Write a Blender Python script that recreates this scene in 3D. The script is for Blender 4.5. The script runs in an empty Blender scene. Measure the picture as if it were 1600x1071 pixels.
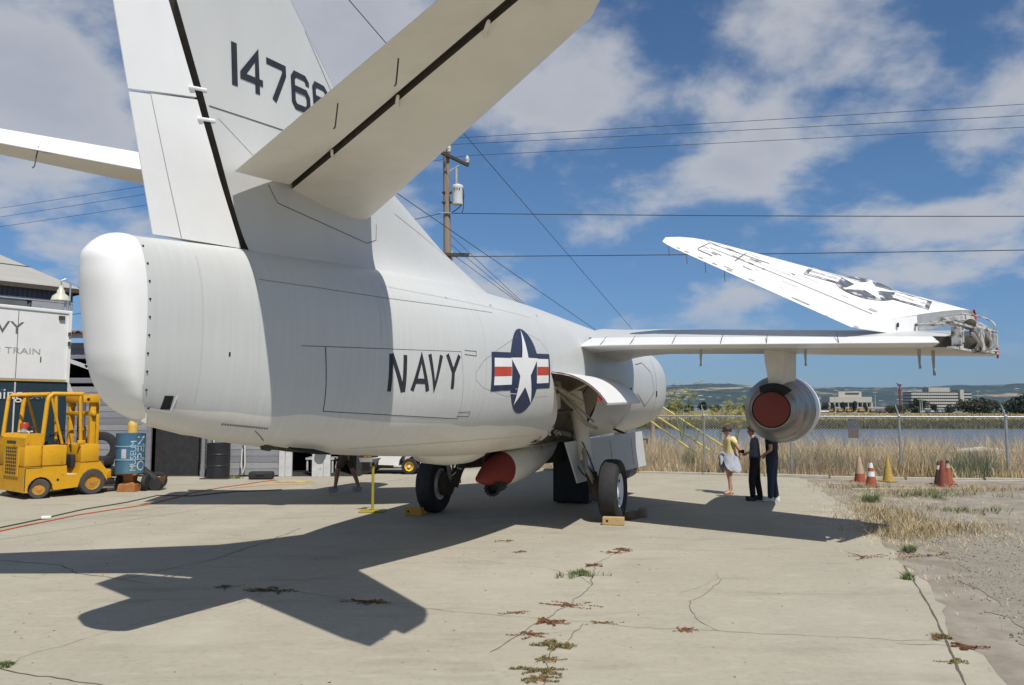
import bpy, bmesh, math, random
import numpy as np
from mathutils import Vector, Matrix, noise
R = math.radians
random.seed(7); rng = np.random.default_rng(11)
sc = bpy.context.scene
COL = sc.collection

# ------------------------------------------------------------------ camera, sky, sun, exposure
CAM_H = 2.05
cam_d = bpy.data.cameras.new('camera'); cam = bpy.data.objects.new('camera', cam_d); COL.objects.link(cam)
cam_d.sensor_width = 36.0; cam_d.lens = 36.0*1215/1600; cam_d.clip_start = 0.1; cam_d.clip_end = 30000
cam.location = (0, 0, CAM_H); cam.rotation_euler = (R(90)+math.atan((638-535.5)/1215), 0, 0)
sc.camera = cam

SUN = Vector((0.30, -0.62, 1.0)).normalized()          # towards the sun
sun_el = math.asin(SUN.z); sun_az = math.atan2(SUN.x, SUN.y)
world = bpy.data.worlds.new('World'); sc.world = world; world.use_nodes = True
wt = world.node_tree; wt.nodes.clear()

def build_sky():
    N = wt.nodes.new; L = wt.links.new
    out = N('ShaderNodeOutputWorld'); bg = N('ShaderNodeBackground'); bg.inputs['Strength'].default_value = 0.056
    sky = N('ShaderNodeTexSky'); sky.sky_type = 'NISHITA'; sky.sun_disc = False
    sky.sun_elevation = sun_el; sky.sun_rotation = sun_az
    sky.air_density = 1.0; sky.dust_density = 0.25; sky.ozone_density = 2.2; sky.altitude = 10
    tc = N('ShaderNodeTexCoord'); sep = N('ShaderNodeSeparateXYZ'); L(tc.outputs['Generated'], sep.inputs[0])
    def M(op, a, b=None, c=None):
        n = N('ShaderNodeMath'); n.operation = op
        for i, v in enumerate((a, b, c)):
            if v is None: continue
            if isinstance(v, (int, float)): n.inputs[i].default_value = v
            else: L(v, n.inputs[i])
        return n.outputs[0]
    zz = M('MAXIMUM', sep.outputs[2], 0.0)
    den = M('ADD', zz, 0.34)
    px = M('DIVIDE', sep.outputs[0], den); py = M('DIVIDE', sep.outputs[1], den)
    cmb = N('ShaderNodeCombineXYZ'); L(px, cmb.inputs[0]); L(py, cmb.inputs[1]); cmb.inputs[2].default_value = 3.7
    def noise_(scale, det, rough, off):
        mp = N('ShaderNodeMapping'); mp.inputs['Location'].default_value = off; L(cmb.outputs[0], mp.inputs[0])
        n = N('ShaderNodeTexNoise'); n.inputs['Scale'].default_value = scale; n.inputs['Detail'].default_value = det
        n.inputs['Roughness'].default_value = rough; n.inputs['Distortion'].default_value = 0.12; L(mp.outputs[0], n.inputs['Vector']); return n.outputs['Fac']
    n1 = noise_(CL_S1, 7, 0.55, CL_OFF); n2 = noise_(0.55, 4, 0.5, (5.1, 2.2, 0)); n3 = noise_(9.0, 5, 0.6, (1.3, 7.7, 2.0))
    v = M('ADD', M('MULTIPLY', n1, 1.15), M('MULTIPLY', n2, 0.10)); v = M('ADD', v, M('MULTIPLY', M('SUBTRACT', n3, 0.5), 0.10))
    # a few bigger cloud banks, placed by compass direction
    for (az, el, sa, se, amp) in CLOUD_BANKS:
        d = Vector((math.sin(R(az))*math.cos(R(el)), math.cos(R(az))*math.cos(R(el)), math.sin(R(el))))
        e1 = Vector((math.cos(R(az)), -math.sin(R(az)), 0)); e2 = e1.cross(d)
        def dot(vec):
            n = N('ShaderNodeVectorMath'); n.operation = 'DOT_PRODUCT'; L(tc.outputs['Generated'], n.inputs[0]); n.inputs[1].default_value = vec; return n.outputs['Value']
        a = M('DIVIDE', dot(e1), math.sin(R(sa))); b = M('DIVIDE', dot(e2), math.sin(R(se)))
        q = M('ADD', M('POWER', M('ABSOLUTE', a), 2.0), M('POWER', M('ABSOLUTE', b), 2.0))
        fwd = M('GREATER_THAN', dot(d), 0.0)
        v = M('ADD', v, M('MULTIPLY', M('MULTIPLY', M('EXPONENT', M('MULTIPLY', q, -1.0)), amp), fwd))
    rp = N('ShaderNodeMapRange'); rp.interpolation_type = 'SMOOTHSTEP'; L(v, rp.inputs[0])
    rp.inputs[1].default_value = 0.575; rp.inputs[2].default_value = 0.80; rp.inputs[3].default_value = 0; rp.inputs[4].default_value = 0.84
    lowfade = N('ShaderNodeMapRange'); L(sep.outputs[2], lowfade.inputs[0]); lowfade.inputs[1].default_value = 0.05; lowfade.inputs[2].default_value = 0.14
    cov = M('MULTIPLY', rp.outputs[0], lowfade.outputs[0])
    shade = N('ShaderNodeMapRange'); L(v, shade.inputs[0]); shade.inputs[1].default_value = 0.62; shade.inputs[2].default_value = 0.98
    cc = N('ShaderNodeMix'); cc.data_type = 'RGBA'; L(shade.outputs[0], cc.inputs['Factor'])
    cc.inputs['A'].default_value = (10.6, 10.7, 11.0, 1); cc.inputs['B'].default_value = (8.0, 8.3, 9.2, 1)
    hs = N('ShaderNodeHueSaturation'); hs.inputs['Saturation'].default_value = 1.04; L(sky.outputs[0], hs.inputs['Color'])
    mx = N('ShaderNodeMix'); mx.data_type = 'RGBA'; L(cov, mx.inputs['Factor']); 
    el = N('ShaderNodeMapRange'); el.interpolation_type = 'SMOOTHSTEP'; L(sep.outputs[2], el.inputs[0]); el.inputs[1].default_value = -.02; el.inputs[2].default_value = .30
    tint = N('ShaderNodeMix'); tint.data_type = 'RGBA'; L(el.outputs[0], tint.inputs['Factor']); tint.inputs['A'].default_value = (.66, .92, 1.42, 1); tint.inputs['B'].default_value = (1.06, 1.36, 1.62, 1)
    tm = N('ShaderNodeMix'); tm.data_type = 'RGBA'; tm.blend_type = 'MULTIPLY'; tm.inputs['Factor'].default_value = 1; L(hs.outputs[0], tm.inputs['A']); L(tint.outputs['Result'], tm.inputs['B']); L(tm.outputs['Result'], mx.inputs['A']); L(cc.outputs['Result'], mx.inputs['B'])
    L(mx.outputs['Result'], bg.inputs['Color']); L(bg.outputs[0], out.inputs['Surface'])
CL_S1 = 3.1; CL_OFF = (2.4, 0.6, 0)
CLOUD_BANKS = [(22, 22, 7, 4.0, .10), (33, 18, 5, 4.5, .12), (5, 22, 6, 3.4, .13), (17, 16.3, 6, 2.0, .15), (25, 26, 12, 4, .06), (29, 12, 5, 1.3, .20), (27.5, 8.9, 4, 1.0, .17), (20, 7.8, 3, .8, .13), (-1, 8.7, 2.0, .9, .17), (6.5, 13.4, 2.5, 1.2, .07),
               (-31, 20, 9, 5, .15), (-11, 25, 7, 6, .17), (-30, 14, 4, 2.0, .06), (13, 24.5, 3, 2, -.10), (9, 17.5, 3, 2.5, -.08), (-27, 22, 2.2, 1.6, -.12), (-24, 17.5, 5, 1.6, -.05), (12, 11, 9, 2.0, -.08)]
build_sky()

sun_d = bpy.data.lights.new('sun', 'SUN'); sun_d.energy = 5.0; sun_d.angle = R(0.53); sun_d.color = (1.0, 0.955, 0.88)
sun = bpy.data.objects.new('sun', sun_d); COL.objects.link(sun); sun.location = (20, -30, 60)
sun.rotation_euler = (-SUN).to_track_quat('-Z', 'Y').to_euler()

sc.view_settings.view_transform = 'Standard'; sc.view_settings.look = 'None'
sc.view_settings.exposure = 0.0; sc.view_settings.gamma = 1.0; sc.view_settings.use_curve_mapping = False
sc.render.engine = 'CYCLES'
sc.cycles.max_bounces = 8; sc.cycles.volume_bounces = 0; sc.cycles.use_denoising = True

# ------------------------------------------------------------------ helpers
def mat(name, color, rough=0.6, metal=0.0, var=0.12, scale=6.0, bump=0.0, bscale=40.0, var2=None, color2=None, c2scale=3.0, c2lo=.5, c2hi=.7, spec=0.4, streak=None, coat=0.0):
    m = bpy.data.materials.new(name); m.use_nodes = True; nt = m.node_tree; N = nt.nodes.new; L = nt.links.new
    b = nt.nodes['Principled BSDF']; b.inputs['Roughness'].default_value = rough; b.inputs['Metallic'].default_value = metal
    b.inputs['Specular IOR Level'].default_value = spec
    if coat: b.inputs['Coat Weight'].default_value = coat; b.inputs['Coat Roughness'].default_value = .15
    tc = N('ShaderNodeTexCoord')
    mp = N('ShaderNodeMapping'); L(tc.outputs['Object'], mp.inputs[0])
    if streak: mp.inputs['Scale'].default_value = streak
    n = N('ShaderNodeTexNoise'); n.inputs['Scale'].default_value = scale; n.inputs['Detail'].default_value = 6; n.inputs['Roughness'].default_value = .6; L(mp.outputs[0], n.inputs['Vector'])
    mr = N('ShaderNodeMapRange'); L(n.outputs['Fac'], mr.inputs[0]); mr.inputs[1].default_value = .25; mr.inputs[2].default_value = .75
    mr.inputs[3].default_value = 1-var; mr.inputs[4].default_value = 1+var
    mul = N('ShaderNodeMix'); mul.data_type = 'RGBA'; mul.blend_type = 'MULTIPLY'; mul.inputs['Factor'].default_value = 1
    cur = None
    if color2:
        n2 = N('ShaderNodeTexNoise'); n2.inputs['Scale'].default_value = c2scale; n2.inputs['Detail'].default_value = 7; n2.inputs['Roughness'].default_value = .65; L(tc.outputs['Object'], n2.inputs['Vector'])
        r2 = N('ShaderNodeMapRange'); L(n2.outputs['Fac'], r2.inputs[0]); r2.inputs[1].default_value = c2lo; r2.inputs[2].default_value = c2hi
        mm = N('ShaderNodeMix'); mm.data_type = 'RGBA'; L(r2.outputs[0], mm.inputs['Factor'])
        mm.inputs['A'].default_value = (*color, 1); mm.inputs['B'].default_value = (*color2, 1); L(mm.outputs['Result'], mul.inputs['A'])
    else: mul.inputs['A'].default_value = (*color, 1)
    cb = N('ShaderNodeCombineColor'); [L(mr.outputs[0], cb.inputs[i]) for i in range(3)]
    L(cb.outputs[0], mul.inputs['B']); L(mul.outputs['Result'], b.inputs['Base Color'])
    if bump:
        n3 = N('ShaderNodeTexNoise'); n3.inputs['Scale'].default_value = bscale; n3.inputs['Detail'].default_value = 5; L(tc.outputs['Object'], n3.inputs['Vector'])
        bp = N('ShaderNodeBump'); bp.inputs['Strength'].default_value = bump; bp.inputs['Distance'].default_value = .35/bscale; L(n3.outputs['Fac'], bp.inputs['Height']); L(bp.outputs[0], b.inputs['Normal'])
    return m

class MB:
    def __init__(s): s.V = []; s.F = []; s.M = []
    def add(s, verts, faces, mi=0):
        o = len(s.V); s.V += [tuple(v) for v in verts]
        for f in faces: s.F.append(tuple(i+o for i in f)); s.M.append(mi)
        return s
    def box(s, c, size, rot=None, mi=0, ch=0.0):
        x, y, z = size[0]/2, size[1]/2, size[2]/2
        if ch <= 0:
            vs = [Vector((a*x, b*y, d*z)) for a in (-1, 1) for b in (-1, 1) for d in (-1, 1)]
            fs = [(0, 1, 3, 2), (4, 6, 7, 5), (0, 4, 5, 1), (2, 3, 7, 6), (0, 2, 6, 4), (1, 5, 7, 3)]
        else:
            bm = bmesh.new(); bmesh.ops.create_cube(bm, size=1.0); bmesh.ops.scale(bm, vec=size, verts=bm.verts)
            bmesh.ops.bevel(bm, geom=list(bm.edges), offset=min(ch, x*.9, y*.9, z*.9), segments=2, profile=.5, affect='EDGES')
            bm.verts.index_update(); vs = [v.co.copy() for v in bm.verts]; fs = [[v.index for v in f.verts] for f in bm.faces]; bm.free()
        if rot is not None:
            if not isinstance(rot, Matrix): rot = Matrix.Rotation(rot, 3, 'Z')
            vs = [rot @ v for v in vs]
        return s.add([v+Vector(c) for v in vs], fs, mi)
    def tube(s, pts, r, n=8, mi=0, caps=True):
        pts = [Vector(p) for p in pts]; rs = r if isinstance(r, (list, tuple)) else [r]*len(pts)
        rings = []; prev = None
        for i, p in enumerate(pts):
            d = (pts[min(i+1, len(pts)-1)]-pts[max(i-1, 0)]).normalized()
            if prev is None:
                a = Vector((0, 0, 1)) if abs(d.z) < .9 else Vector((1, 0, 0)); e = d.cross(a).normalized()
            else:
                e = (prev-d*prev.dot(d)); e = e.normalized() if e.length > 1e-6 else d.orthogonal().normalized()
            prev = e; g = d.cross(e)
            rings.append([p+(e*math.cos(2*math.pi*k/n)+g*math.sin(2*math.pi*k/n))*rs[i] for k in range(n)])
        return s.rings(rings, mi, caps)
    def rings(s, rings, mi=0, caps=True, closed=True):
        n = len(rings[0]); V = [v for r in rings for v in r]; F = []
        for i in range(len(rings)-1):
            for k in range(n if closed else n-1):
                k2 = (k+1) % n; F.append((i*n+k, i*n+k2, (i+1)*n+k2, (i+1)*n+k))
        if caps and closed: F.append(tuple(range(n))[::-1]); F.append(tuple((len(rings)-1)*n+k for k in range(n)))
        return s.add(V, F, mi)
    def lathe(s, prof, c=(0, 0, 0), axis='Z', n=24, mi=0, caps=True, rot=None):
        rings = []
        for (r, z) in prof:
            ring = []
            for k in range(n):
                a = 2*math.pi*k/n; p = Vector((r*math.cos(a), r*math.sin(a), z))
                if axis == 'X': p = Vector((p.z, p.x, p.y))
                if axis == 'Y': p = Vector((p.x, p.z, p.y))
                if rot is not None: p = rot @ p
                ring.append(p+Vector(c))
            rings.append(ring)
        return s.rings(rings, mi, caps)
    def quad(s, a, b, c, d, mi=0): return s.add([a, b, c, d], [(0, 1, 2, 3)], mi)
    def slab(s, pts, th, mi=0):
        """polygon given in 3-D, thickened by the vector th"""
        n = len(pts); V = [Vector(p) for p in pts]+[Vector(p)+Vector(th) for p in pts]
        F = [tuple(range(n))[::-1], tuple(range(n, 2*n))]+[(i, (i+1) % n, n+(i+1) % n, n+i) for i in range(n)]
        return s.add(V, F, mi)
    def build(s, name, mats, parent=None, smooth=None, loc=None, rot=None, label=None, fix=True):
        me = bpy.data.meshes.new(name); me.from_pydata(s.V, [], s.F)
        for m in (mats if isinstance(mats, (list, tuple)) else [mats]): me.materials.append(m)
        if any(s.M): me.polygons.foreach_set('material_index', s.M)
        if fix:
            bm = bmesh.new(); bm.from_mesh(me); bmesh.ops.recalc_face_normals(bm, faces=bm.faces); bm.to_mesh(me); bm.free()
        if smooth:
            me.polygons.foreach_set('use_smooth', [True]*len(me.polygons)); me.set_sharp_from_angle(angle=R(smooth))
        return link(name, me, parent, loc, rot, label)

def link(name, me, parent=None, loc=None, rot=None, label=None):
    o = bpy.data.objects.new(name, me); COL.objects.link(o)
    if parent: o.parent = parent
    if loc is not None: o.location = loc
    if rot is not None: o.rotation_euler = rot
    if label: o['label'] = label
    return o
def npmesh(name, V, F, m, parent=None):
    """fast mesh from numpy arrays (triangles or quads)"""
    V = np.asarray(V, np.float32); F = np.asarray(F, np.int32); me = bpy.data.meshes.new(name); k = F.shape[1]
    me.vertices.add(len(V)); me.vertices.foreach_set('co', V.ravel()); me.loops.add(F.size); me.loops.foreach_set('vertex_index', F.ravel())
    me.polygons.add(len(F)); me.polygons.foreach_set('loop_start', np.arange(0, F.size, k, dtype=np.int32)); me.polygons.foreach_set('loop_total', np.full(len(F), k, np.int32))
    for mm in (m if isinstance(m, (list, tuple)) else [m]): me.materials.append(mm)
    me.update(calc_edges=True); me.validate(); return link(name, me, parent)
def thing(name, label, cat, loc=(0, 0, 0), rotz=0.0, group=None):
    o = link(name, None, None, loc, (0, 0, rotz)); o.empty_display_size = .3; return tag(o, label, cat, group)
def tag(o, label, cat, group=None):
    o['label'] = label; o['category'] = cat
    if group: o['group'] = group
    return o
def struct(o, label=None):
    o['kind'] = 'structure'
    if label: o['label'] = label
    return o
def stuff(o, label=None, cat=None):
    o['kind'] = 'stuff'
    if label: o['label'] = label; o['category'] = cat
    return o
def kids(o): return [c for c in COL.objects if c.parent == o]
def dup(root, loc, rotz=None, label=None, group=None):
    r = root.copy(); COL.objects.link(r); r.location = loc
    if rotz is not None: r.rotation_euler = (0, 0, rotz)
    if label: r['label'] = label
    if group: r['group'] = group
    for ch in kids(root):
        c = ch.copy(); COL.objects.link(c); c.parent = r
        for g in kids(ch):
            d = g.copy(); COL.objects.link(d); d.parent = c
    return r
def lerp(t, x):
    return float(np.interp(x, [p[0] for p in t], [p[1] for p in t]))
TH = math.atan((638-535.5)/1215)
def ray(x, y):
    c, s_ = math.cos(TH), math.sin(TH)
    return Vector((0, c, s_))+Vector((1, 0, 0))*((x-800)/1215)+Vector((0, -s_, c))*((535.5-y)/1215)
def gp(x, y, z=0.0):
    """the point of the level z that the photograph shows at pixel x, y (used to survey where things stand)"""
    d = ray(x, y); t = (z-CAM_H)/d.z; return Vector((d.x*t, d.y*t, z))
def at(x, y, Y):
    d = ray(x, y)*(1.0/ray(x, y).y); return Vector((d.x*Y, Y, CAM_H+d.z*Y))
def bez(p0, p1, p2, n=10):
    p0, p1, p2 = Vector(p0), Vector(p1), Vector(p2)
    return [(p0*(1-t)**2+p1*2*t*(1-t)+p2*t*t) for t in [i/n for i in range(n+1)]]
def sag(a, b, s_, n=14):
    a, b = Vector(a), Vector(b); return [a.lerp(b, i/n)-Vector((0, 0, s_*4*(i/n)*(1-i/n))) for i in range(n+1)]

# common materials
M_white = mat('white_paint', (.74, .735, .71), .42, var=.05, scale=3)
M_black = mat('black_rubber', (.022, .022, .024), .75, var=.3, scale=12, bump=.2, bscale=80)
M_dark = mat('dark_void', (.012, .012, .013), .9)
M_steel = mat('galvanised_steel', (.36, .38, .40), .45, .6, var=.2, scale=14)
M_ymetal = mat('yellow_paint', (.58, .30, .012), .45, var=.10, scale=5, color2=(.30, .16, .03), c2scale=7, c2lo=.58, c2hi=.70)
M_wood = mat('weathered_wood', (.24, .19, .15), .85, var=.25, scale=10, streak=(1, 1, .1), bump=.4, bscale=60)
M_skin = mat('skin', (.52, .29, .20), .55, var=.06)
M_hair = mat('dark_hair', (.035, .02, .014), .6, var=.2, scale=40)
M_red = mat('red_paint', (.42, .035, .02), .55, var=.15, scale=7)
M_chrome = mat('worn_steel', (.55, .55, .54), .35, .8, var=.2, scale=20)

# ------------------------------------------------------------------ the setting: ground, water, hills, air
M_conc = mat('concrete', (.352, .322, .252), .9, var=.09, scale=1.1, bump=.12, bscale=120, color2=(.30, .275, .215), c2scale=.55, c2lo=.45, c2hi=.75)
def dress_concrete(m):
    """fine speckle, dark old stains and brushed streaks on the slab"""
    nt = m.node_tree; N = nt.nodes.new; L = nt.links.new; b = nt.nodes['Principled BSDF']; src = b.inputs['Base Color'].links[0].from_socket
    tc = N('ShaderNodeTexCoord')
    def layer(src, scale, lo, hi, col, fac, stretch=(1, 1, 1), det=6, off=(0, 0, 0)):
        mp = N('ShaderNodeMapping'); mp.inputs['Scale'].default_value = stretch; mp.inputs['Location'].default_value = off; L(tc.outputs['Object'], mp.inputs[0])
        n = N('ShaderNodeTexNoise'); n.inputs['Scale'].default_value = scale; n.inputs['Detail'].default_value = det; n.inputs['Roughness'].default_value = .65; L(mp.outputs[0], n.inputs['Vector'])
        r = N('ShaderNodeMapRange'); L(n.outputs['Fac'], r.inputs[0]); r.inputs[1].default_value = lo; r.inputs[2].default_value = hi; r.inputs[4].default_value = fac
        x = N('ShaderNodeMix'); x.data_type = 'RGBA'; L(r.outputs[0], x.inputs['Factor']); L(src, x.inputs['A']); x.inputs['B'].default_value = (*col, 1); return x.outputs['Result']
    src = layer(src, 14, .50, .72, (.255, .23, .18), .58, off=(11, 3, 0))
    src = layer(src, 5, .52, .70, (.415, .385, .31), .5, (.6, 1.4, 1), off=(2, 8, 5))
    src = layer(src, 60, .58, .75, (.19, .17, .135), .45)
    src = layer(src, 25, .64, .78, (.46, .43, .36), .5)
    src = layer(src, 1.6, .54, .70, (.205, .185, .148), .5, (.35, 1.2, 1), off=(3, 9, 0))
    src = layer(src, 9, .645, .70, (.16, .145, .115), .55, (.5, 1.5, 1), off=(7, 1, 0))
    src = layer(src, .35, .52, .66, (.415, .385, .31), .5, off=(1, 4, 2))
    L(src, b.inputs['Base Color'])
dress_concrete(M_conc)
M_dirt = mat('bare_dirt', (.225, .195, .155), .95, var=.18, scale=2.2, bump=.5, bscale=30, color2=(.275, .245, .20), c2scale=1.1, c2lo=.42, c2hi=.62)
M_grav = mat('gravel', (.235, .21, .17), .95, var=.35, scale=38, bump=.6, bscale=60, color2=(.20, .17, .135), c2scale=.9, c2lo=.5, c2hi=.66)
M_field = mat('dry_soil', (.24, .18, .10), .95, var=.3, scale=1.5, color2=(.16, .15, .06), c2scale=.4)
M_shore = mat('dry_marsh', (.30, .235, .10), .95, var=.3, scale=.25, color2=(.20, .18, .06), c2scale=.06)
M_plain = mat('far_flats', (.15, .15, .10), .95, var=.3, scale=.02, color2=(.26, .22, .15), c2scale=.012)
M_crack = mat('crack', (.105, .092, .07), .95, var=.3, scale=20)

def flat(name, pts, z, m, ragged=0.0):
    P = []
    for i, p in enumerate(pts):
        q = pts[(i+1) % len(pts)]; p = Vector((*p, 0)); q = Vector((*q, 0)); n = max(1, int((q-p).length/.22)) if ragged else 1
        n = min(n, 160)
        for k in range(n):
            v = p.lerp(q, k/n)
            if ragged and 2 < v.y < 23.5 and v.x > 2.5:
                v.x += ragged*(noise.noise(Vector((v.x*1.1, v.y*1.1, 3)))*1.3+noise.noise(Vector((v.x*5, v.y*5, 8)))*.6)
            P.append(v)
    bm = bmesh.new(); vs = [bm.verts.new((v.x, v.y, z)) for v in P]; f = bm.faces.new(vs); f.normal_update()
    if f.normal.z < 0: f.normal_flip(); f.normal_update()
    bmesh.ops.triangulate(bm, faces=[f], ngon_method='EAR_CLIP'); bm.normal_update(); bad = [f for f in bm.faces if f.normal.z < 0]
    if bad: bmesh.ops.reverse_faces(bm, faces=bad)
    me = bpy.data.meshes.new(name); bm.to_mesh(me); bm.free(); me.materials.append(m); return struct(link(name, me))
KERB = [Vector((-3, 27.1, 0)), Vector((4.03, 24.9, 0)), Vector((5.93, 24.3, 0)), Vector((9.35, 23.05, 0)), Vector((15.5, 21.9, 0)), Vector((30, 19.0, 0))]
flat('concrete_apron', [(-60, -40), (3.0, -40), (3.1, 2.5), (3.72, 5.97), (3.95, 6.92), (4.65, 8.76), (5.2, 10.54), (5.63, 12.01), (6.35, 14.6), (7.04, 16.68), (7.7, 19.5), (8.3, 22.0), (8.6, 23.3), (4.03, 24.95), (-3, 27.2), (-3, 60), (-60, 60)], 0.0, M_conc, .16)
flat('dirt_lot', [(2.5, -40), (60, -40), (60, 13.0), (30, 19.1), (15.5, 22.0), (9.35, 23.1), (4, 24.95), (2.5, 24.5)], -0.012, M_dirt)
flat('gravel_strip', [(3.75, -20), (40, -20), (40, 6), (14, 14.5), (8.2, 14.2), (6.4, 12.2), (5.8, 10.2), (5.1, 8.5), (4.35, 6.6), (4.1, 5)], -0.007, M_grav, .4)

def sheet(name, xs, rows, m):
    V = []; F = []
    for (y, z) in rows:
        for x in xs: V.append((x, y, z+(noise.noise(Vector((x*.08, y*.08, 0)))*.25 if 40 < y < 400 else 0)))
    n = len(xs)
    for j in range(len(rows)-1):
        for i in range(n-1): F.append((j*n+i, j*n+i+1, (j+1)*n+i+1, (j+1)*n+i))
    mb = MB(); mb.add(V, F); return struct(mb.build(name, m, smooth=60))
xs_n = [-300+6*i for i in range(101)]
def fz_near(y): return lerp([(-60, -.08), (26, -.08), (40, -.35), (70, -1.45), (90, -2.4), (125, -2.4)], y)
sheet('dry_field', xs_n, [(y, fz_near(y)) for y in (-60, 20, 23, 26, 30, 34, 40, 48, 56, 64, 70, 80, 95, 125)], M_field)
xs_f = [-1200+30*i for i in range(81)]
sheet('far_shore', xs_f, [(125, -2.4), (130, -1.55), (132, -1.1), (137, -.62), (150, -.42), (200, -.2), (260, .1)], M_shore)
xs_p = [-4400+110*i for i in range(81)]
sheet('far_flats', xs_p, [(260, .1), (400, .1), (800, .3), (1400, .5), (1900, 1), (4600, 1)], M_plain)
M_water = mat('channel_water', (.05, .06, .07), .22, var=.1, scale=.3, bump=.5, bscale=1.6, spec=.5)
struct(MB().add([(-900, 55, -1.35), (900, 55, -1.35), (900, 134, -1.35), (-900, 134, -1.35)], [(0, 1, 2, 3)]).build('channel_water', M_water))

RIDGE = [(-4000, 610), (-1500, 606), (-600, 612), (200, 604), (700, 610), (1000, 604), (1047, 603), (1094, 600.5), (1139, 603), (1165, 607), (1275, 608), (1290, 607), (1334, 608.5), (1377, 609), (1414, 608), (1468, 604), (1486, 606), (1503, 606.5), (1517, 602), (1544, 605), (1567, 606), (1583, 600), (1600, 603.5), (1700, 606), (2100, 601), (2600, 608), (4000, 606)]
def build_hills():
    nx, ny = 420, 46; V = []; F = []
    ys = np.linspace(1750, 4300, ny)
    for y in ys:
        for i in range(nx):
            x = -4300+8600*i/(nx-1); px = 800+x/3300*1215; ridge = (638-lerp(RIDGE, px))/1215*3300+2
            t = min(1, max(0, (y-1750)/1550)); f = t*t*(3-2*t) if y <= 3300 else max(.2, 1-(y-3300)/1500)
            b = noise.fractal(Vector((x*.0022, y*.0022, 1)), 1, 2, 5)*16*min(1, t*2.2)*(1-t*.75)
            tr = abs(noise.noise(Vector((x*.03, y*.03, 4))))*6*min(1, t*3)
            V.append((x, y, 1+ridge*f*(1.0)+b+tr-1.5*(1-t)))
    for j in range(ny-1):
        for i in range(nx-1): F.append((j*nx+i, j*nx+i+1, (j+1)*nx+i+1, (j+1)*nx+i))
    m = mat('forested_hill', (.022, .040, .030), .95, var=.6, scale=.011, color2=(.26, .20, .13), c2scale=.0048, c2lo=.565, c2hi=.62)
    nt = m.node_tree; N = nt.nodes.new; L = nt.links.new; b = nt.nodes['Principled BSDF']; src = b.inputs['Base Color'].links[0].from_socket
    tc = N('ShaderNodeTexCoord'); vo = N('ShaderNodeTexVoronoi'); vo.inputs['Scale'].default_value = .022; L(tc.outputs['Object'], vo.inputs['Vector'])
    a = N('ShaderNodeMath'); a.operation = 'LESS_THAN'; L(vo.outputs['Distance'], a.inputs[0]); a.inputs[1].default_value = .20
    n = N('ShaderNodeTexNoise'); n.inputs['Scale'].default_value = .0022; L(tc.outputs['Object'], n.inputs['Vector'])
    c = N('ShaderNodeMath'); c.operation = 'GREATER_THAN'; L(n.outputs['Fac'], c.inputs[0]); c.inputs[1].default_value = .5
    d = N('ShaderNodeMath'); d.operation = 'MULTIPLY'; L(a.outputs[0], d.inputs[0]); L(c.outputs[0], d.inputs[1])
    x = N('ShaderNodeMix'); x.data_type = 'RGBA'; L(d.outputs[0], x.inputs['Factor']); L(src, x.inputs['A']); x.inputs['B'].default_value = (.42, .38, .33, 1); L(x.outputs['Result'], b.inputs['Base Color'])
    mb = MB(); mb.add(V, F); o = struct(mb.build('hills', m)); return o
build_hills()

def build_haze():
    m = bpy.data.materials.new('haze_air'); m.use_nodes = True; nt = m.node_tree; nt.nodes.clear()
    o = nt.nodes.new('ShaderNodeOutputMaterial'); v = nt.nodes.new('ShaderNodeVolumePrincipled')
    v.inputs['Color'].default_value = (.42, .66, 1.0, 1); v.inputs['Density'].default_value = HAZE; v.inputs['Anisotropy'].default_value = .1
    nt.links.new(v.outputs[0], o.inputs['Volume'])
    mb = MB(); mb.box((0, 2250, 74), (9400, 5000, 156)); h = mb.build('haze', m); h['kind'] = 'stuff'; return h
HAZE = 0.00006
build_haze()

# low concrete kerb under the fence, in separate lengths
M_kerb = mat('old_kerb', (.38, .35, .29), .9, var=.15, scale=5, bump=.3)
def kerbs():
    pts = KERB[:5]; k = 0
    for a, b in zip(pts[:-1], pts[1:]):
        n = max(1, round((b-a).length/2.4))
        for i in range(n):
            p, q = a.lerp(b, i/n), a.lerp(b, (i+1)/n-.01); c = (p+q)/2
            mb = MB(); mb.box((0, 0, .025), ((q-p).length, .13, .09), ch=.012)
            struct(mb.build('kerb_stone', M_kerb, loc=(c.x, c.y+.08, rng.uniform(-.012, .01)), rot=(0, 0, math.atan2((q-p).y, (q-p).x)))); k += 1
kerbs()

# cracks and slab joints in the apron
def crack_strip(mb, pix, w, jit=.03, wv=.9):
    pts = []
    P = [gp(*p) for p in pix]
    for a, b in zip(P[:-1], P[1:]):
        n = max(2, int((b-a).length/.09))
        for i in range(n): pts.append(a.lerp(b, i/n))
    pts.append(P[-1]); L_, R_ = [], []
    for i, p in enumerate(pts):
        d = (pts[min(i+1, len(pts)-1)]-pts[max(0, i-1)]).normalized(); nrm = Vector((-d.y, d.x, 0))
        p = p+nrm*(noise.noise(Vector((p.x*3.1, p.y*3.1, 0)))*jit*1.6+noise.noise(Vector((p.x*14, p.y*14, 5)))*jit)
        ww = w*(1+wv*noise.noise(Vector((p.x*7, p.y*7, 9))))*.5; L_.append(p+nrm*ww); R_.append(p-nrm*ww)
    n = len(pts); mb.add([Vector((v.x, v.y, .004)) for v in L_+R_], [(i, i+1, n+i+1, n+i) for i in range(n-1)])
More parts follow.
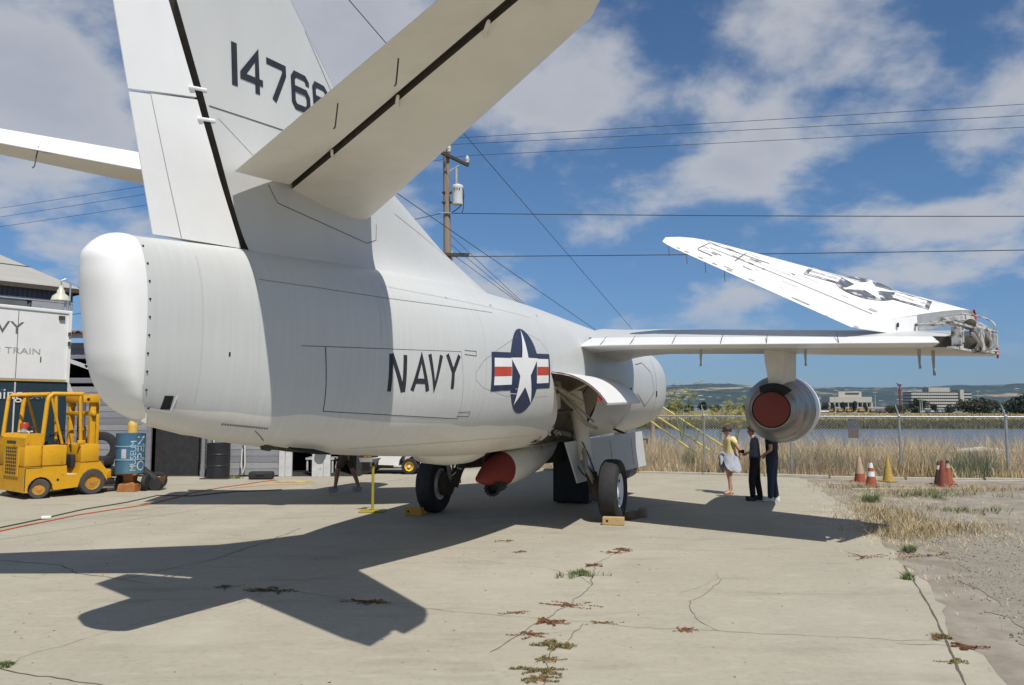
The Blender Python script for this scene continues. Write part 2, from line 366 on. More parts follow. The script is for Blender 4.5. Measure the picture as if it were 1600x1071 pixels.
CR = [([(0, 876), (40, 879), (95, 884), (120, 897), (190, 905), (230, 897), (330, 875), (420, 846), (470, 826)], .022),
      ([(190, 905), (240, 914)], .014),
      ([(975, 858), (930, 882), (925, 915), (885, 950), (850, 968), (800, 1000), (770, 1020)], .014),
      ([(640, 868), (740, 875), (850, 888), (905, 902), (925, 915)], .008),
      ([(600, 945), (720, 957), (870, 970), (915, 972), (1000, 981), (1120, 986), (1290, 996), (1480, 1003)], .009),
      ([(910, 975), (885, 1005), (858, 1020), (850, 1071)], .012),
      ([(1125, 905), (1108, 925), (1078, 940), (1082, 965), (1110, 980), (1120, 986)], .009),
      ([(1060, 930), (1125, 905), (1118, 895)], .006),
      ([(30, 1030), (110, 1005), (220, 972), (370, 945), (420, 922), (530, 898), (590, 885)], .008),
      ([(350, 918), (470, 925), (560, 941), (640, 945)], .012),
      ([(0, 1046), (60, 1057), (150, 1069), (190, 1080)], .02),
      ([(1412, 884), (1432, 915), (1465, 970), (1490, 1030), (1512, 1078)], .03),
      ([(1400, 1005), (1480, 1010)], .012), ([(210, 835), (300, 832), (380, 838), (330, 830)], .007),
      ([(690, 845), (760, 848), (880, 850)], .006), ([(1000, 850), (1180, 858), (1290, 870)], .005), ([(60, 905), (20, 900)], .01)]
mbc = MB()
for pix, w in CR: crack_strip(mbc, pix, w*.55, .03 if pix[0] != (1412, 884) else .007)
struct(mbc.build('apron_cracks', M_crack))

# ------------------------------------------------------------------ grass, weeds, stones
def tz(x, y): return -.012 if y < 23.0 else fz_near(y)
def blades(name, XY, hmin, hmax, w, mats, lean=.35, zf=None, wts=None):
    n = len(XY); h = rng.uniform(hmin, hmax, n)*rng.uniform(.7, 1.15, n); a = rng.uniform(0, 2*np.pi, n); l = rng.uniform(.05, lean, n)*h
    z0 = np.array([zf(x, y) if zf else tz(x, y) for x, y in XY]) if zf is None or callable(zf) else np.full(n, zf)
    dx, dy = np.cos(a), np.sin(a); f = rng.uniform(0, 2*np.pi, n); wx, wy = np.cos(f)*w*.5, np.sin(f)*w*.5
    b = np.stack([XY[:, 0], XY[:, 1], z0], 1)
    mid = b+np.stack([dx*l*.35, dy*l*.35, h*.55], 1); tip = b+np.stack([dx*l, dy*l, h], 1); W = np.stack([wx, wy, np.zeros(n)], 1)
    V = np.stack([b-W, b+W, mid+W*.8, mid-W*.8, tip], 1).reshape(-1, 3)
    i = np.arange(n)*5; F = np.concatenate([np.stack([i, i+1, i+2], 1), np.stack([i, i+2, i+3], 1), np.stack([i+3, i+2, i+4], 1)])
    o = npmesh(name, V, F, mats)
    if len(mats) > 1:
        k = rng.choice(len(mats), n, p=wts); o.data.polygons.foreach_set('material_index', np.tile(k, 3).astype(np.int32))
    return o
G_dry = [mat('straw', (.56, .44, .25), .8, var=.2, scale=2), mat('pale_straw', (.68, .56, .36), .8, var=.2, scale=2), mat('brown_straw', (.38, .27, .14), .85, var=.2, scale=2)]
G_grn = [mat('green_blade', (.10, .15, .045), .7, var=.25, scale=2), mat('grey_green_blade', (.20, .22, .10), .7, var=.25, scale=2)]
G_red = [mat('red_weed', (.24, .065, .035), .8, var=.3, scale=9), mat('rust_weed', (.28, .13, .06), .8, var=.3, scale=9), mat('olive_weed', (.12, .12, .045), .8, var=.3, scale=9)]
def fence_y(x): return lerp([(-4, 28.2), (6.2, 25.25), (8.7, 24.3), (11.7, 23.62), (14.5, 22.95), (30, 19.6)], x)
def tall_grass():
    n = 74000; x = rng.uniform(1.5, 25, n); d = rng.exponential(3.2, n)+rng.uniform(-.55, .1, n); y = np.array([fence_y(v) for v in x])+d
    cl = np.array([noise.noise(Vector((a*.55, b*.55, 2)))+.6*noise.noise(Vector((a*1.7, b*1.7, 6))) for a, b in zip(x, y)])
    k = (cl+rng.uniform(-.35, .5, n) > -.12)&(y < 42)&((d > -.1)|(x > 9.2)|(rng.random(n) < .2)); x, y, d, cl = x[k], y[k], d[k], cl[k]; XY = np.stack([x, y], 1)
    big = np.clip(.34+.5*cl+.16*np.clip(d, -.4, 2.2), .14, .95)
    for nm, lo, hi in (('low', 0, .42), ('mid', .42, .68), ('high', .68, 2)):
        q = (big >= lo)&(big < hi)
        stuff(blades('dry_grass', XY[q], {'low': .15, 'mid': .38, 'high': .55}[nm], {'low': .46, 'mid': .95, 'high': 1.42}[nm],   .013, G_dry, .8, wts=[.45, .35, .2]), 'tall dry straw coloured grass growing through the fence, %s clumps' % {'low': 'the shortest', 'mid': 'the middling', 'high': 'the tallest'}[nm], 'grass')
    # green clumps in it
    c = []
    for (px, py, r, m_) in ((1078, 736, .22, 260), (1245, 715, .55, 500), (1285, 712, .6, 420), (1515, 708, .55, 600), (1450, 725, .3, 120), (1535, 712, .4, 200)):
        g = gp(px, py); g = at(px, py, fence_y(g.x)+.8 if py > 720 else fence_y(g.x)+2.0)
        c.append(np.stack([g.x+rng.normal(0, r*.55, m_), g.y+rng.normal(0, r*.55, m_)], 1))
    stuff(blades('green_grass', np.concatenate(c), .35, 1.0, .016, G_grn, .55), 'green bushy grass clumps among the straw beside the fence', 'grass')
    # low straw, mats and weeds over the dirt lot
    c = []
    for (px, py, rx, ry, m_) in ((1400, 815, .55, .9, 1500), (1440, 825, .7, .5, 1200), (1370, 790, .35, 1.2, 700), (1480, 800, .9, 1.2, 600), (1400, 775, .8, .9, 900), (1330, 758, .9, .5, 900), (1440, 764, 1.4, .5, 1300), (1540, 762, 1.6, .5, 900), (1500, 840, .8, .6, 300), (1415, 850, .4, .5, 350), (1560, 830, 1.5, 1.5, 350), (1470, 900, .5, 1, 160), (1340, 800, .3, .8, 300)):
        g = gp(px, py); c.append(np.stack([g.x+rng.normal(0, rx, m_), g.y+rng.normal(0, ry, m_)], 1))
    d = []
    for (px, py, rx, ry, m_) in ((1398, 812, .4, .5, 560), (1442, 832, .5, .22, 380), (1375, 800, .25, .5, 360), (1345, 763, .5, .22, 420), (1420, 770, .7, .25, 420), (1500, 768, .8, .2, 300), (1410, 838, .3, .25, 260), (1480, 826, .6, .25, 260), (1560, 766, .8, .2, 260)):
        g = gp(px, py); d.append(np.stack([g.x+rng.normal(0, rx, m_), g.y+rng.normal(0, ry, m_)], 1))
    D = np.concatenate(d); D = D[D[:, 1] < 23.2]; stuff(blades('lot_tussocks', D, .06, .22, .010, [mat('lot_straw_mid', (.38, .30, .17), .85, var=.25, scale=2), mat('lot_straw_pale', (.48, .39, .24), .85, var=.2, scale=2), mat('lot_straw_brown', (.25, .18, .095), .85, var=.25, scale=2)]+G_grn[1:], 1.3, zf=lambda x, y: -.012, wts=[.3, .22, .36, .12]), 'dry tussocks of straw on the dirt lot near the cones and shadow tip', 'grass')
    XY = np.concatenate(c); XY = XY[XY[:, 1] < 23.2]
    stuff(blades('lot_straw', XY, .02, .085, .007, G_dry+G_grn[1:], 1.7, zf=lambda x, y: -.012, wts=[.42, .3, .2, .08]), 'short straw and weeds lying over the bare dirt lot', 'grass')
tall_grass()

def weed(px, py, n, r, h, mats, name, label, sx=1.0, wd=.012, lean=1.6):
    g = gp(px, py); ar = rng.integers(9, 17); aa = rng.uniform(0, 6.28, ar); k = rng.integers(0, ar, n); f = rng.random(n)**.75; ln = rng.uniform(.5, 1.9, ar)*r
    th = aa[k]+f*rng.uniform(-.8, .8, ar)[k]; XY = np.stack([np.cos(th)*f*ln[k]*sx*1.25, np.sin(th)*f*ln[k]*1.1], 1)+rng.normal(0, .008, (n, 2))
    XY = XY*.95; o = blades('leaves', XY, h*.3, h*.62, wd*1.0, mats, lean, zf=lambda x, y: 0.003); o['kind'] = 'stuff'
    t = thing(name, label, 'weed', (g.x, g.y, 0), 0, 'weeds on the ground'); o.parent = t; return t
WEEDS = [(972, 860, 90, .10, .04, 'red', 'rust red weed mat at the far end of the long crack', 1.2), (958, 864, 60, .08, .03, 'red', 'small red weed mat just left of the far one on the crack', 1.3),
         (925, 885, 60, .08, .05, 'red', 'red weed with a bare twig on the crack', 1.2), (907, 900, 120, .13, .13, 'grn', 'green sprawling weed on the crack before the wheel', 1.6),
         (884, 947, 110, .10, .03, 'red', 'wide flat red weed mat crossing the crack', 1.9), (860, 973, 130, .09, .05, 'red', 'long red weed mat on the slanting crack', 1.0), (827, 993, 80, .08, .03, 'red', 'red weed mat at the near end of the slanting crack', 1.2),
         (858, 1010, 170, .08, .06, 'olv', 'green and brown weed tuft on the crack', 1.4), (855, 1031, 70, .06, .03, 'olv', 'small brown weed between two bigger ones', 1.3), (846, 1048, 200, .09, .04, 'olv', 'biggest brown weed mat at the bottom of the picture', 1.3), (838, 1062, 120, .08, .04, 'olv', 'brown weed mat nearest the camera', 1.2),
         (1068, 985, 60, .05, .03, 'red', 'single red weed far right on the cross crack', 1.5), (805, 958, 50, .05, .02, 'red', 'thin red weed left on the cross crack', 2.2), (940, 974, 50, .05, .02, 'red', 'thin red weed right of the crack junction', 2.4),
         (425, 924, 110, .10, .05, 'olv', 'dark weed tuft on the crack in the shadow notch', 1.6), (575, 941, 90, .09, .04, 'red', 'dark weed in the shadow of the right stabilizer', 1.5), (350, 918, 40, .07, .04, 'olv', 'small weed at the inner corner of the shadow', 1.5),
         (1512, 1012, 130, .06, .04, 'red', 'bright red weed at the gravel edge', 1.4), (1420, 905, 90, .05, .16, 'grn', 'green weed sprouting at the top of the slab joint', .7), (1470, 998, 50, .05, .08, 'olv', 'small weed on the slab joint', 1.0), (1489, 1034, 60, .05, .03, 'olv', 'flat brown weed low on the slab joint', 1.5),
         (1423, 862, 80, .07, .2, 'grn', 'bright green seedling on the dirt by the apron edge', 1.0), (1365, 785, 140, .18, .35, 'grn', 'green weed bush where apron meets the dirt', 1.0), (1505, 800, 140, .4, .2, 'grn', 'scattered grey green weeds on the dirt lot', 1.6), (1460, 777, 240, .5, .28, 'grn', 'wide green weed patch before the red cones', 2.0), (368, 748, 60, .1, .22, 'grn', 'green weed at the foot of the black drum', 1.2), (1345, 870, 60, .15, .03, 'red', 'faint red weed on the edge of the slab', 1.6),
         (5, 1043, 90, .05, .09, 'grn', 'green tuft at the left edge of the picture on the joint', 1.0), (258, 742, 50, .05, .6, 'grn', 'tall thin weed before the dark doorway', .6), (790, 846, 40, .08, .03, 'olv', 'dry weed beyond the shadow edge', 1.5), (810, 863, 50, .07, .02, 'red', 'small brown weed on the faint crack', 1.6), (1445, 870, 60, .2, .05, 'red', 'reddish weed on the dirt lot', 1.8)]
for (px, py, n, r, h, k, lab, sx) in WEEDS:
    o = weed(px, py, n*5 if h < .1 else n*2, r, h if h > .1 else h*.8, {'red': G_red, 'grn': G_grn, 'olv': [G_red[2], G_grn[1], G_red[1]]}[k], 'weed', lab, sx)

def stones():
    n = 11000; XY = np.stack([rng.uniform(3.6, 13, n), rng.uniform(4.6, 13.5, n)], 1)
    keep = np.array([x > lerp([(4.6, 3.9), (6.6, 4.3), (8.9, 5.2), (10.6, 5.9), (12.6, 6.5), (14, 7)], y)+noise.noise(Vector((x*2, y*2, 1)))*.4 for x, y in XY]); XY = XY[keep]; n = len(XY)
    base = np.array([(1, 0, 0), (-1, 0, 0), (0, 1, 0), (0, -1, 0), (0, 0, .8), (0, 0, -.8)], float)
    r = rng.uniform(.005, .014, n)*np.where(rng.random(n) < .05, 1.8, 1); V = base[None]*(r[:, None, None]*rng.uniform(.6, 1.3, (n, 6, 1)))
    a = rng.uniform(0, 6.28, n); c, s_ = np.cos(a), np.sin(a); V = np.stack([V[..., 0]*c[:, None]-V[..., 1]*s_[:, None], V[..., 0]*s_[:, None]+V[..., 1]*c[:, None], V[..., 2]], -1)
    V += np.stack([XY[:, 0], XY[:, 1], np.full(n, -.004)], 1)[:, None]
    f = np.array([(0, 2, 4), (2, 1, 4), (1, 3, 4), (3, 0, 4), (2, 0, 5), (1, 2, 5), (3, 1, 5), (0, 3, 5)]); F = (f[None]+np.arange(n)[:, None, None]*6).reshape(-1, 3)
    ms = [mat('pale_stone', (.34, .31, .26), .9, var=.2, scale=1), mat('grey_stone', (.22, .205, .18), .9, var=.2, scale=1), mat('brown_stone', (.20, .16, .12), .9, var=.2, scale=1)]
    o = npmesh('gravel_stones', V.reshape(-1, 3), F, ms); o.data.polygons.foreach_set('material_index', np.repeat(rng.integers(0, 3, n), 8).astype(np.int32))
    stuff(o, 'loose grey gravel stones beside the apron', 'gravel')
    n = 700; XY = np.stack([rng.uniform(-8, 8, n), rng.uniform(5.5, 24, n)], 1); r = rng.uniform(.004, .016, n); V = base[None]*(r[:, None, None]*rng.uniform(.6, 1.3, (n, 6, 1)))*np.array([1, 1, .4]); V += np.stack([XY[:, 0], XY[:, 1], np.full(n, .002)], 1)[:, None]
    F = (f[None]+np.arange(n)[:, None, None]*6).reshape(-1, 3); o = npmesh('apron_grit', V.reshape(-1, 3), F, [M_crack, ms[2]]); o.data.polygons.foreach_set('material_index', np.repeat(rng.integers(0, 2, n), 8).astype(np.int32))
    stuff(o, 'small crumbs of dirt scattered over the concrete', 'grit')
stones()

# ------------------------------------------------------------------ far shore: reeds, trees, buildings, cars
def reeds():
    n = 26000; x = rng.uniform(5, 130, n); y = 130.8+rng.exponential(4.5, n)
    lab = [mat('reed_green', (.085, .09, .03), .8, var=.3, scale=.3), mat('reed_olive', (.13, .12, .035), .8, var=.3, scale=.3)]
    stuff(blades('marsh_reeds', np.stack([x, y], 1), .35, .85, .22, lab, .4, zf=lambda a, b: lerp([(130, -1.5), (132, -1.1), (137, -.62), (150, -.42)], b)-.05), 'dark green reeds along the far bank of the channel', 'reeds')
    n = 26000; x = rng.uniform(5, 190, n); y = rng.uniform(146, 255, n)
    stuff(blades('marsh_straw', np.stack([x, y], 1), .3, .75, .3, [mat('marsh_gold', (.36, .27, .10), .85, var=.25, scale=.2), mat('marsh_pale', (.40, .33, .18), .85, var=.25, scale=.2)], .5, zf=lambda a, b: lerp([(137, -.62), (150, -.42), (200, -.2), (260, .1)], b)-.1), 'golden dry grass covering the marsh beyond the channel', 'grass')
reeds()

M_bark = mat('bark', (.09, .07, .05), .95, var=.3, scale=1)
def tree(label, px, py_top, w, Y, name='shoreline_tree', group='trees beyond the channel', cols=((.028, .04, .016), (.05, .062, .026)), n=1500, z0=.1, lobes=9, trunk=.12, leaf=.055, seed=0):
    rr = np.random.default_rng(seed+int(px)); base = at(px, 640, Y); x0 = base.x; h = at(px, py_top, Y).z-z0; wr = w/1215*Y/2
    t = thing(name, label, 'tree', (x0, Y, z0), 0, group)
    mb = MB(); mb.tube([(0, 0, -.2), (rr.normal(0, .02)*h, 0, h*.35), (rr.normal(0, .05)*h, 0, h*.7)], [h*.045, h*.03, h*.012], 7)
    for k in range(4):
        a = rr.uniform(0, 6.28); mb.tube([(0, 0, h*(.2+.08*k)), (math.cos(a)*wr*.55, math.sin(a)*wr*.55, h*(.45+.1*k))], [h*.02, h*.006], 5)
    mb.build('trunk', M_bark, t)
    P = []
    for k in range(lobes):
        a = rr.uniform(0, 6.28); q = rr.uniform(.15, .66); c = np.array([math.cos(a)*q*wr, math.sin(a)*q*wr, h*rr.uniform(.22, .76)]) if k else np.array([0, 0, h*.62])
        m_ = n//lobes; v = rr.normal(0, 1, (m_, 3)); v /= np.linalg.norm(v, axis=1)[:, None]; v *= (rr.random((m_, 1))**.45)
        P.append(c+v*np.array([wr*.55, wr*.55, h*.30]))
    P = np.concatenate(P); P = P[(P[:, 2] > trunk*h*.3)&(P[:, 2] < h*1.04)]; m_ = len(P); s_ = max(h, wr*.8)*leaf*rr.uniform(.6, 1.5, m_)+.02
    A = rr.normal(0, 1, (m_, 3)); A /= np.linalg.norm(A, axis=1)[:, None]; B = np.cross(A, rr.normal(0, 1, (m_, 3))); B /= np.linalg.norm(B, axis=1)[:, None]
    V = np.stack([P-A*s_[:, None], P+B*s_[:, None]*.7, P+A*s_[:, None], P-B*s_[:, None]*.7], 1).reshape(-1, 3)
    o = npmesh('crown', V, np.arange(m_*4).reshape(-1, 4), [TREE_M[cols[0]], TREE_M[cols[1]]], t); o.data.polygons.foreach_set('material_index', rr.integers(0, 2, m_).astype(np.int32)); return t
TREE_M = {}
for i, c in enumerate(((.028, .04, .016), (.05, .062, .026), (.075, .075, .035), (.10, .10, .045), (.02, .03, .016), (.035, .05, .025))): TREE_M[c] = mat('leaf_tone', c, .8, var=.3, scale=.4)
DK = ((.02, .03, .016), (.035, .05, .025)); OL = ((.05, .062, .026), (.075, .075, .035)); OL2 = ((.028, .04, .016), (.075, .075, .035))
tree('round olive bush left of the far office block', 1404, 631, 42, 255, cols=OL, n=1700, trunk=0)
tree('dark spreading tree behind the round olive bush', 1432, 622, 36, 300, cols=DK, n=1600)
tree('small dark tree before the left end of the office block', 1461, 630, 13, 300, cols=DK, n=500)
tree('small dark tree before the right end of the office block', 1484, 629, 19, 300, cols=DK, n=600)
tree('large olive tree mass right of the office block', 1522, 624, 68, 250, cols=OL2, n=2600, lobes=9, trunk=0)
tree('dark conifer row peak behind the large olive mass', 1536, 620, 30, 330, cols=DK, n=900)
tree('dark pointed tree right of the large olive mass', 1556, 626, 16, 330, cols=DK, n=600)
tree('big dark tree cut off by the right edge of the picture', 1596, 616, 66, 245, cols=DK, n=2600, lobes=9, trunk=0)
for i, (px, t_, w, l) in enumerate(((1056, 627, 24, 'dark low tree nearest the aircraft nose'), (1077, 630, 16, 'dark round tree behind the tall fennel'), (1098, 628, 18, 'dark upright tree behind the left fence post'), (1118, 633, 20, 'low dark tree between post and fennel'), (1143, 634, 20, 'low dark tree behind the second fennel'), (1160, 631, 18, 'dark tree just left of the engine pod'), (1290, 632, 15, 'dark tree just right of the engine pod'), (1302, 632, 9, 'thin dark tree before the left corner of the arched building'), (1318, 628, 7, 'slim dark cypress before the arches'), (1333, 627, 11, 'tallest dark tree before the arches'), (1352, 632, 8, 'small dark tree at the right of the arches'), (1386, 634, 14, 'small dark tree right of the arched building'))):
    tree(l, px, t_, w, 320+8*i, cols=DK, n=700, leaf=.075)

M_off = mat('pale_office_concrete', (.40, .375, .32), .85, var=.05, scale=.2); M_glass = mat('dark_window_glass', (.05, .06, .07), .15, var=.1, scale=.3)
def arched_office():
    Y = 560; a = at(1296, 641, Y); b = at(1362, 641, Y); z0 = .2; W = b.x-a.x; t = thing('arched_office', 'pale office building with tall arches and a stepped top', 'building', ((a.x+b.x)/2, Y, z0))
    Ht = at(0, 620.5, Y).z-z0; Ha = Ht*.60
    mb = MB(); mb.box((0, 7, Ha+(Ht-Ha)/2), (W, 16, Ht-Ha)); mb.build('upper_storey', M_off, t)
    mb = MB(); mb.box((0, 8.2, Ha/2), (W-1.2, 12.5, Ha-.05)); mb.build('recessed_wall', M_glass, t)
    mb = MB(); mb.box((1.5, 8, Ht+2), (W*.55, 9, 4)); mb.build('penthouse', M_off, t)
    mb = MB(); mb.box((3, 3.3, Ht+2.6), (W*.32, .5, .9)); mb.build('window', M_glass, t)
    n = 9
    for i in range(n+1):
        x = -W/2+W*i/n; mb = MB(); mb.box((x, -.3, Ha/2), (.55 if i not in (0, n) else 1.2, .8, Ha)); mb.build('column', M_off, t)
    for i in range(n):
        x0, x1 = -W/2+W*i/n+.3, -W/2+W*(i+1)/n-.3; c = (x0+x1)/2; r = (x1-x0)/2
        pts = [(x0, -.5, Ha+.1)]+[(c-r*math.cos(math.pi*k/8), -.5, Ha-r*1.1+r*1.05*math.sin(math.pi*k/8)) for k in range(9)]+[(x1, -.5, Ha+.1)]
        mb = MB(); mb.slab(pts, (0, .8, 0)); mb.build('arch', M_off, t)
arched_office()
def long_office():
    Y = 760; a = at(1425, 641, Y); b = at(1500, 641, Y); c = at(1520, 641, Y); z0 = .3; t = thing('office_block', 'long pale office block of six banded storeys with a stair tower', 'building', (a.x, Y, z0))
    W = b.x-a.x; W2 = c.x-a.x; Ht = at(0, 612.5, Y).z-z0; n = 6; fh = Ht/n
    for i in range(n):
        mb = MB(); mb.box((W/2, 9, fh*(i+.28)), (W, 18, fh*.56), ch=0); mb.build('parapet_band', M_off, t)
        g = MB(); g.box((W/2, 9.3, fh*(i+.775)), (W-.8, 17, fh*.43)); wb = g.build('window_band', M_glass, t)
        for k in range(1, 22): 
            m2 = MB(); m2.box((W*k/22, .62, fh*(i+.78)), (.35, .3, fh*.42)); m2.build('mullion', M_off, wb)
        mb = MB(); mb.box((W+(W2-W)/2+1.6, 8, fh*(i+.25)), (W2-W-3, 14, fh*.5)); mb.build('parapet_band', M_off, t)
        mb = MB(); mb.box((W+(W2-W)/2+1.6, 8.2, fh*(i+.75)), (W2-W-3.4, 13.4, fh*.48)); mb.build('window_band', M_glass, t)
    mb = MB(); mb.box((W+1.6, 6, Ht/2+1), (3.6, 16, Ht+2)); mb.build('stair_tower', M_off, t)
    mb = MB(); mb.box((W*.62, 9, Ht+2.1), (W*.44, 12, 4.2)); mb.build('penthouse', M_off, t)
long_office()

def far_car():
    t = thing('parked_car', 'small parked car on the far lot', 'car', (0, 0, 0), 0, 'cars parked on the far lot')
    mb = MB(); mb.box((0, 0, .62), (4.4, 1.8, .62), ch=.15); mb.build('body', CAR_M[0], t)
    mb = MB(); mb.rings([[Vector((x*sx+off, y*sy, z)) for x, y in ((-1, -1), (1, -1), (1, 1), (-1, 1))] for (sx, sy, z, off) in ((1.45, .86, .92, -.1), (.95, .74, 1.48, -.15))]); mb.build('cabin', M_glass, t)
    for x in (-1.35, 1.35):
        mb = MB(); mb.lathe([(.12, -.95), (.33, -.93), (.33, .93), (.12, .95)], (x, 0, .33), 'Y', 12); mb.build('wheels', M_black, t)
    return t
CAR_M = [mat('car_white', (.72, .72, .72), .3, var=.03, coat=.5), mat('car_silver', (.38, .40, .42), .3, .4, var=.03, coat=.5), mat('car_red', (.30, .03, .03), .3, var=.03, coat=.5), mat('car_blue', (.05, .08, .18), .3, var=.03, coat=.5)]
def cars():
    first = far_car(); lot = [(1283, 0, 'white car alone at the left end of the far lot'), (1291, 0, 'second white car from the left on the far lot'), (1372, 1, 'silver car right of the arched building'), (1378, 2, 'red car right of the arched building'), (1428, 0, 'first white car right of the round bush'), (1434, 1, 'silver car second right of the round bush'), (1440, 0, 'white car third right of the round bush'), (1446, 3, 'dark blue car among the white ones'), (1452, 0, 'white car in the middle of the row before the offices'), (1458, 0, 'white car just right of the middle of the row'), (1464, 1, 'silver car right of the middle of the row'), (1470, 0, 'white car third from the right end of the row'), (1476, 0, 'white car second from the right end of the row'), (1482, 0, 'white car at the right end of the row'), (1562, 0, 'white car alone between the two right tree masses')]
    for i, (px, k, l) in enumerate(lot):
        o = first if i == 0 else dup(first, (0, 0, 0)); p = at(px, 640, 305+(i % 3)*9); o.location = (p.x, p.y, .1); o.rotation_euler = (0, 0, R(70+rng.uniform(-25, 25))); o['label'] = l
        if k:
            for c in kids(o):
                if c.name.startswith('body'): c.data = c.data.copy(); c.data.materials[0] = CAR_M[k]
cars()
def far_bits():
    p, q = at(1275, 640, 400), at(1382, 640, 400)
    mb = MB(); mb.box(((p.x+q.x)/2, 400, 1.0), (q.x-p.x, .8, 2.2)); tag(mb.build('retaining_wall', mat('tan_wall', (.30, .24, .16), .9)), 'long low tan wall before the arched building', 'wall')
    mb = MB(); mb.box(((p.x+q.x)/2, 400, 2.4), (q.x-p.x, 1.0, .45)); o = mb.build('coping', M_off); o.parent = COL.objects['retaining_wall']
    Mo = mat('machine_yellow', (.36, .22, .08), .6, var=.2, scale=2)
    for i, (px, w, l) in enumerate(((1297, 7, 'yellow earth mover left on the far lot'), (1312, 8, 'yellow loader in the middle of the machines'), (1326, 8, 'yellow digger with its arm raised'), (1345, 9, 'long yellow machine near the right end'), (1362, 6, 'small yellow machine at the right end'))):
        c = at(px, 640, 340); W = w/1215*340*.9; t = thing('construction_machine', l, 'digger', (c.x, 340, .1), 0, 'yellow machines on the far lot')
        mb = MB(); mb.box((0, 0, .85), (W, 2.2, .5), ch=.1); mb.box((-W*.2, 0, 1.4), (W*.3, 1.8, .6), ch=.1); mb.build('body', Mo, t)
        mb = MB(); mb.box((0, 0, .3), (W*1.05, 2.5, .6), ch=.2); mb.build('tracks', M_black, t)
        mb = MB(); mb.tube([(W*.3, 0, 1.3), (W*.6, 0, 2.4 if i == 2 else 1.8), (W*.85, 0, 1.0)], .16, 6); mb.build('arm', Mo, t)
    for px, yt, Y, l in ((1305, 617, 330, 'light pole before the left end of the arched building'), (1368, 614, 330, 'light pole right of the arched building'), (1441, 622, 290, 'short light pole before the office block'), (1455, 608, 420, 'tall light pole before the office block'), (1529, 612, 400, 'light pole above the large olive trees'), (1438, 625, 280, 'smallest light pole among the parked cars')):
        p = at(px, 640, Y); h = at(px, yt, Y).z; t = thing('light_pole', l, 'lamp post', (p.x, Y, .1), 0, 'light poles on the far lot')
        mb = MB(); mb.tube([(0, 0, 0), (0, 0, h)], [.16, .1], 6); mb.build('pole', M_off, t); mb = MB(); mb.box((0, 0, h+.08), (2.0, .5, .2)); mb.build('lamp_head', M_off, t)
    p = at(1407, 640, 620); h = at(0, 604, 620).z; t = thing('red_mast', 'thin red steel crane mast before the hills', 'crane', (p.x, 620, .2))
    Mr = mat('red_steel', (.16, .04, .035), .7)
    mb = MB(); mb.tube([(0, 0, 0), (0, 0, h)], .45, 5)
    for k in range(9): mb.tube([(-.9, 0, h*k/9), (.9, 0, h*(k+1)/9)], .2, 4)
    mb.tube([(-.9, 0, 0), (-.9, 0, h*.9)], .3, 4); mb.tube([(.9, 0, 0), (.9, 0, h*.9)], .3, 4); mb.build('mast', Mr, t)
    mb = MB(); mb.box((0, 0, h+.8), (2.6, 1.4, 1.6)); mb.tube([(0, 0, h+1), (-2.6, 0, h+2.4)], .3, 4); mb.build('head', Mr, t)
far_bits()

# ------------------------------------------------------------------ the jet: local axes x = starboard, y = forward, z = up, origin on the ground under the tail
PSI = 20.0; TAIL = Vector((0.18-math.sin(R(PSI))*9.7, 15.1-math.cos(R(PSI))*9.7, 0))
jet = thing('jet_aircraft', 'big grey and white twin engine navy jet with folded wings, seen from its tail', 'airplane', TAIL, R(-PSI))
def J(s, u, h): return Vector((u, s, h))

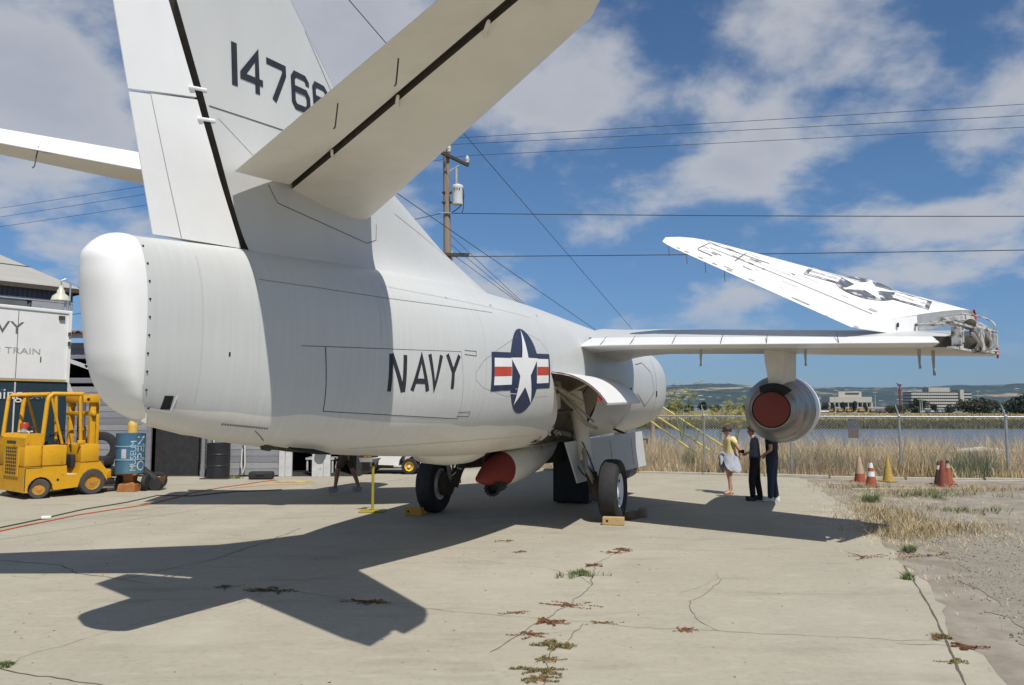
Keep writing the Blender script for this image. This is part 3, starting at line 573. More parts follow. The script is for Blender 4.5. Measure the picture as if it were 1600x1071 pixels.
def skin_mat():
    m = mat('aircraft_skin', (.505, .515, .505), .38, var=.03, scale=2.2, streak=(1, .35, 1), spec=.4)
    nt = m.node_tree; N = nt.nodes.new; L = nt.links.new; b = nt.nodes['Principled BSDF']; src = b.inputs['Base Color'].links[0].from_socket
    tc = N('ShaderNodeTexCoord'); sp = N('ShaderNodeSeparateXYZ'); L(tc.outputs['Object'], sp.inputs[0])
    def M(op, a, c=None):
        n = N('ShaderNodeMath'); n.operation = op
        for i, v in enumerate((a, c)):
            if v is None: continue
            if isinstance(v, (int, float)): n.inputs[i].default_value = v
            else: L(v, n.inputs[i])
        return n.outputs[0]
    n = N('ShaderNodeTexNoise'); n.noise_dimensions = '1D'; n.inputs['Scale'].default_value = .7; n.inputs['Detail'].default_value = 1; L(sp.outputs[1], n.inputs['W'])
    bound = M('ADD', M('SUBTRACT', 2.045, M('MULTIPLY', sp.outputs[1], .043)), M('MULTIPLY', M('SUBTRACT', n.outputs['Fac'], .5), .16))
    f = N('ShaderNodeMapRange'); L(M('SUBTRACT', bound, sp.outputs[2]), f.inputs[0]); f.inputs[1].default_value = -.004; f.inputs[2].default_value = .004
    wh = N('ShaderNodeRGB'); wh.outputs[0].default_value = (.70, .675, .62, 1)
    x = N('ShaderNodeMix'); x.data_type = 'RGBA'; L(f.outputs[0], x.inputs['Factor']); L(src, x.inputs['A']); L(wh.outputs[0], x.inputs['B'])
    st = N('ShaderNodeTexNoise'); st.inputs['Scale'].default_value = 1.3; st.inputs['Detail'].default_value = 8; st.inputs['Roughness'].default_value = .7; mps = N('ShaderNodeMapping'); mps.inputs['Scale'].default_value = (1, .5, 1.6); L(tc.outputs['Object'], mps.inputs[0]); L(mps.outputs[0], st.inputs['Vector'])
    sr = N('ShaderNodeMapRange'); L(st.outputs['Fac'], sr.inputs[0]); sr.inputs[1].default_value = .48; sr.inputs[2].default_value = .75; sr.inputs[4].default_value = .5
    lowz = N('ShaderNodeMapRange'); L(sp.outputs[2], lowz.inputs[0]); lowz.inputs[1].default_value = 2.0; lowz.inputs[2].default_value = 1.45
    sx = N('ShaderNodeMix'); sx.data_type = 'RGBA'; L(M('MULTIPLY', sr.outputs[0], lowz.outputs[0]), sx.inputs['Factor']); L(x.outputs['Result'], sx.inputs['A']); sx.inputs['B'].default_value = (.40, .335, .23, 1); x = sx
    # vertical weather streaks and faint frame lines of rivets
    mp = N('ShaderNodeMapping'); mp.inputs['Scale'].default_value = (1, 9, .5); L(tc.outputs['Object'], mp.inputs[0])
    s_ = N('ShaderNodeTexNoise'); s_.inputs['Scale'].default_value = 2.5; s_.inputs['Detail'].default_value = 6; L(mp.outputs[0], s_.inputs['Vector'])
    r = N('ShaderNodeMapRange'); L(s_.outputs['Fac'], r.inputs[0]); r.inputs[1].default_value = .35; r.inputs[2].default_value = .75; r.inputs[3].default_value = 1.015; r.inputs[4].default_value = .955
    cb = N('ShaderNodeCombineColor'); [L(r.outputs[0], cb.inputs[i]) for i in range(3)]
    mu = N('ShaderNodeMix'); mu.data_type = 'RGBA'; mu.blend_type = 'MULTIPLY'; mu.inputs['Factor'].default_value = 1; L(x.outputs['Result'], mu.inputs['A']); L(cb.outputs[0], mu.inputs['B'])
    L(mu.outputs['Result'], b.inputs['Base Color'])
    n2 = N('ShaderNodeTexNoise'); n2.inputs['Scale'].default_value = 1.6; n2.inputs['Detail'].default_value = 3; L(tc.outputs['Object'], n2.inputs['Vector'])
    bp = N('ShaderNodeBump'); bp.inputs['Strength'].default_value = .12; bp.inputs['Distance'].default_value = .05; L(n2.outputs['Fac'], bp.inputs['Height']); L(bp.outputs[0], b.inputs['Normal'])
    return m
M_skinp = skin_mat()
M_fin = mat('fin_paint', (.51, .515, .505), .4, var=.04, scale=2, streak=(1, 1, .4))
M_wpaint = mat('gloss_white', (.76, .76, .75), .32, var=.04, scale=2.5)
M_cream = mat('chalky_white', (.70, .675, .605), .5, var=.07, scale=1.5, color2=(.62, .57, .48), c2scale=.9, c2lo=.5, c2hi=.75)
M_navy = mat('insignia_blue', (.022, .034, .075), .5, var=.3, scale=9, color2=(.06, .075, .12), c2scale=5, c2lo=.6, c2hi=.75)
M_wnavy = mat('worn_blue', (.085, .095, .12), .6, var=.5, scale=14, color2=(.50, .50, .50), c2scale=5.5, c2lo=.50, c2hi=.58)
M_wred = mat('worn_red', (.40, .33, .32), .6, var=.4, scale=12, color2=(.6, .59, .58), c2scale=8, c2lo=.45, c2hi=.55)
M_wworn = mat('worn_white', (.72, .72, .71), .4, var=.05, scale=2.5, color2=(.40, .395, .38), c2scale=3.3, c2lo=.62, c2hi=.72, streak=(1, 1, 1))
M_letter = mat('letter_black', (.022, .025, .032), .55, var=.25, scale=8)
M_sred = mat('insignia_red', (.46, .06, .035), .5, var=.1, scale=8)
M_dred = mat('dark_red_edge', (.17, .014, .010), .6, var=.15, scale=7)
M_line = mat('panel_gap', (.075, .075, .075), .8)
M_gap = mat('hinge_shadow_gap', (.060, .050, .038), .85, var=.35, scale=12)
M_bay = mat('bay_primer', (.31, .285, .225), .65, var=.18, scale=6)
M_metal = mat('bare_metal', (.30, .295, .28), .42, .75, var=.28, scale=5, color2=(.14, .13, .12), c2scale=3.2, c2lo=.48, c2hi=.7, streak=(1, 3, 1))

ZT = [(-.2, 3.40), (.25, 3.44), (1.5, 3.58), (3, 3.72), (5, 3.84), (8, 3.92), (18, 3.92), (20, 3.8), (22, 3.0), (22.6, 2.7)]
ZB = [(-.2, 2.0), (.25, 1.95), (.95, 1.80), (1.8, 1.67), (2.9, 1.54), (4.4, 1.43), (6.3, 1.32), (12, 1.33), (18, 1.40), (20, 1.55), (22, 2.1), (22.6, 2.5)]
AA = [(-.2, .24), (.25, .27), (1, .31), (1.6, .38), (2.5, .56), (3.5, .80), (4.5, 1.03), (5.5, 1.22), (6.5, 1.31), (7.5, 1.36), (9, 1.40), (18.3, 1.40), (19.4, 1.30), (20.4, 1.12), (21.4, .75), (22, .45), (22.6, .08)]
def smo(t, s): return sum(lerp(t, s+d) for d in (-.6, -.3, 0, .3, .6))/5 if s > .9 else lerp(t, s)
def fz(s): return smo(ZB, s), smo(ZT, s), smo(AA, s)
NEXP = 2.5
def fU(s, h):
    b, t, a = fz(s); q = abs((h-(b+t)/2)/((t-b)/2)); return a*(1-q**NEXP)**(1/NEXP) if q < 1 else 0.0
def fpt(s, h, off=0.0, side=1):
    u = fU(s, h); e = .02; du_s = (fU(s+e, h)-fU(s-e, h))/(2*e); du_h = (fU(s, h+e)-fU(s, h-e))/(2*e)
    n = Vector((1, -du_s, -du_h)).normalized(); p = J(s, u, h)+n*off; p.x *= side; return p
def seam_slant(h): return lerp([(1.9, .30), (1.96, .22), (2.03, .13), (2.12, .06), (2.25, .02), (2.45, 0)], h)
def fring(s, n=72, warp=True):
    out = []
    for k in range(n):
        t = 2*math.pi*k/n; ss = s
        for it in range(3):
            b, tp, a = fz(ss); cz = (b+tp)/2; r = (tp-b)/2; sn, cs = math.sin(t), math.cos(t)
            u = a*math.copysign(abs(cs)**(2/NEXP), cs); h = cz+r*math.copysign(abs(sn)**(2/NEXP), sn)
            if not warp: break
            w = max(0, 1-abs(s-7.25)/1.6); ss = s+w*.95*min(1.25, max(0, 2.64-h))+max(0, 1-(s-.125)/.9)*seam_slant(h)
        out.append((ss, u, h))
    return out
def build_fuselage():
    st = sorted(set([.125, .2, .3, .45, .6, .8]+[round(1+.25*i, 3) for i in range(78)]+[7.25, 10.25]+[20.4, 20.7, 21, 21.3, 21.6, 21.9, 22.2, 22.5]))
    st = [s for s in st if s <= 22.5]; n = 72; mb = MB(); rings = [fring(s, n) for s in st]; V = [J(*p) for r in rings for p in r]; F = []
    for i in range(len(st)-1):
        for k in range(n):
            k2 = (k+1) % n; hm = (rings[i][k][2]+rings[i][k2][2])/2; um = rings[i][k][1]
            if 7.24 <= st[i] < 10.24 and um > .2 and 1.40 < hm < 2.66 and (k < 5 or k > 57): continue
            F.append((i*n+k, i*n+k2, (i+1)*n+k2, (i+1)*n+k))
    F.append(tuple(range(n))); F.append(tuple((len(st)-1)*n+k for k in range(n))[::-1]); mb.add(V, F)
    return mb.build('fuselage', M_skinp, jet, smooth=50)
fus = build_fuselage()
def build_cap():
    mb = MB(); rings = []; b, t, hw = fz(.12); hs = [t+.004-(t-b+.008)*(.5-.5*math.cos(math.pi*q/44)) for q in range(45)]; n = 20
    for h in hs:
        sm_ = .125+seam_slant(h)+.012; q = abs((h-(b+t)/2)/((t-b)/2+.004)); u0 = (hw+.003)*(max(0, 1-q**NEXP))**(1/NEXP); back = lerp([(1.95, .36), (1.98, .29), (2.03, .20), (2.12, .105), (2.29, .01), (2.44, -.045), (2.84, -.13), (3.05, -.18), (3.25, -.205), (3.5, -.21)], h); back = sm_-(sm_-back)*min(1.0, max(0.0, (t+.004-h)/.20))**.38; back = min(back, sm_-.01)
        rings.append([J(sm_-(sm_-back)*max(0, math.cos(-math.pi/2+math.pi*k/n))**.62, u0*math.copysign(abs(math.sin(-math.pi/2+math.pi*k/n))**.95, math.sin(-math.pi/2+math.pi*k/n)), h) for k in range(n+1)])
    mb.rings(rings, caps=False, closed=False); o = mb.build('tail_cap', M_wpaint, jet, smooth=70); o['label'] = 'glossy white rounded tail cap'
    for i in range(10):
        h = 3.33-1.28*i/9; p = fpt(.16+seam_slant(h), h, .004); mb = MB(); mb.lathe([(.008, -.004), (.008, .004)], (0, 0, 0), 'X', 8); mb.build('screw', M_dark, o, loc=p)
build_cap()

# ---- flat print and thin panels that follow the skin
def fill2d(poly, maxe=.12):
    bm = bmesh.new(); f = bm.faces.new([bm.verts.new((x, y, 0)) for x, y in poly]); f.normal_update(); bmesh.ops.triangulate(bm, faces=[f])
    for _ in range(4):
        E = [e for e in bm.edges if e.calc_length() > maxe]
        if not E: break
        bmesh.ops.subdivide_edges(bm, edges=E, cuts=1); bmesh.ops.triangulate(bm, faces=[f for f in bm.faces if len(f.verts) > 3])
    bm.verts.index_update(); V = [(v.co.x, v.co.y) for v in bm.verts]; F = [[v.index for v in f.verts] for f in bm.faces]; bm.free(); return V, F
def printed(name, polys, fn, m, parent, off=.003, step=.0006, maxe=.12, label=None):
    mb = MB()
    for i, p in enumerate(polys):
        V, F = fill2d(p, maxe); mb.add([fn(x, y, off+step*i) for x, y in V], F)
    return mb.build(name, m, parent, fix=False, label=label, smooth=60)
def stroke(pts, w):
    P = [Vector((*p, 0)) for p in pts]; L_, R_ = [], []
    for i, p in enumerate(P):
        d0 = (P[i]-P[i-1]).normalized() if i else None; d1 = (P[i+1]-P[i]).normalized() if i < len(P)-1 else None
        d0 = d0 or d1; d1 = d1 or d0; n0 = Vector((-d0.y, d0.x, 0)); n1 = Vector((-d1.y, d1.x, 0)); b = (n0+n1); b = b.normalized() if b.length > .05 else n0
        k = 1/max(.42, b.dot(n0)); L_.append(p+b*w/2*k); R_.append(p-b*w/2*k)
    return [(v.x, v.y) for v in L_]+[(v.x, v.y) for v in R_[::-1]]
def stroke_quads(pts, w):
    q = stroke(pts, w); n = len(pts); return [[q[i], q[i+1], q[2*n-2-i], q[2*n-1-i]] for i in range(n-1)]
GLYPH = {'1': [[(.5, 0), (.5, 1)]], '4': [[(.70, 0), (.70, .93), (.05, .36), (.05, .30), (.95, .30)]], '7': [[(.02, .92), (.92, .92), (.92, .76), (.36, 0)]],
         '6': [[(.91, .73), (.91, .83), (.78, .92), (.22, .92), (.09, .8), (.09, .2), (.22, .08), (.78, .08), (.91, .2), (.91, .42), (.78, .54), (.13, .54)]],
         '8': [[(.22, .52), (.09, .62), (.09, .8), (.22, .92), (.78, .92), (.91, .8), (.91, .62), (.78, .52), (.22, .52), (.09, .42), (.09, .2), (.22, .08), (.78, .08), (.91, .2), (.91, .42), (.78, .52)]],
         'N': [[(.09, 0), (.09, 1)], [(.12, 1), (.88, 0)], [(.91, 0), (.91, 1)]], 'A': [[(.05, 0), (.5, .93), (.95, 0)], [(.2, .27), (.8, .27)]], 'V': [[(.05, 1), (.5, .07), (.95, 1)]], 'Y': [[(.05, 1), (.5, .48), (.95, 1)], [(.5, .5), (.5, 0)]]}
def glyph_polys(ch, x0, y0, w, h, sw, shear=0.0, slope=0.0):
    out = []
    for st in GLYPH[ch]:
        pts = [(x0+px*w+shear*py*h, y0+py*h+slope*px*w) for px, py in st]; out += stroke_quads(pts, sw)
    return out
fs = lambda x, y, o: fpt(x, y, o)
for ch, x0, x1, yb in (('N', 3.17, 3.455, 2.235), ('A', 3.56, 3.868, 2.252), ('V', 3.85, 4.095, 2.27), ('Y', 4.185, 4.46, 2.289)):
    printed('letter', glyph_polys(ch, x0, yb, x1-x0, .425, .062), fs, M_letter, jet, .003, .0004, .1, label='black letter %s on the fuselage side' % ch)
def insignia(fn, parent, r, off, sub, worn=False):
    # the roundel, its two bars and its star as separate thin sheets
    circ = [(r*math.cos(2*math.pi*k/40), r*math.sin(2*math.pi*k/40)) for k in range(40)]; b = r*.13
    def bar(sg, x0, x1, y0, y1): return [(sg*x0, y0), (sg*x1, y0), (sg*x1, y1), (sg*x0, y1)][::sg]
    root = printed('insignia', [circ]+[bar(s_, r*.55, r*1.96, -r*.44, r*.42) for s_ in (1, -1)], fn, M_wnavy if worn else M_navy, parent, off, .0006, .1, label='worn star and bar insignia on the folded wing' if worn else 'star and bar insignia on the fuselage')
    for s_ in (1, -1):
        printed('white_bar', [bar(s_, r*.86, r*1.82, -r*.31, r*.29)], fn, M_wpaint, root, off+.003, .0004, .1)
        printed('red_stripe', [bar(s_, r*.88, r*1.82, -r*.115, r*.095)], fn, M_wred if worn else M_sred, root, off+.0045, .0004, .1)
    st = []
    for k in range(10):
        a = math.pi/2+math.pi*k/5; q = r*.97 if k % 2 == 0 else r*.38; st.append((q*math.cos(a), q*math.sin(a)))
    printed('star', [st], fn, M_wpaint, root, off+.006, .0004, .08)
insignia(lambda x, y, o: fpt(6.215+x*.86, 2.595+y*1.03+x*.04, o), jet, .605, .003, None)
# panel lines as narrow dark gaps, hatches as thin proud sheets
def sline(pts, w=.008, fn=fs, parent=jet, m=None, off=.0025, name='panel_line'): return printed(name, stroke_quads(pts, w), fn, m or M_line, parent, off, 0.00005, .12)
def rect(x0, y0, x1, y1): return [(x0, y0), (x1, y0), (x1, y1), (x0, y1)]
printed('speed_brake', [rect(2.24, 2.02, 4.49, 2.672)], lambda x, y, o: fpt(x, y+(x-2.24)*(.040 if y > 2.3 else -.045), o), M_skinp, jet, .0012)
sline([(1.90, 2.66), (2.22, 2.675), (4.49, 2.765)], .006); sline([(2.22, 2.675), (2.28, 2.018)], .012); sline([(2.28, 2.018), (4.60, 1.913)], .008); sline([(4.49, 2.765), (4.60, 1.913)], .003)
for y in (2.74, 1.95): sline([(4.56, y+.045), (4.82, y+.05), (4.82, y-.01), (4.56, y-.005)], .008)
sline([(4.82, 2.52), (5.0, 2.68), (5.4, 2.86), (6.0, 3.08), (6.5, 3.16), (6.9, 3.10), (7.2, 2.95)], .003); sline([(4.82, 2.52), (4.82, 2.42), (5.0, 2.32), (5.6, 2.22), (6.4, 2.20), (7.2, 2.24)], .003)
sline([(1.4, 3.25), (2.2, 3.28), (3.2, 3.30), (5.5, 3.38)], .004); sline([(1.5, 1.84), (1.7, 1.74)], .006)
printed('vent_slot', [rect(.385, 2.04, .475, 2.15)], fs, M_dark, jet, .004, label='dark slot with a white lip low on the tail')
printed('vent_lip', stroke_quads([(.28, 2.05), (.480, 2.022), (.50, 2.16)], .014), fs, M_wpaint, jet, .010)
for (s_, h, w) in ((1.007, 2.525, .02), (7.4, 3.55, .02), (5.6, 3.5, .015), (8.05, 1.75, .03), (4.45, 3.46, .012)): printed('drain_hole', [rect(s_, h-w, s_+w, h+w*.8)], fs, M_dark, jet, .004)
for i in range(18): printed('stencil_mark', [rect(1.08+.032*i, 1.90-.003*i, 1.095+.032*i, 1.916-.003*i)], fs, M_line, jet, .004)
printed('worn_patch', [rect(5.25, 2.28, 5.55, 2.285), rect(5.75, 2.25, 6.0, 2.257), rect(5.3, 2.2, 5.6, 2.204), rect(5.9, 2.32, 6.1, 2.326)], fs, M_wpaint, jet, .003)

M_seam = mat('faint_seam', (.40, .405, .40), .6)
for s_, h0, h1 in ((.70, 2.1, 3.35), (1.36, 2.06, 3.45), (3.05, 2.80, 3.5), (5.05, 1.85, 3.6), (7.15, 2.75, 3.7)): sline([(s_, h0), (s_+.01, (h0+h1)/2), (s_, h1)], .0035, m=M_seam, name='skin_seam')
for h, s0, s1 in ((3.45, 3.2, 7.0), (1.60, 3.0, 7.2)): sline([(s0, h), ((s0+s1)/2, h+.01), (s1, h+.02)], .0035, m=M_seam, name='skin_seam')

# ---- the fin and rudder
FIN_LE = [(3.3, 9.6), (3.7, 8.9), (3.94, 8.0), (4.36, 6.1), (4.9, 4.38), (5.75, 3.06), (6.41, 2.16), (6.9, 1.55)]
FIN_TE = [(3.3, 1.62), (3.57, 1.49), (5.65, .46), (5.7, .46), (6.9, .95)]
def airf(x): return 10*(.2969*math.sqrt(max(x, 0))-.126*x-.3516*x*x+.2843*x**3-.1015*x**4) if 0 <= x <= 1 else 0.0
def fin_half(s, h):
    le = lerp(FIN_LE, h); te = 1.44-.505*(h-3.57)-1.05*max(.5, 1-.1*(h-3.5)); x = (le-s)/max(.1, le-te); t = lerp([(3.3, .27), (4.0, .23), (4.6, .19), (5.6, .15), (6.9, .10)], h)
    base = t*airf(min(.98, max(0, x)))
    h0 = smo(ZT, s)-.30; k = max(0, fU(s, h0)-base)*math.exp(-max(0, h-h0)/.21)*min(1, max(0, x)*5)*min(1, max(0, (s-1.2)/.5))
    return base+k
def build_fin():
    hs = [3.42+.07*i for i in range(18)]+[4.7+.15*i for i in range(15)]+[6.9]; n = 34; mb = MB()
    for side in (1, -1):
        rows = []
        for h in hs:
            le, te = lerp(FIN_LE, h), lerp(FIN_TE, h); r = []
            for i in range(n+1):
                x = (i/n)**1.6; s = le+(te-le)*x; r.append(J(s, side*(fin_half(s, h) if i else 0.0), h))
            rows.append(r)
        V = [v for r in rows for v in r]; m_ = n+1
        mb.add(V, [(j*m_+i, j*m_+i+1, (j+1)*m_+i+1, (j+1)*m_+i) for j in range(len(hs)-1) for i in range(n)], 0)
    # rear face of the hinge bay, set 6 cm in
    L_ = [J(lerp(FIN_TE, h)+.06, fin_half(lerp(FIN_TE, h), h)*.97, h) for h in hs]; Rr = [J(v.y, -v.x, v.z) for v in L_]; m_ = len(hs)
    mb.add(L_+Rr, [(i, i+1, m_+i+1, m_+i) for i in range(m_-1)], 1)
    a = hs[-1]; top = [J(lerp(FIN_LE, a)+(lerp(FIN_TE, a)-lerp(FIN_LE, a))*(i/n)**1.6, 0, a+.02) for i in range(n+1)]
    up = [J(v.y, fin_half(v.y, a), a) for v in top]; dn = [J(v.y, -fin_half(v.y, a), a) for v in top]; m_ = n+1
    mb.add(up+dn, [(i, i+1, m_+i+1, m_+i) for i in range(n)], 0)
    return mb.build('fin', [M_fin, M_gap], jet, smooth=50)
fin = build_fin()
def ffn(x, y, o): return J(x, fin_half(x, y)+o, y)
def hinge_s(h): return 1.44-.505*(h-3.57)
def rud_te(h): return .42-.277*(h-3.49)
def rudder_piece(name, pts_lo, pts_hi, rows=12, x0=0., x1=1., nose=True):
    """pts_lo, pts_hi: heights (at the hinge, at the trailing edge) of the bottom and top edges"""
    mb = MB(); rings = []
    for j in range(rows+1):
        t = j/rows; hh = pts_lo[0]+(pts_hi[0]-pts_lo[0])*t; ht = pts_lo[1]+(pts_hi[1]-pts_lo[1])*t
        A = Vector((hinge_s(hh)-.04, hh)); B = Vector((rud_te(ht), ht)); r = min(.10, fin_half(hinge_s(hh)+.05, max(hh, 4.15)))*.92
        ring = []; xs = [x0+(x1-x0)*i/8 for i in range(9)]
        if nose and x0 == 0: ring.append(J(A.x+.035, 0, A.y))
        for x in xs: p = A+(B-A)*x; ring.append(J(p.x, r*(1-x)*(1+.25*x)+.004, p.y))
        for x in xs[::-1]: p = A+(B-A)*x; ring.append(J(p.x, -r*(1-x)*(1+.25*x)-.004, p.y))
        rings.append(ring)
    mb.rings(rings); return mb.build(name, M_wpaint, jet, smooth=40)
rudder_piece('lower_rudder', (3.56, 3.495), (4.78, 4.605), x1=.70); rudder_piece('rudder_tab', (3.56, 3.495), (4.775, 4.60), x0=.712); rudder_piece('upper_rudder', (4.80, 4.625), (5.66, 5.62))
for h in (4.86, 4.62):
    s_ = hinge_s(h); mb = MB(); mb.box((fin_half(s_+.1, h)*.8+.012, s_+.0, h+.02), (.03, .22, .032), Matrix.Rotation(R(14), 3, 'X'), ch=.012); mb.build('hinge_fairing', M_wpaint, jet)
sline([(.93, 4.775), (2.2, 4.91), (3.6, 5.02)], .012, ffn, jet, M_line, .003); sline([(1.05, 4.70), (1.6, 4.46), (1.7, 4.36)], .004, ffn); sline([(1.75, 4.27), (1.9, 4.12), (3.5, 4.02), (3.7, 4.1), (3.72, 4.3)], .008, ffn); sline([(2.35, 6.15), (2.9, 5.55)], .012, ffn)
sline([(4.2, 4.55), (5.9, 4.30)], .005, ffn)
for ch, x0, w in (('1', 1.165, .12), ('4', 1.315, .31), ('7', 1.665, .30), ('6', 2.055, .31), ('6', 2.435, .31), ('8', 2.80, .31)):
    sl = .105; printed('digit', glyph_polys(ch, x0, 5.075+(x0-1.2)*sl, w, .405, .066 if ch != '1' else .075, -.10, sl), ffn, M_letter, jet, .004, .0004, .1, label='black digit %s on the fin' % ch)
printed('edge_strip', [[(1.60, 6.88), (2.19, 6.38), (3.09, 5.70), (3.04, 5.70), (2.13, 6.38), (1.54, 6.88)]], ffn, M_wpaint, jet, .003)

# ---- lofted surfaces
def aero(mb, secs, x0=0.0, x1=1.0, n=16, mi=0, aft=None, caps=True):
    rings = []
    for LE, TE, up, tu, tl in secs:
        xs = [x0+(x1-x0)*(i/n)**1.7 for i in range(n+1)]; d = TE-LE
        ring = [LE+d*x+up*tu*airf(x) for x in xs]+[LE+d*x-up*tl*airf(x) for x in xs[::-1]]
        if x0 == 0: ring = ring[:-1]
        rings.append(ring)
    m_ = len(rings[0]); V = [v for r in rings for v in r]; F = []; mid = n
    for i in range(len(rings)-1):
        for k in range(m_):
            k2 = (k+1) % m_; mb_ = mi if not (k == mid and aft is not None) else aft
            mb.F.append(tuple(len(mb.V)+q for q in (i*m_+k, i*m_+k2, (i+1)*m_+k2, (i+1)*m_+k))); mb.M.append(mb_)
    o = len(mb.V); mb.V += [tuple(v) for v in V]
    if caps:
        mb.F.append(tuple(o+k for k in range(m_))[::-1]); mb.M.append(mi); mb.F.append(tuple(o+(len(rings)-1)*m_+k for k in range(m_))); mb.M.append(mi)
def mir(v, sg): return Vector((v.x*sg, v.y, v.z))
def stabilizer(sg):
    dh = R(6 if sg > 0 else 9); up = Vector((-math.sin(dh)*sg, 0, math.cos(dh)))
    H0, H1 = J(2.12, .12, 4.40), (J(-.28, 3.84, 4.79) if sg > 0 else J(-.03, 3.8, 4.98)); L0, L1 = J(3.60, .2, 4.40), (J(.44, 3.84, 4.79) if sg > 0 else J(.75, 3.8, 4.98))
    secs = []
    for t, k in ((-.03, 1), (.1, 1), (.3, .95), (.6, .75), (.85, .6), (.97, .5), (1.0, .4), (1.03, .12)):
        H = H0.lerp(H1, t); LE = L0.lerp(L1, t)
        if t > .99: LE = LE+(H-LE)*(.12 if t < 1.01 else .38)
        TEv = LE+(H-LE)/.72; secs.append((mir(LE, sg), mir(TEv, sg), up, .12*k, .14*k))
    mb = MB(); aero(mb, secs, 0, .72, 14, 0, 1); mb.build('stabilizer', [M_cream, M_gap], jet, smooth=45)
    mb = MB(); sl = [(mir(H0.lerp(H1, t)+J(.06, 0, .012), sg), mir(H0.lerp(H1, t)+J(-.19, 0, .006), sg)) for t in (-.03, .3, .7, .99)]; mb.add([v for p in sl for v in p]+[v-Vector((0, 0, .01)) for p in sl for v in p], [(2*i, 2*i+1, 2*i+3, 2*i+2) for i in range(3)]+[(8+2*i, 8+2*i+2, 8+2*i+3, 8+2*i+1) for i in range(3)]); mb.build('hinge_seal', M_gap, jet, fix=False)
    mb = MB(); rings = []; dr = R(12 if sg > 0 else 18)
    for j in range(11):
        t = .015+.975*j/10; H = H0.lerp(H1, t)+J(-.098, 0, 0); ce = (.82+(.44-.82)*t)*(1 if sg > 0 else .85); r = .075*(1-.5*t)
        if j == 10: ce -= .05
        ax = (H1-H0).normalized(); b = Vector((0, -math.cos(dr), -math.sin(dr))); TE = H+b*ce; u2 = Vector((-math.sin(dh), -math.sin(dr)*.9, math.cos(dh)*math.cos(dr)))
        ring = [H-b*.02]+[H+b*ce*x+u2*r*(1-x)*(1+.2*x)+u2*.003 for x in (0, .15, .4, .7, 1)]+[H+b*ce*x-u2*r*(1-x)*(1+.2*x)-u2*.003 for x in (1, .7, .4, .15, 0)]
        rings.append([mir(v, sg) for v in ring])
    mb.rings(rings); e = mb.build('elevator', M_cream if sg > 0 else M_wpaint, jet, smooth=40)
    for t in (.22, .5, .78):
        H = H0.lerp(H1, t); mb = MB(); mb.tube([mir(H+J(.08, 0, -.06), sg), mir(H+J(-.05, .05, -.085), sg), mir(H+J(-.16, .12, -.08), sg)], .014, 5); mb.build('hinge_arm', M_cream, jet)
    for t in (.42, .62):
        H = H0.lerp(H1, t)+J(-.3-.45*(1-t), .0, -.13); mb = MB(); mb.tube([mir(H, sg), mir(H+J(-.03, 0, -.2), sg), mir(H+J(-.05, 0, -.22), sg)], .007, 4); mb.build('static_wick', M_line, jet)
stabilizer(1); stabilizer(-1)

def te_h(u): return 3.165-.046*(u-1.5)
def wing(sg):
    def LEp(u): return J(12.0-.555*(u-3.18)+max(0, 2.5-u)*.85, u, 3.33-.068*(u-2.6))
    def TEp(u): return J(8.18-.33*(u-3.64)+max(0, 2.1-u)*.35, u, te_h(u))
    up = Vector((0, 0, 1)); secs = []
    rows = [(.95, .50, .30), (1.3, .46, .26), (1.6, .43, .20), (1.95, .40, .16), (2.6, .37, .13), (4, .33, .12), (5.5, .29, .11), (6.82, .26, .10)]
    for u, tu, tl in rows: secs.append((mir(LEp(u), sg), mir(TEp(u), sg), up, tu, tl))
    secs.append((mir(LEp(7.9), sg), mir(J(7.10, 6.87, te_h(6.87)), sg), up, .24, .10))
    mb = MB(); aero(mb, secs, 0, .80, 18, 0, 1); w = mb.build('wing', [M_fin, M_gap], jet, smooth=45)
    fl = [s_ for s_, r in zip(secs, rows) if r[0] >= 1.3]; mb = MB(); aero(mb, fl, .803, 1.0, 6); mb.build('flap', M_wpaint, jet, smooth=45)
    sl = []
    for u in (5.15, 6.5, 7.92): p = LEp(u); sl.append((mir(p+J(.14, 0, -.09), sg), mir(p+J(-.30, 0, -.05), sg), up, .05, .03))
    mb = MB(); aero(mb, sl, 0, 1, 10); mb.build('slat', M_cream, jet, smooth=45)
    if sg < 0: return
    for u, off, ln in ((3.55, .28, .27), (5.15, .25, .25), (6.62, .3, .27), (6.83, .62, .35)):
        p = TEp(u)+J(off, 0, -.06); mb = MB(); mb.tube([p, p+J(-.02, 0, -ln*.8), p+J(-.05, 0, -ln)], [.028, .014, .02], 6); mb.build('flap_link', M_bay, jet)
    for i, u in enumerate((1.75, 2.35, 3.1, 3.9, 4.6, 5.6)):
        a, b = TEp(u)+J(.02, 0, .018), TEp(u)+J(.52, .0, .165+.04); mb = MB(); mb.tube([a, b], .006, 4); mb.build('panel_line', M_line, w)
wing(1); wing(-1)
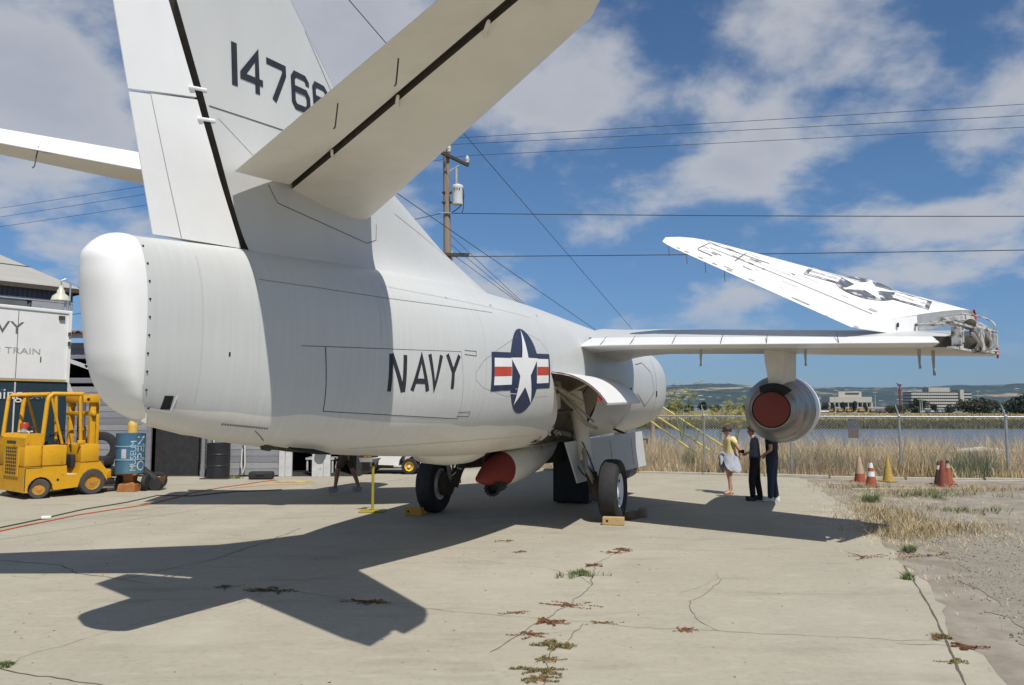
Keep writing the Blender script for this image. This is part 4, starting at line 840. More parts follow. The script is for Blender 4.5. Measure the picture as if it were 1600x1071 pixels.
# pylons and engine pods
def engine(sg):
    up = Vector((0, 0, 1)); ax0, ax1 = J(8.6, 4.62, 2.03), J(13.4, 4.93, 2.05)
    def C_(s): return ax0.lerp(ax1, (s-8.6)/4.8)
    def lath(mb, prof, mi=0, caps=False, n=40):
        rings = [[mir(C_(s)+Vector((r*math.cos(2*math.pi*k/n), 0, r*math.sin(2*math.pi*k/n))), sg) for k in range(n)] for s, r in prof]; mb.rings(rings, mi, caps)
    mb = MB(); lath(mb, [(8.66, .285), (8.60, .300), (8.61, .315), (8.9, .395), (9.3, .475), (9.8, .555), (10.25, .60)]); tail = mb.build('tail_cowl', M_metal, jet, smooth=60)
    mb = MB(); lath(mb, [(10.25, .604), (10.6, .62), (11.4, .63), (12.4, .60), (13.1, .53), (13.36, .475), (13.42, .45), (13.38, .42), (12.6, .40), (12.5, .05)]); mb.build('engine_pod', M_wpaint, jet, smooth=50)
    for s, r in ((9.35, .496), (9.85, .565)): mb = MB(); lath(mb, [(s, r), (s+.012, r+.004)]); mb.build('cowl_seam', M_line, tail)
    mb = MB(); n = 32
    for (r, dz, s, mi) in ((.28, .0, 8.70, 0),): mb.add([mir(C_(s)+Vector((r*math.cos(2*math.pi*k/n), 0, dz+r*math.sin(2*math.pi*k/n))), sg) for k in range(n)], [tuple(range(n))], 0)
    mb.build('exhaust_bore', M_dark, tail)
    mb = MB(); rr = [[mir(C_(8.6-.05*q)+Vector((r*math.cos(2*math.pi*k/n), 0, r*math.sin(2*math.pi*k/n))), sg) for k in range(n)] for q, r in ((-2.4, .280), (-.6, .286), (-.2, .278), (0, .22), (.1, .01))]; mb.rings(rr)
    c = mb.build('exhaust_cover', mat('faded_red_cover', (.15, .026, .016), .7, var=.12, scale=4), jet, smooth=40); c['label'] = 'round red engine exhaust cover'
    mb = MB(); rows = []
    for i in range(6):
        s = 8.56+.44*i/5; rad = lerp([(8.56, .280), (8.61, .315), (8.9, .395), (9.3, .475)], s)+.016
        rows.append([mir(C_(s)+Vector((rad*math.sin(a), 0, rad*math.cos(a))), sg) for a in [R(-30+74*k/8) for k in range(9)]])
    V = [v for r in rows for v in r]; mb.add(V, [(j*9+k, j*9+k+1, (j+1)*9+k+1, (j+1)*9+k) for j in range(5) for k in range(8)]); mb.build('exhaust_notch', M_dark, tail)
    mb = MB(); hull = []
    for (h, s0, s1, w0, w1) in ((3.12, 9.05, 12.9, .165, .19), (2.8, 9.0, 13.0, .15, .18), (2.52, 8.98, 13.0, .105, .17), (2.42, 9.05, 12.9, .10, .16)):
        u = 4.68; um = 4.84
        ring = [J(s0, u-w0, h), J(s0, u+w0, h)]+[J(s0+(s1-s0)*x, um+w1*math.sqrt(max(0, 1-x**4)), h) for x in (.25, .5, .75, .92)]+[J(s1, um, h)]+[J(s0+(s1-s0)*x, um-w1*math.sqrt(max(0, 1-x**4)), h) for x in (.92, .75, .5, .25)]
        hull.append([mir(v, sg) for v in ring])
    mb.rings(hull); mb.build('pylon', M_cream if sg > 0 else M_fin, jet, smooth=40)
engine(1); engine(-1)

# ---- folded outer wing panels
INS, INS_R, BAR0, BAR1 = (.55, 1.48), .5, (1.59, 1.20), (-.37, 1.78)
PRT, PRL, PTT = J(7.97, 5.80, 3.25), J(9.60, 7.70, 3.58), J(9.19, 2.90, 4.95)
PN = -((PRL-PRT).cross(PTT-PRT)).normalized()
if PN.z < 0: PN = -PN
def outer_panel(sg):
    RT, RL, TT, nrm = PRT, PRL, PTT, PN
    ex = (TT-RT).normalized(); ey = (RL-RT)-ex*(RL-RT).dot(ex); ey.normalize(); upn = mir(nrm, sg); q = lambda a, p: RT+ex*a+ey*p
    S = [(RL, RT, .09, .22), (RL.lerp(q(3.26, .89), .5), q(1.55, 0), .07, .17), (q(3.26, .89), q(3.05, 0), .05, .11), (q(3.5, .72), q(3.4, 0), .045, .08), (q(3.68, .52), q(3.56, .02), .03, .05), (q(3.80, .28), q(3.70, .06), .012, .015)]
    mb = MB(); aero(mb, [(mir(a, sg), mir(b, sg), upn, tu, tl) for a, b, tu, tl in S], 0, 1, 16); o = mb.build('outer_wing_panel', M_wworn, jet, smooth=45); o['label'] = 'folded outer wing panel'
    if sg < 0: return
    ch0 = (RL-RT).dot(ey); a0 = (RL-RT).dot(ex)
    def pp(a, p, off):
        t = min(1, max(0, (a-a0*min(1, p/ch0))/3.3)); ch = ch0+(.85-ch0)*t; x = min(.98, max(.02, 1-p/ch)); tu = .09+(.05-.09)*t
        return q(a, p)+nrm*(tu*airf(x)+off+.006)
    bx = Vector((BAR1[0]-BAR0[0], BAR1[1]-BAR0[1])).normalized(); by = Vector((-bx.y, bx.x)); by = by if by.y > 0 else -by
    insignia(lambda x, y, o_: pp(INS[0]+bx.x*x+by.x*y, INS[1]+bx.y*x+by.y*y, o_), jet, INS_R, .004, None, worn=True)
    ln = lambda pts, w=.02, m_=M_line: printed('panel_line', stroke_quads(pts, w), pp, m_, o, .004, .0002, .15)
    ln([(.0, .62), (1.4, .60), (3.0, .52)], .015); ln([(2.0, .85), (3.1, .70)], .02); ln([(.1, 1.95), (1.2, 1.72), (1.9, 1.45)], .014); ln([(3.1, .3), (3.14, .7)], .015); ln([(2.4, .42), (2.5, .9)], .015); ln([(1.3, .75), (2.6, .66)], .008)
    Mw = mat('worn_grey', (.36, .36, .35), .6, var=.4, scale=8)
    for (a, p, w, h) in ((1.75, 1.30, .24, .025), (1.75, 1.22, .24, .02), (2.35, 1.05, .22, .02), (1.30, 1.50, .24, .02), (1.30, 1.43, .24, .02), (-.1, 1.98, .24, .02), (-.1, 1.90, .24, .02), (-.4, 2.08, .22, .02), (2.1, .75, .12, .04), (2.7, .78, .16, .05), (.75, .07, .32, .04), (1.75, .06, .12, .03), (2.2, .05, .1, .03), (2.5, .05, .1, .03), (2.8, .05, .1, .03), (3.1, .04, .1, .03), (3.3, .04, .06, .03), (.5, .80, .12, .015), (2.75, .36, .1, .06), (.0, .72, .12, .07), (1.1, .9, .4, .012), (.3, 1.0, .5, .010), (1.9, .55, .05, .05), (1.2, .45, .3, .012)):
        printed('worn_patch', [rect(a, p, a+w, p+h)], pp, Mw, o, .003, 0, .15)
    rr_ = np.random.default_rng(5)
    for _ in range(26):
        a = rr_.uniform(-.2, 3.2); p0 = rr_.uniform(.1, .95)*(2.05-.42*max(0, a)); w = rr_.uniform(.05, .35); printed('scuff_mark', [rect(a, p0, a+w, p0+rr_.uniform(.006, .022))], pp, M_line if rr_.random() < .4 else Mw, o, .0034, 0, .2)
    for a in (3.5, 3.1, 2.7, 2.3): mb = MB(); mb.tube([q(a, 0), q(a, 0)+Vector((0, -.02, -.05)), q(a, 0)+Vector((.01, -.03, -.19))], .006, 4); mb.build('static_wick', M_line, o)
outer_panel(1); outer_panel(-1)
def fold_joint():
    A, B = J(9.36, 7.90, 2.99), J(7.10, 6.87, 2.92); RT, RL = PRT, PRL; out = Vector((.90, -.42, 0)).normalized(); al = (A-B).normalized()
    Mj = mat('fold_grey', (.46, .455, .44), .5, var=.25, scale=9, color2=(.10, .09, .075), c2scale=8, c2lo=.50, c2hi=.62)
    def I(t, dz=0, do=0): return B.lerp(A, t)+Vector((0, 0, dz))+out*do
    def O(t, dz=0): return RT.lerp(RL, t)+Vector((0, 0, dz))
    rot = Matrix.Rotation(math.atan2(al.y, al.x), 3, 'Z')
    for t, w, h in ((.16, .04, .30), (.20, .04, .2), (.52, .03, .40), (.60, .17, .40), (.78, .05, .36), (.93, .04, .24)):
        mb = MB(); mb.box(I(t, .09, .05), (w, .13, h*.86), rot, ch=.01); mb.build('fold_rib', Mj, jet)
    for t0, t1 in ((.05, .50), (.5, .99)):
        mb = MB(); mb.box(I((t0+t1)/2, .26, .04), ((t1-t0)*2.52, .10, .03), rot); mb.box(I((t0+t1)/2, -.08, .04), ((t1-t0)*2.52, .08, .03), rot); mb.build('fold_cap', Mj, jet)
    for a, b in ((.28, .50), (.36, .58), (.50, .66), (.58, .74), (.70, .84), (.80, .90), (.86, .97)):
        mb = MB(); mb.tube([I(a, .27, .05), O(b, -.03)-nrm_(0)*.06], .024, 7); mb.build('fold_strut', Mj, jet)
    mb = MB(); mb.tube(bez(I(.93, .22, .05), I(.96, .44, .20), O(.90, .0), 10), .013, 7); mb.build('hydraulic_hose', Mj, jet)
    for t, dz, r in ((.42, .02, .10), (.56, -.02, .09), (.24, .06, .08), (.70, .08, .10), (.47, .30, .07)):
        mb = MB(); mb.lathe([(.02, -.12), (r, -.10), (r, .10), (.02, .12)], (0, 0, 0), 'Y', 12); mb.build('actuator', M_gap, jet, loc=I(t, dz, .02), smooth=40)
    for t, a, b in ((.40, .15, .0), (.46, .2, -.05), (.66, .22, .02), (.76, -.05, .2)):
        mb = MB(); mb.tube([I(t-.08, a, .14), I(t, (a+b)/2-.05, .17), I(t+.08, b, .12)], .016, 6); mb.build('pipe', M_chrome, jet)
    mb = MB(); mb.slab([I(.985, .10, .04), I(1.02, .02, .04), I(1.035, -.14, .04), I(1.015, -.17, .04), I(1.0, -.03, .04)], out*.025); mb.build('slat_end', M_red, jet)
    q = RL; mb = MB(); mb.slab([q+Vector((0, 0, .04)), q+al*.12+Vector((0, 0, -.05)), q+al*.02+Vector((0, 0, -.24)), q-al*.05+Vector((0, 0, -.22)), q+al*.04+Vector((0, 0, -.06))], out*.03); mb.build('slat_end', M_red, jet)
    mb = MB(); mb.slab([O(.72, -.02), O(.98, -.02), O(.98, -.02)+Vector((0, 0, -.16)), O(.86, -.3)], out*.05); mb.build('fold_rib', Mj, jet)
    mb = MB(); mb.slab([O(.02, .02), O(.5, .06), O(.5, -.20), O(.42, -.24), O(.05, -.04)], out*.04); r_ = mb.build('root_rib', M_wpaint, jet)
    mb = MB(); mb.lathe([(.035, 0), (.035, .02)], (0, 0, 0), 'X', 10); mb.build('bolt_hole', M_dark, r_, loc=O(.33, -.05)+out*.055)
def nrm_(x): return PN
fold_joint()

# ---- landing gear, bay, doors and belly fittings
def gear_bay():
    def J(s, u, h): return Vector((u*1.2, s-.75, h))
    bay = MB(); u0, z1 = .42, 2.72
    bay.quad(J(8.05, u0, 1.42), J(11.0, u0, 1.42), J(11.0, u0, z1), J(8.05, u0, z1)); bay.quad(J(8.05, u0, z1), J(11.0, u0, z1), J(11.0, 1.14, z1-.06), J(8.0, 1.12, z1-.06))
    bay.quad(J(11.0, u0, 1.42), J(11.0, .8, 1.42), J(11.0, 1.15, 2.2), J(11.0, 1.12, z1)); bay.quad(J(11.0, u0, 1.42), J(11.0, u0, z1), J(11.0, 1.12, z1), J(11.0, 1.1, z1))
    bay.quad(J(8.6, u0, 1.42), J(9.05, .62, 1.42), J(8.0, 1.12, z1-.05), J(7.95, u0, z1)); bay.quad(J(8.05, u0, 1.42), J(11, u0, 1.42), J(11, .75, 1.42), J(8.9, .62, 1.42))
    b = bay.build('gear_bay', M_bay, jet, fix=False)
    def T(n, pts, r, m=M_bay, k=8): mb = MB(); mb.tube(pts, r, k); mb.build(n, m, b, smooth=50)
    T('brace', [J(8.15, 1.08, 2.58), J(8.75, .70, 1.55)], .035); T('brace', [J(8.25, 1.0, 2.35), J(9.6, .98, 2.30)], .028, M_gap); T('brace', [J(8.2, 1.05, 2.25), J(9.0, .62, 2.6)], .03); T('brace', [J(8.5, .9, 1.95), J(9.9, 1.02, 2.02)], .03, M_gap)
    T('brace', [J(8.3, .95, 2.6), J(8.3, .95, 2.3)], .06); T('brace', [J(8.75, .95, 2.45), J(9.2, .85, 2.0)], .05); T('brace', [J(8.9, .98, 2.40), J(9.6, 1.2, 2.15)], .05)
    for i in range(46):
        p = J(rng.uniform(8.5, 9.6), rng.uniform(.5, .92), rng.uniform(1.46, 2.1)); q = p+Vector((rng.uniform(-.12, .12), rng.uniform(-.35, .35), rng.uniform(-.2, .2))); T('pipe', [p, p.lerp(q, .5)+Vector((.03, 0, .04)), q], rng.uniform(.009, .022), [M_bay, M_gap, M_chrome][i % 3], 5)
    for i, (s, u, h, a, c, d) in enumerate(((8.7, .62, 1.62, .3, .25, .3), (9.3, .6, 1.7, .3, .5, .2), (8.9, .6, 2.1, .25, .4, .25), (9.6, .7, 2.45, .3, .5, .2))):
        mb = MB(); mb.box(J(s, u, h), (a, c, d), ch=.03); mb.build('fitting', [M_gap, M_bay][i % 2], b)
    mb = MB(); mb.slab([J(8.6, 1.0, 2.42), J(8.95, 1.02, 2.42), J(9.15, .98, 2.05), J(9.0, .9, 1.98), J(8.75, .9, 2.15)], (-.06, 0, 0)); mb.build('bracket', M_bay, b)
gear_bay()
def wheel(name, u, s, sg, strut=True):
    g = MB(); r = .56; w = .36; prof = [(.30, -.13), (.36, -.165), (.44, -.178), (.50, -.17), (.545, -.135), (.56, -.07), (.56, .07), (.545, .135), (.50, .17), (.44, .178), (.36, .165), (.30, .13)]
    for k in (-.05, 0.0, .05): pass
    g.lathe(prof, (0, 0, 0), 'X', 40, caps=False); tyre = g.build('tyre', M_black, jet, smooth=35, loc=J(s, u, .555))
    h = MB(); h.lathe([(.02, -.12), (.28, -.11), (.305, -.135), (.315, -.10), (.315, .10), (.305, .135), (.275, .12), (.26, .085), (.16, .075), (.14, .12), (.09, .14), (.02, .145)], (0, 0, 0), 'X', 32); hub = h.build('hub', M_wpaint, tyre, smooth=35)
    for k in range(8):
        a = 2*math.pi*k/8; hb = MB(); hb.lathe([(.028, 0), (.028, .012)], (0, 0, 0), 'X', 8); hb.build('lightening_hole', M_gap, tyre, loc=(sg*.087, .215*math.cos(a), .215*math.sin(a)))
    return tyre
wheel('wheel', 1.79, 9.66, 1); wheel('wheel', -1.80, 9.62, -1)
def gear_leg(sg):
    def P(s, u, h): return J(s, u*sg, h)
    def T(n, pts, r, m=M_cream, k=10): mb = MB(); mb.tube(pts, r, k); return mb.build(n, m, jet, smooth=50)
    T('strut', [P(9.95, 1.0, 2.35), P(9.88, 1.12, 1.75), P(9.80, 1.25, 1.08)], [.15, .145, .135]); T('strut_collar', [P(9.9, 1.12, 1.72), P(9.89, 1.13, 1.66)], .15); T('oleo', [P(9.82, 1.23, 1.15), P(9.75, 1.42, .60)], [.10, .085], M_chrome)
    T('axle', [P(9.70, 1.36, .56), P(9.66, 1.75, .56)], .07, M_gap); T('fork', [P(9.77, 1.36, .85), P(9.72, 1.44, .50)], [.11, .10], M_gap)
    T('torque_link', [P(9.6, 1.27, 1.3), P(9.35, 1.38, .95)], .04, M_bay, 6); T('torque_link', [P(9.35, 1.38, .95), P(9.62, 1.46, .66)], .04, M_bay, 6)
    T('drag_brace', [P(8.75, 1.05, 2.30), P(9.35, 1.40, 1.75), P(9.65, 1.50, 1.68)], [.03, .04, .03], M_bay); T('drag_brace', [P(8.85, .98, 2.40), P(9.6, 1.46, 1.80)], .02, M_bay)
    T('brake_hose', bez(P(9.8, 1.0, 1.62), P(9.55, 1.0, 1.0), P(9.75, 1.3, .75), 10), .014, M_black, 5); T('brake_hose', bez(P(9.75, 1.15, 1.5), P(9.5, 1.5, 1.0), P(9.6, 1.5, .7), 10), .012, M_black, 5)
    T('side_brace', [P(9.9, .55, 1.62), P(9.86, 1.12, 1.5)], .05, M_bay)
    mb = MB(); mb.lathe([(.06, -.1), (.24, -.09), (.24, .06), (.06, .1)], P(9.68, 1.55, .56), 'X', 20); mb.build('brake_drum', M_gap, jet, smooth=40)
    for i in range(7): T('brake_line', [P(9.55+.05*i, 1.24+.02*i, 1.25-.08*i), P(9.5+.06*i, 1.34, 1.05-.08*i), P(9.62, 1.42+.01*i, .85-.05*i)], .013, [M_gap, M_chrome][i % 2], 5)
gear_leg(1); gear_leg(-1)
def bay_door():
    n = 12; rows = [[], []]; V = []
    def J(s, u, h): return Vector((u, s-.62, h))
    arc = bez((1.345, 2.64, 0), (1.95, 2.60, 0), (2.25, 2.13, 0), n)
    mb = MB(); th = .035; rings = []
    for j in range(9):
        s = 7.96+3.05*j/8; k = 1-.06*(j/8); ring = [J(s+(.05 if i == 0 else 0), 1.345+(p.x-1.345)*k, p.y+.05*j/8*(p.x-1.345)) for i, p in enumerate(arc)]+[J(s, 1.345+(p.x-1.345)*k-.01, p.y-th+.05*j/8*(p.x-1.345)) for p in arc[::-1]]; rings.append(ring)
    mb.rings(rings); d = mb.build('gear_door', M_wpaint, jet, smooth=40); d['label'] = 'white upper landing gear door swung out with a red edge'
    mb = MB(); mb.tube([J(7.95, p.x, p.y-.014) for p in arc],   .007, 5); mb.build('red_edge', M_dred, d)
    mb = MB(); mb.slab([J(7.97, 2.12, 2.30), J(7.97, 2.20, 2.20), J(7.97, 2.08, 2.14)], (0, .03, 0)); mb.build('red_tab', M_red, d)
    mb = MB(); mb.tube([J(9.0, 1.30, 2.3), J(9.0, 1.75, 2.50)], .022, 6); mb.build('door_strut', M_bay, d)
    def J(s, u, h): return Vector((u, s, h))
    mb = MB(); q = [J(9.2, 1.0, 1.43), J(14.0, 1.50, 1.50), J(14.05, 1.58, .70), J(9.6, 1.12, .66)]; mb.slab(q, (.035, -.004, .0)); d2 = mb.build('forward_gear_door', M_fin, jet); d2['label'] = 'grey forward landing gear door hanging down'
    for s, u in ((10.2, 1.13), (11.6, 1.26), (13.0, 1.42)):
        mb = MB(); mb.tube([J(s, u+.045, 1.38), J(s, u+.11, .78)], .004, 4); mb.build('panel_line', M_line, d2)
    mb = MB(); mb.tube([J(13.6, .85, 1.6), J(13.9, 1.5, 1.3)], .03, 6); mb.tube([J(14.02, 1.55, 1.3), J(14.2, 1.62, 1.32), J(14.2, 1.62, 1.2)], .02, 5); mb.build('door_hinge', M_gap, d2)
bay_door()
def belly():
    mb = MB(); rings = []
    for s, r, h in ((11.6, .10, 1.36), (10.9, .22, 1.22), (10.0, .30, 1.10), (9.2, .315, 1.02), (8.35, .30, .985)): rings.append([J(s, .10+r*.9*math.cos(2*math.pi*k/24), h+r*math.sin(2*math.pi*k/24)) for k in range(24)])
    mb.rings(rings); f = mb.build('hose_fairing', M_cream, jet, smooth=50)
    mb = MB(); rings = []
    for i, (s, r, h) in enumerate(((8.35, .302, .985), (7.95, .24, .96), (7.6, .15, .925), (7.3, .06, .90), (7.2, .01, .895))):
        rings.append([J(s, .10+r*.9*math.cos(2*math.pi*k/24), h+r*math.sin(2*math.pi*k/24)) for k in range(24)])
    mb.rings(rings, caps=False); c = mb.build('red_nozzle', M_dred, f, smooth=40); c['label'] = 'red tail end of the refuelling hose fairing'
    mb = MB()
    for k in range(14):
        a = 2*math.pi*k/14; mb.tube([J(8.3, .14+.08*math.cos(a), .80+.08*math.sin(a)), J(7.75, .16+.12*math.cos(a), .70+.11*math.sin(a))], .03, 5)
    mb.lathe([(.02, 0), (.12, .02), (.12, .34), (.02, .36)], J(7.85, .15, .74), 'Y', 16); mb.build('drogue_basket', M_black, f)
    mb = MB(); rings = [[J(s, -.15+r*math.cos(2*math.pi*k/20)*1.2, 1.36+.62*r*math.sin(2*math.pi*k/20)) for k in range(20)] for s, r in ((5.6, .02), (5.9, .2), (6.5, .31), (7.1, .33), (7.5, .27), (7.75, .12))]; mb.rings(rings); mb.build('belly_fairing', M_cream, jet, smooth=50)
    for (a, b_, c_) in ((J(7.9, -.10, 1.34), J(10.0, -.10, 1.34), -.42), (J(8.0, -.62, 1.36), J(10.2, -.62, 1.36), -.46), (J(10.4, .18, 1.34), J(13.2, .18, 1.34), -.5)):
        mb = MB(); mb.slab([a, b_, b_+Vector((0, 0, c_)), a+Vector((0, .1, c_*.8))], (.04, 0, 0)); mb.build('belly_door', M_gap, jet)
    mb = MB(); mb.tube([J(1.85, .10, 1.675), J(2.2, .10, 1.635), J(2.5, .10, 1.60)], [.02, .03, .02], 8); mb.tube([J(1.80, .10, 1.675), J(1.90, .10, 1.66)], .035, 8); mb.build('tail_hook', M_gap, jet, smooth=50)
    mb = MB(); mb.tube([J(2.05, .22, 1.655), J(2.4, .26, 1.60), J(2.75, .24, 1.555)], [.01, .03, .01], 6); mb.build('hook_slot', M_dark, jet)
    mb = MB(); mb.lathe([(.075, 0), (.085, .05)], J(3.75, .1, 1.405), 'Z', 14); mb.build('mast_base', M_wpaint, jet); mb = MB(); mb.lathe([(.05, -.12), (.05, .0)], J(3.75, .1, 1.42), 'Z', 12); mb.build('belly_mast', M_gap, jet)
    for u in (-.16, .16):
        mb = MB(); mb.lathe([(.12, -.1), (.30, -.1), (.36, -.06), (.36, .06), (.30, .1), (.12, .1)], J(18.4, u*1.3, .36), 'X', 24); mb.build('nose_wheel', M_black, jet, smooth=35)
    mb = MB(); mb.tube([J(18.4, 0, .36), J(18.5, 0, 1.5)], .07, 8); mb.tube([J(18.4, -.25, .36), J(18.4, .25, .36)], .05, 8); mb.build('nose_strut', M_cream, jet)
    mb = MB(); mb.box(J(18.6, .35, 1.15), (.03, 1.3, .6)); mb.build('nose_gear_door', M_fin, jet)
    # forward fuselage marks
    printed('window', [rect(16.9, 2.36, 17.1, 2.52)], fs, M_dark, jet, .004); printed('window', [rect(13.3, 2.25, 13.5, 2.52)], fs, M_dark, jet, .004)
    sline([(14.2, 3.1), (15.2, 3.2), (16.2, 3.0), (16.6, 2.5), (15.5, 2.1), (14.2, 2.4)], .02); sline([(16.9, 3.4), (17.0, 1.8)], .02); sline([(13.4, 1.9), (13.45, 1.6)], .02)
belly()

# ------------------------------------------------------------------ sheds, trailer and everything standing left of the jet
def text_mesh(body, size, align='LEFT'):
    cu = bpy.data.curves.new('lettering', 'FONT'); cu.body = body; cu.size = size; cu.align_x = align; cu.extrude = 0; o = bpy.data.objects.new('lettering', cu); COL.objects.link(o)
    dg = bpy.context.evaluated_depsgraph_get(); dg.update(); me = bpy.data.meshes.new_from_object(o.evaluated_get(dg)); bpy.data.objects.remove(o); V = [v.co.copy() for v in me.vertices]; F = [list(p.vertices) for p in me.polygons]; bpy.data.meshes.remove(me); return V, F
def lettering(name, body, size, fn, m, parent, align='LEFT', label=None, sx=1.0):
    V, F = text_mesh(body, size, align); mb = MB(); mb.add([fn(v.x*sx, v.y) for v in V], F); return mb.build(name, m, parent, fix=False, label=label)

M_plank = [mat('grey_plank', c, .85, var=.16, scale=5, streak=(.25, 1, 3), bump=.35, bscale=40, color2=(.12, .12, .12), c2scale=6, c2lo=.64, c2hi=.74) for c in ((.235, .24, .26), (.27, .275, .29), (.20, .205, .225))]
M_pale = mat('pale_board', (.50, .50, .50), .8, var=.15, scale=5, bump=.3, color2=(.25, .24, .22), c2scale=8, c2lo=.6, c2hi=.7)
def shed():
    t = thing('plank_shed', 'grey plank shed with dark open doorways and a rusty roof edge', 'shed', (-9.3, 23.6, 0))
    pl = []
    def planks(x0, x1, z0, z1, y=0.0):
        n = int((z1-z0)/.19)
        for i in range(n):
            z = z0+.19*i+.095; mb = MB(); mb.box((0, 0, 0), (x1-x0-.004, .035, .182), ch=.006)
            mb.build('plank', M_plank[(i*7+int(x0*3)) % 3], t, loc=((x0+x1)/2, y+rng.uniform(-.006, .006), z), rot=(R(rng.uniform(-1.2, .2)), 0, R(rng.uniform(-.12, .12))))
    planks(-7.0, -1.7, .04, 2.8); planks(.12, 2.30, .04, 2.8); planks(-7.0, 4.6, 3.65, 4.05)
    # frame, inner dark room, posts and braces
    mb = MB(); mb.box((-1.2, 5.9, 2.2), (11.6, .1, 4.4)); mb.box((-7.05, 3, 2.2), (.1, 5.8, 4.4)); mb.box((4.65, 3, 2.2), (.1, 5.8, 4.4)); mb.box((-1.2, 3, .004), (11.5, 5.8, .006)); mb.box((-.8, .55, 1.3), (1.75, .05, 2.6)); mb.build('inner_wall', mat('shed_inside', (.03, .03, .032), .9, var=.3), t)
    for x, w, m_ in ((-1.62, .14, M_plank[2]), (.03, .16, M_plank[2]), (2.40, .18, M_pale), (2.60, .20, M_pale), (3.75, .2, M_pale)):
        mb = MB(); mb.box((0, 0, 1.4), (w, .1, 2.8), ch=.012); mb.build('post', m_, t, loc=(x, -.03, 0))
    mb = MB(); mb.box((-1.2, -.02, 2.88), (11.5, .12, .16), ch=.01); mb.build('beam', M_plank[2], t); mb = MB(); mb.box((-1.2, -.02, 3.60), (11.5, .10, .12), ch=.01); mb.build('beam', M_plank[2], t)
    for a, b in (((-4.3, 3.55), (-2.6, 2.95)), ((-4.25, 3.1), (-3.9, 2.2)), ((-3.6, 3.3), (-3.3, 3.5)), ((-1.5, 3.5), (-.4, 2.95))):
        mb = MB(); d = Vector((b[0]-a[0], 0, b[1]-a[1])); mb.box((0, 0, 0), (d.length, .06, .11), Matrix.Rotation(-math.atan2(d.z, d.x), 3, 'Y')); mb.build('brace', M_pale, t, loc=((a[0]+b[0])/2, -.09, (a[1]+b[1])/2))
    Mr = mat('rusty_iron', (.34, .26, .22), .8, .2, var=.3, scale=4, color2=(.20, .07, .035), c2scale=1.6, c2lo=.4, c2hi=.6)
    mb = MB(); n = 110; V = []
    for i in range(n+1):
        x = -7.4+12.4*i/n; z = .035*(1 if i % 2 else -1); V += [(x, -.45, 4.33+z), (x, 6.3, 5.0+z)]
    mb.add(V, [(2*i, 2*i+2, 2*i+3, 2*i+1) for i in range(n)]); mb.add([(v[0], v[1], v[2]-.02) for v in V], [(2*i, 2*i+1, 2*i+3, 2*i+2) for i in range(n)]); mb.build('roof', Mr, t, fix=False)
    mb = MB(); mb.box((-1.2, -.3, 4.22), (12.2, .05, .14)); mb.build('eave_board', M_pale, t)
    mb = MB(); mb.box((2.95, .05, 1.1), (.55, .06, 2.2), ch=.01); d = mb.build('white_panel', M_pale, t); d.location = (.62, -.06, 0)
    mb = MB(); mb.box((3.2, 1.6, .45), (.9, .6, .06)); [mb.box((3.2+x, 1.6+y, .21), (.05, .05, .42)) for x in (-.4, .4) for y in (-.25, .25)]; mb.build('work_bench', M_pale, t)
    return t
shed()
def hose_ring():
    M_h = mat('white_hose', (.55, .54, .50), .5, var=.1)
    for (x, z0, z1, w, y, l, nm) in ((-8.95, .42, 1.5, .14, 23.42, 'white hose loop hanging beside the dark doorway', 'hose'), (-8.02, .12, 1.4, .12, 23.42, 'white hose hanging right of the black drum', 'hose')):
        mb = MB(); mb.tube([(0, 0, z1), (w*.3, -.02, z1*.7), (w*.55, -.03, z0+.25), (w*.1, -.03, z0), (-w*.5, -.02, z0+.2), (-w*.35, 0, z1*.6)], .025, 7); o = mb.build(nm, M_h, smooth=60, loc=(x, y, 0)); tag(o, l, 'hose', 'hoses hanging on the shed')
    mb = MB(); mb.lathe([(.12, -.02), (.17, -.02), (.17, .02), (.12, .02)], (0, 0, 0), 'Y', 20); o = mb.build('lifebuoy_ring', M_pale, loc=(-5.68, 23.38, .86)); tag(o, 'small round ring hung on the white door panel', 'ring')
    for i, (x, l) in enumerate(((-9.14, 'rusty chain hanging at the right side of the doorway'), (-9.28, 'second rusty chain, left of the first'))):
        mb = MB(); 
        for k in range(22):
            z = 1.6-.055*k; mb.tube([(0, 0, z), (.018 if k % 2 else 0, .018*(k % 2 == 0), z-.03), (0, 0, z-.06), (-.018 if k % 2 else 0, -.018*(k % 2 == 0), z-.03), (0, 0, z)], .007, 4)
        o = mb.build('chain', M_gap, loc=(x, 23.40, 0)); tag(o, l, 'chain', 'chains at the doorway')
hose_ring()
def drum(name, x, y, z, r, h, m, label, sides=28):
    t = thing(name, label, 'barrel', (x, y, z)); prof = [(.02, .03), (r*.93, .03), (r, 0), (r, h*.02)]
    for c in (.34, .67): prof += [(r, h*(c-.025)), (r*1.035, h*(c-.01)), (r*1.035, h*(c+.01)), (r, h*(c+.025))]
    prof += [(r, h*.98), (r*1.015, h), (r*.95, h), (r*.93, h*.97), (.02, h*.97)]
    mb = MB(); mb.lathe(prof, (0, 0, 0), 'Z', sides); mb.build('drum', m, t, smooth=35); return t
M_bluedrum = mat('blue_drum', (.045, .13, .21), .45, var=.12, scale=4, color2=(.10, .17, .17), c2scale=2.2, c2lo=.5, c2hi=.7)
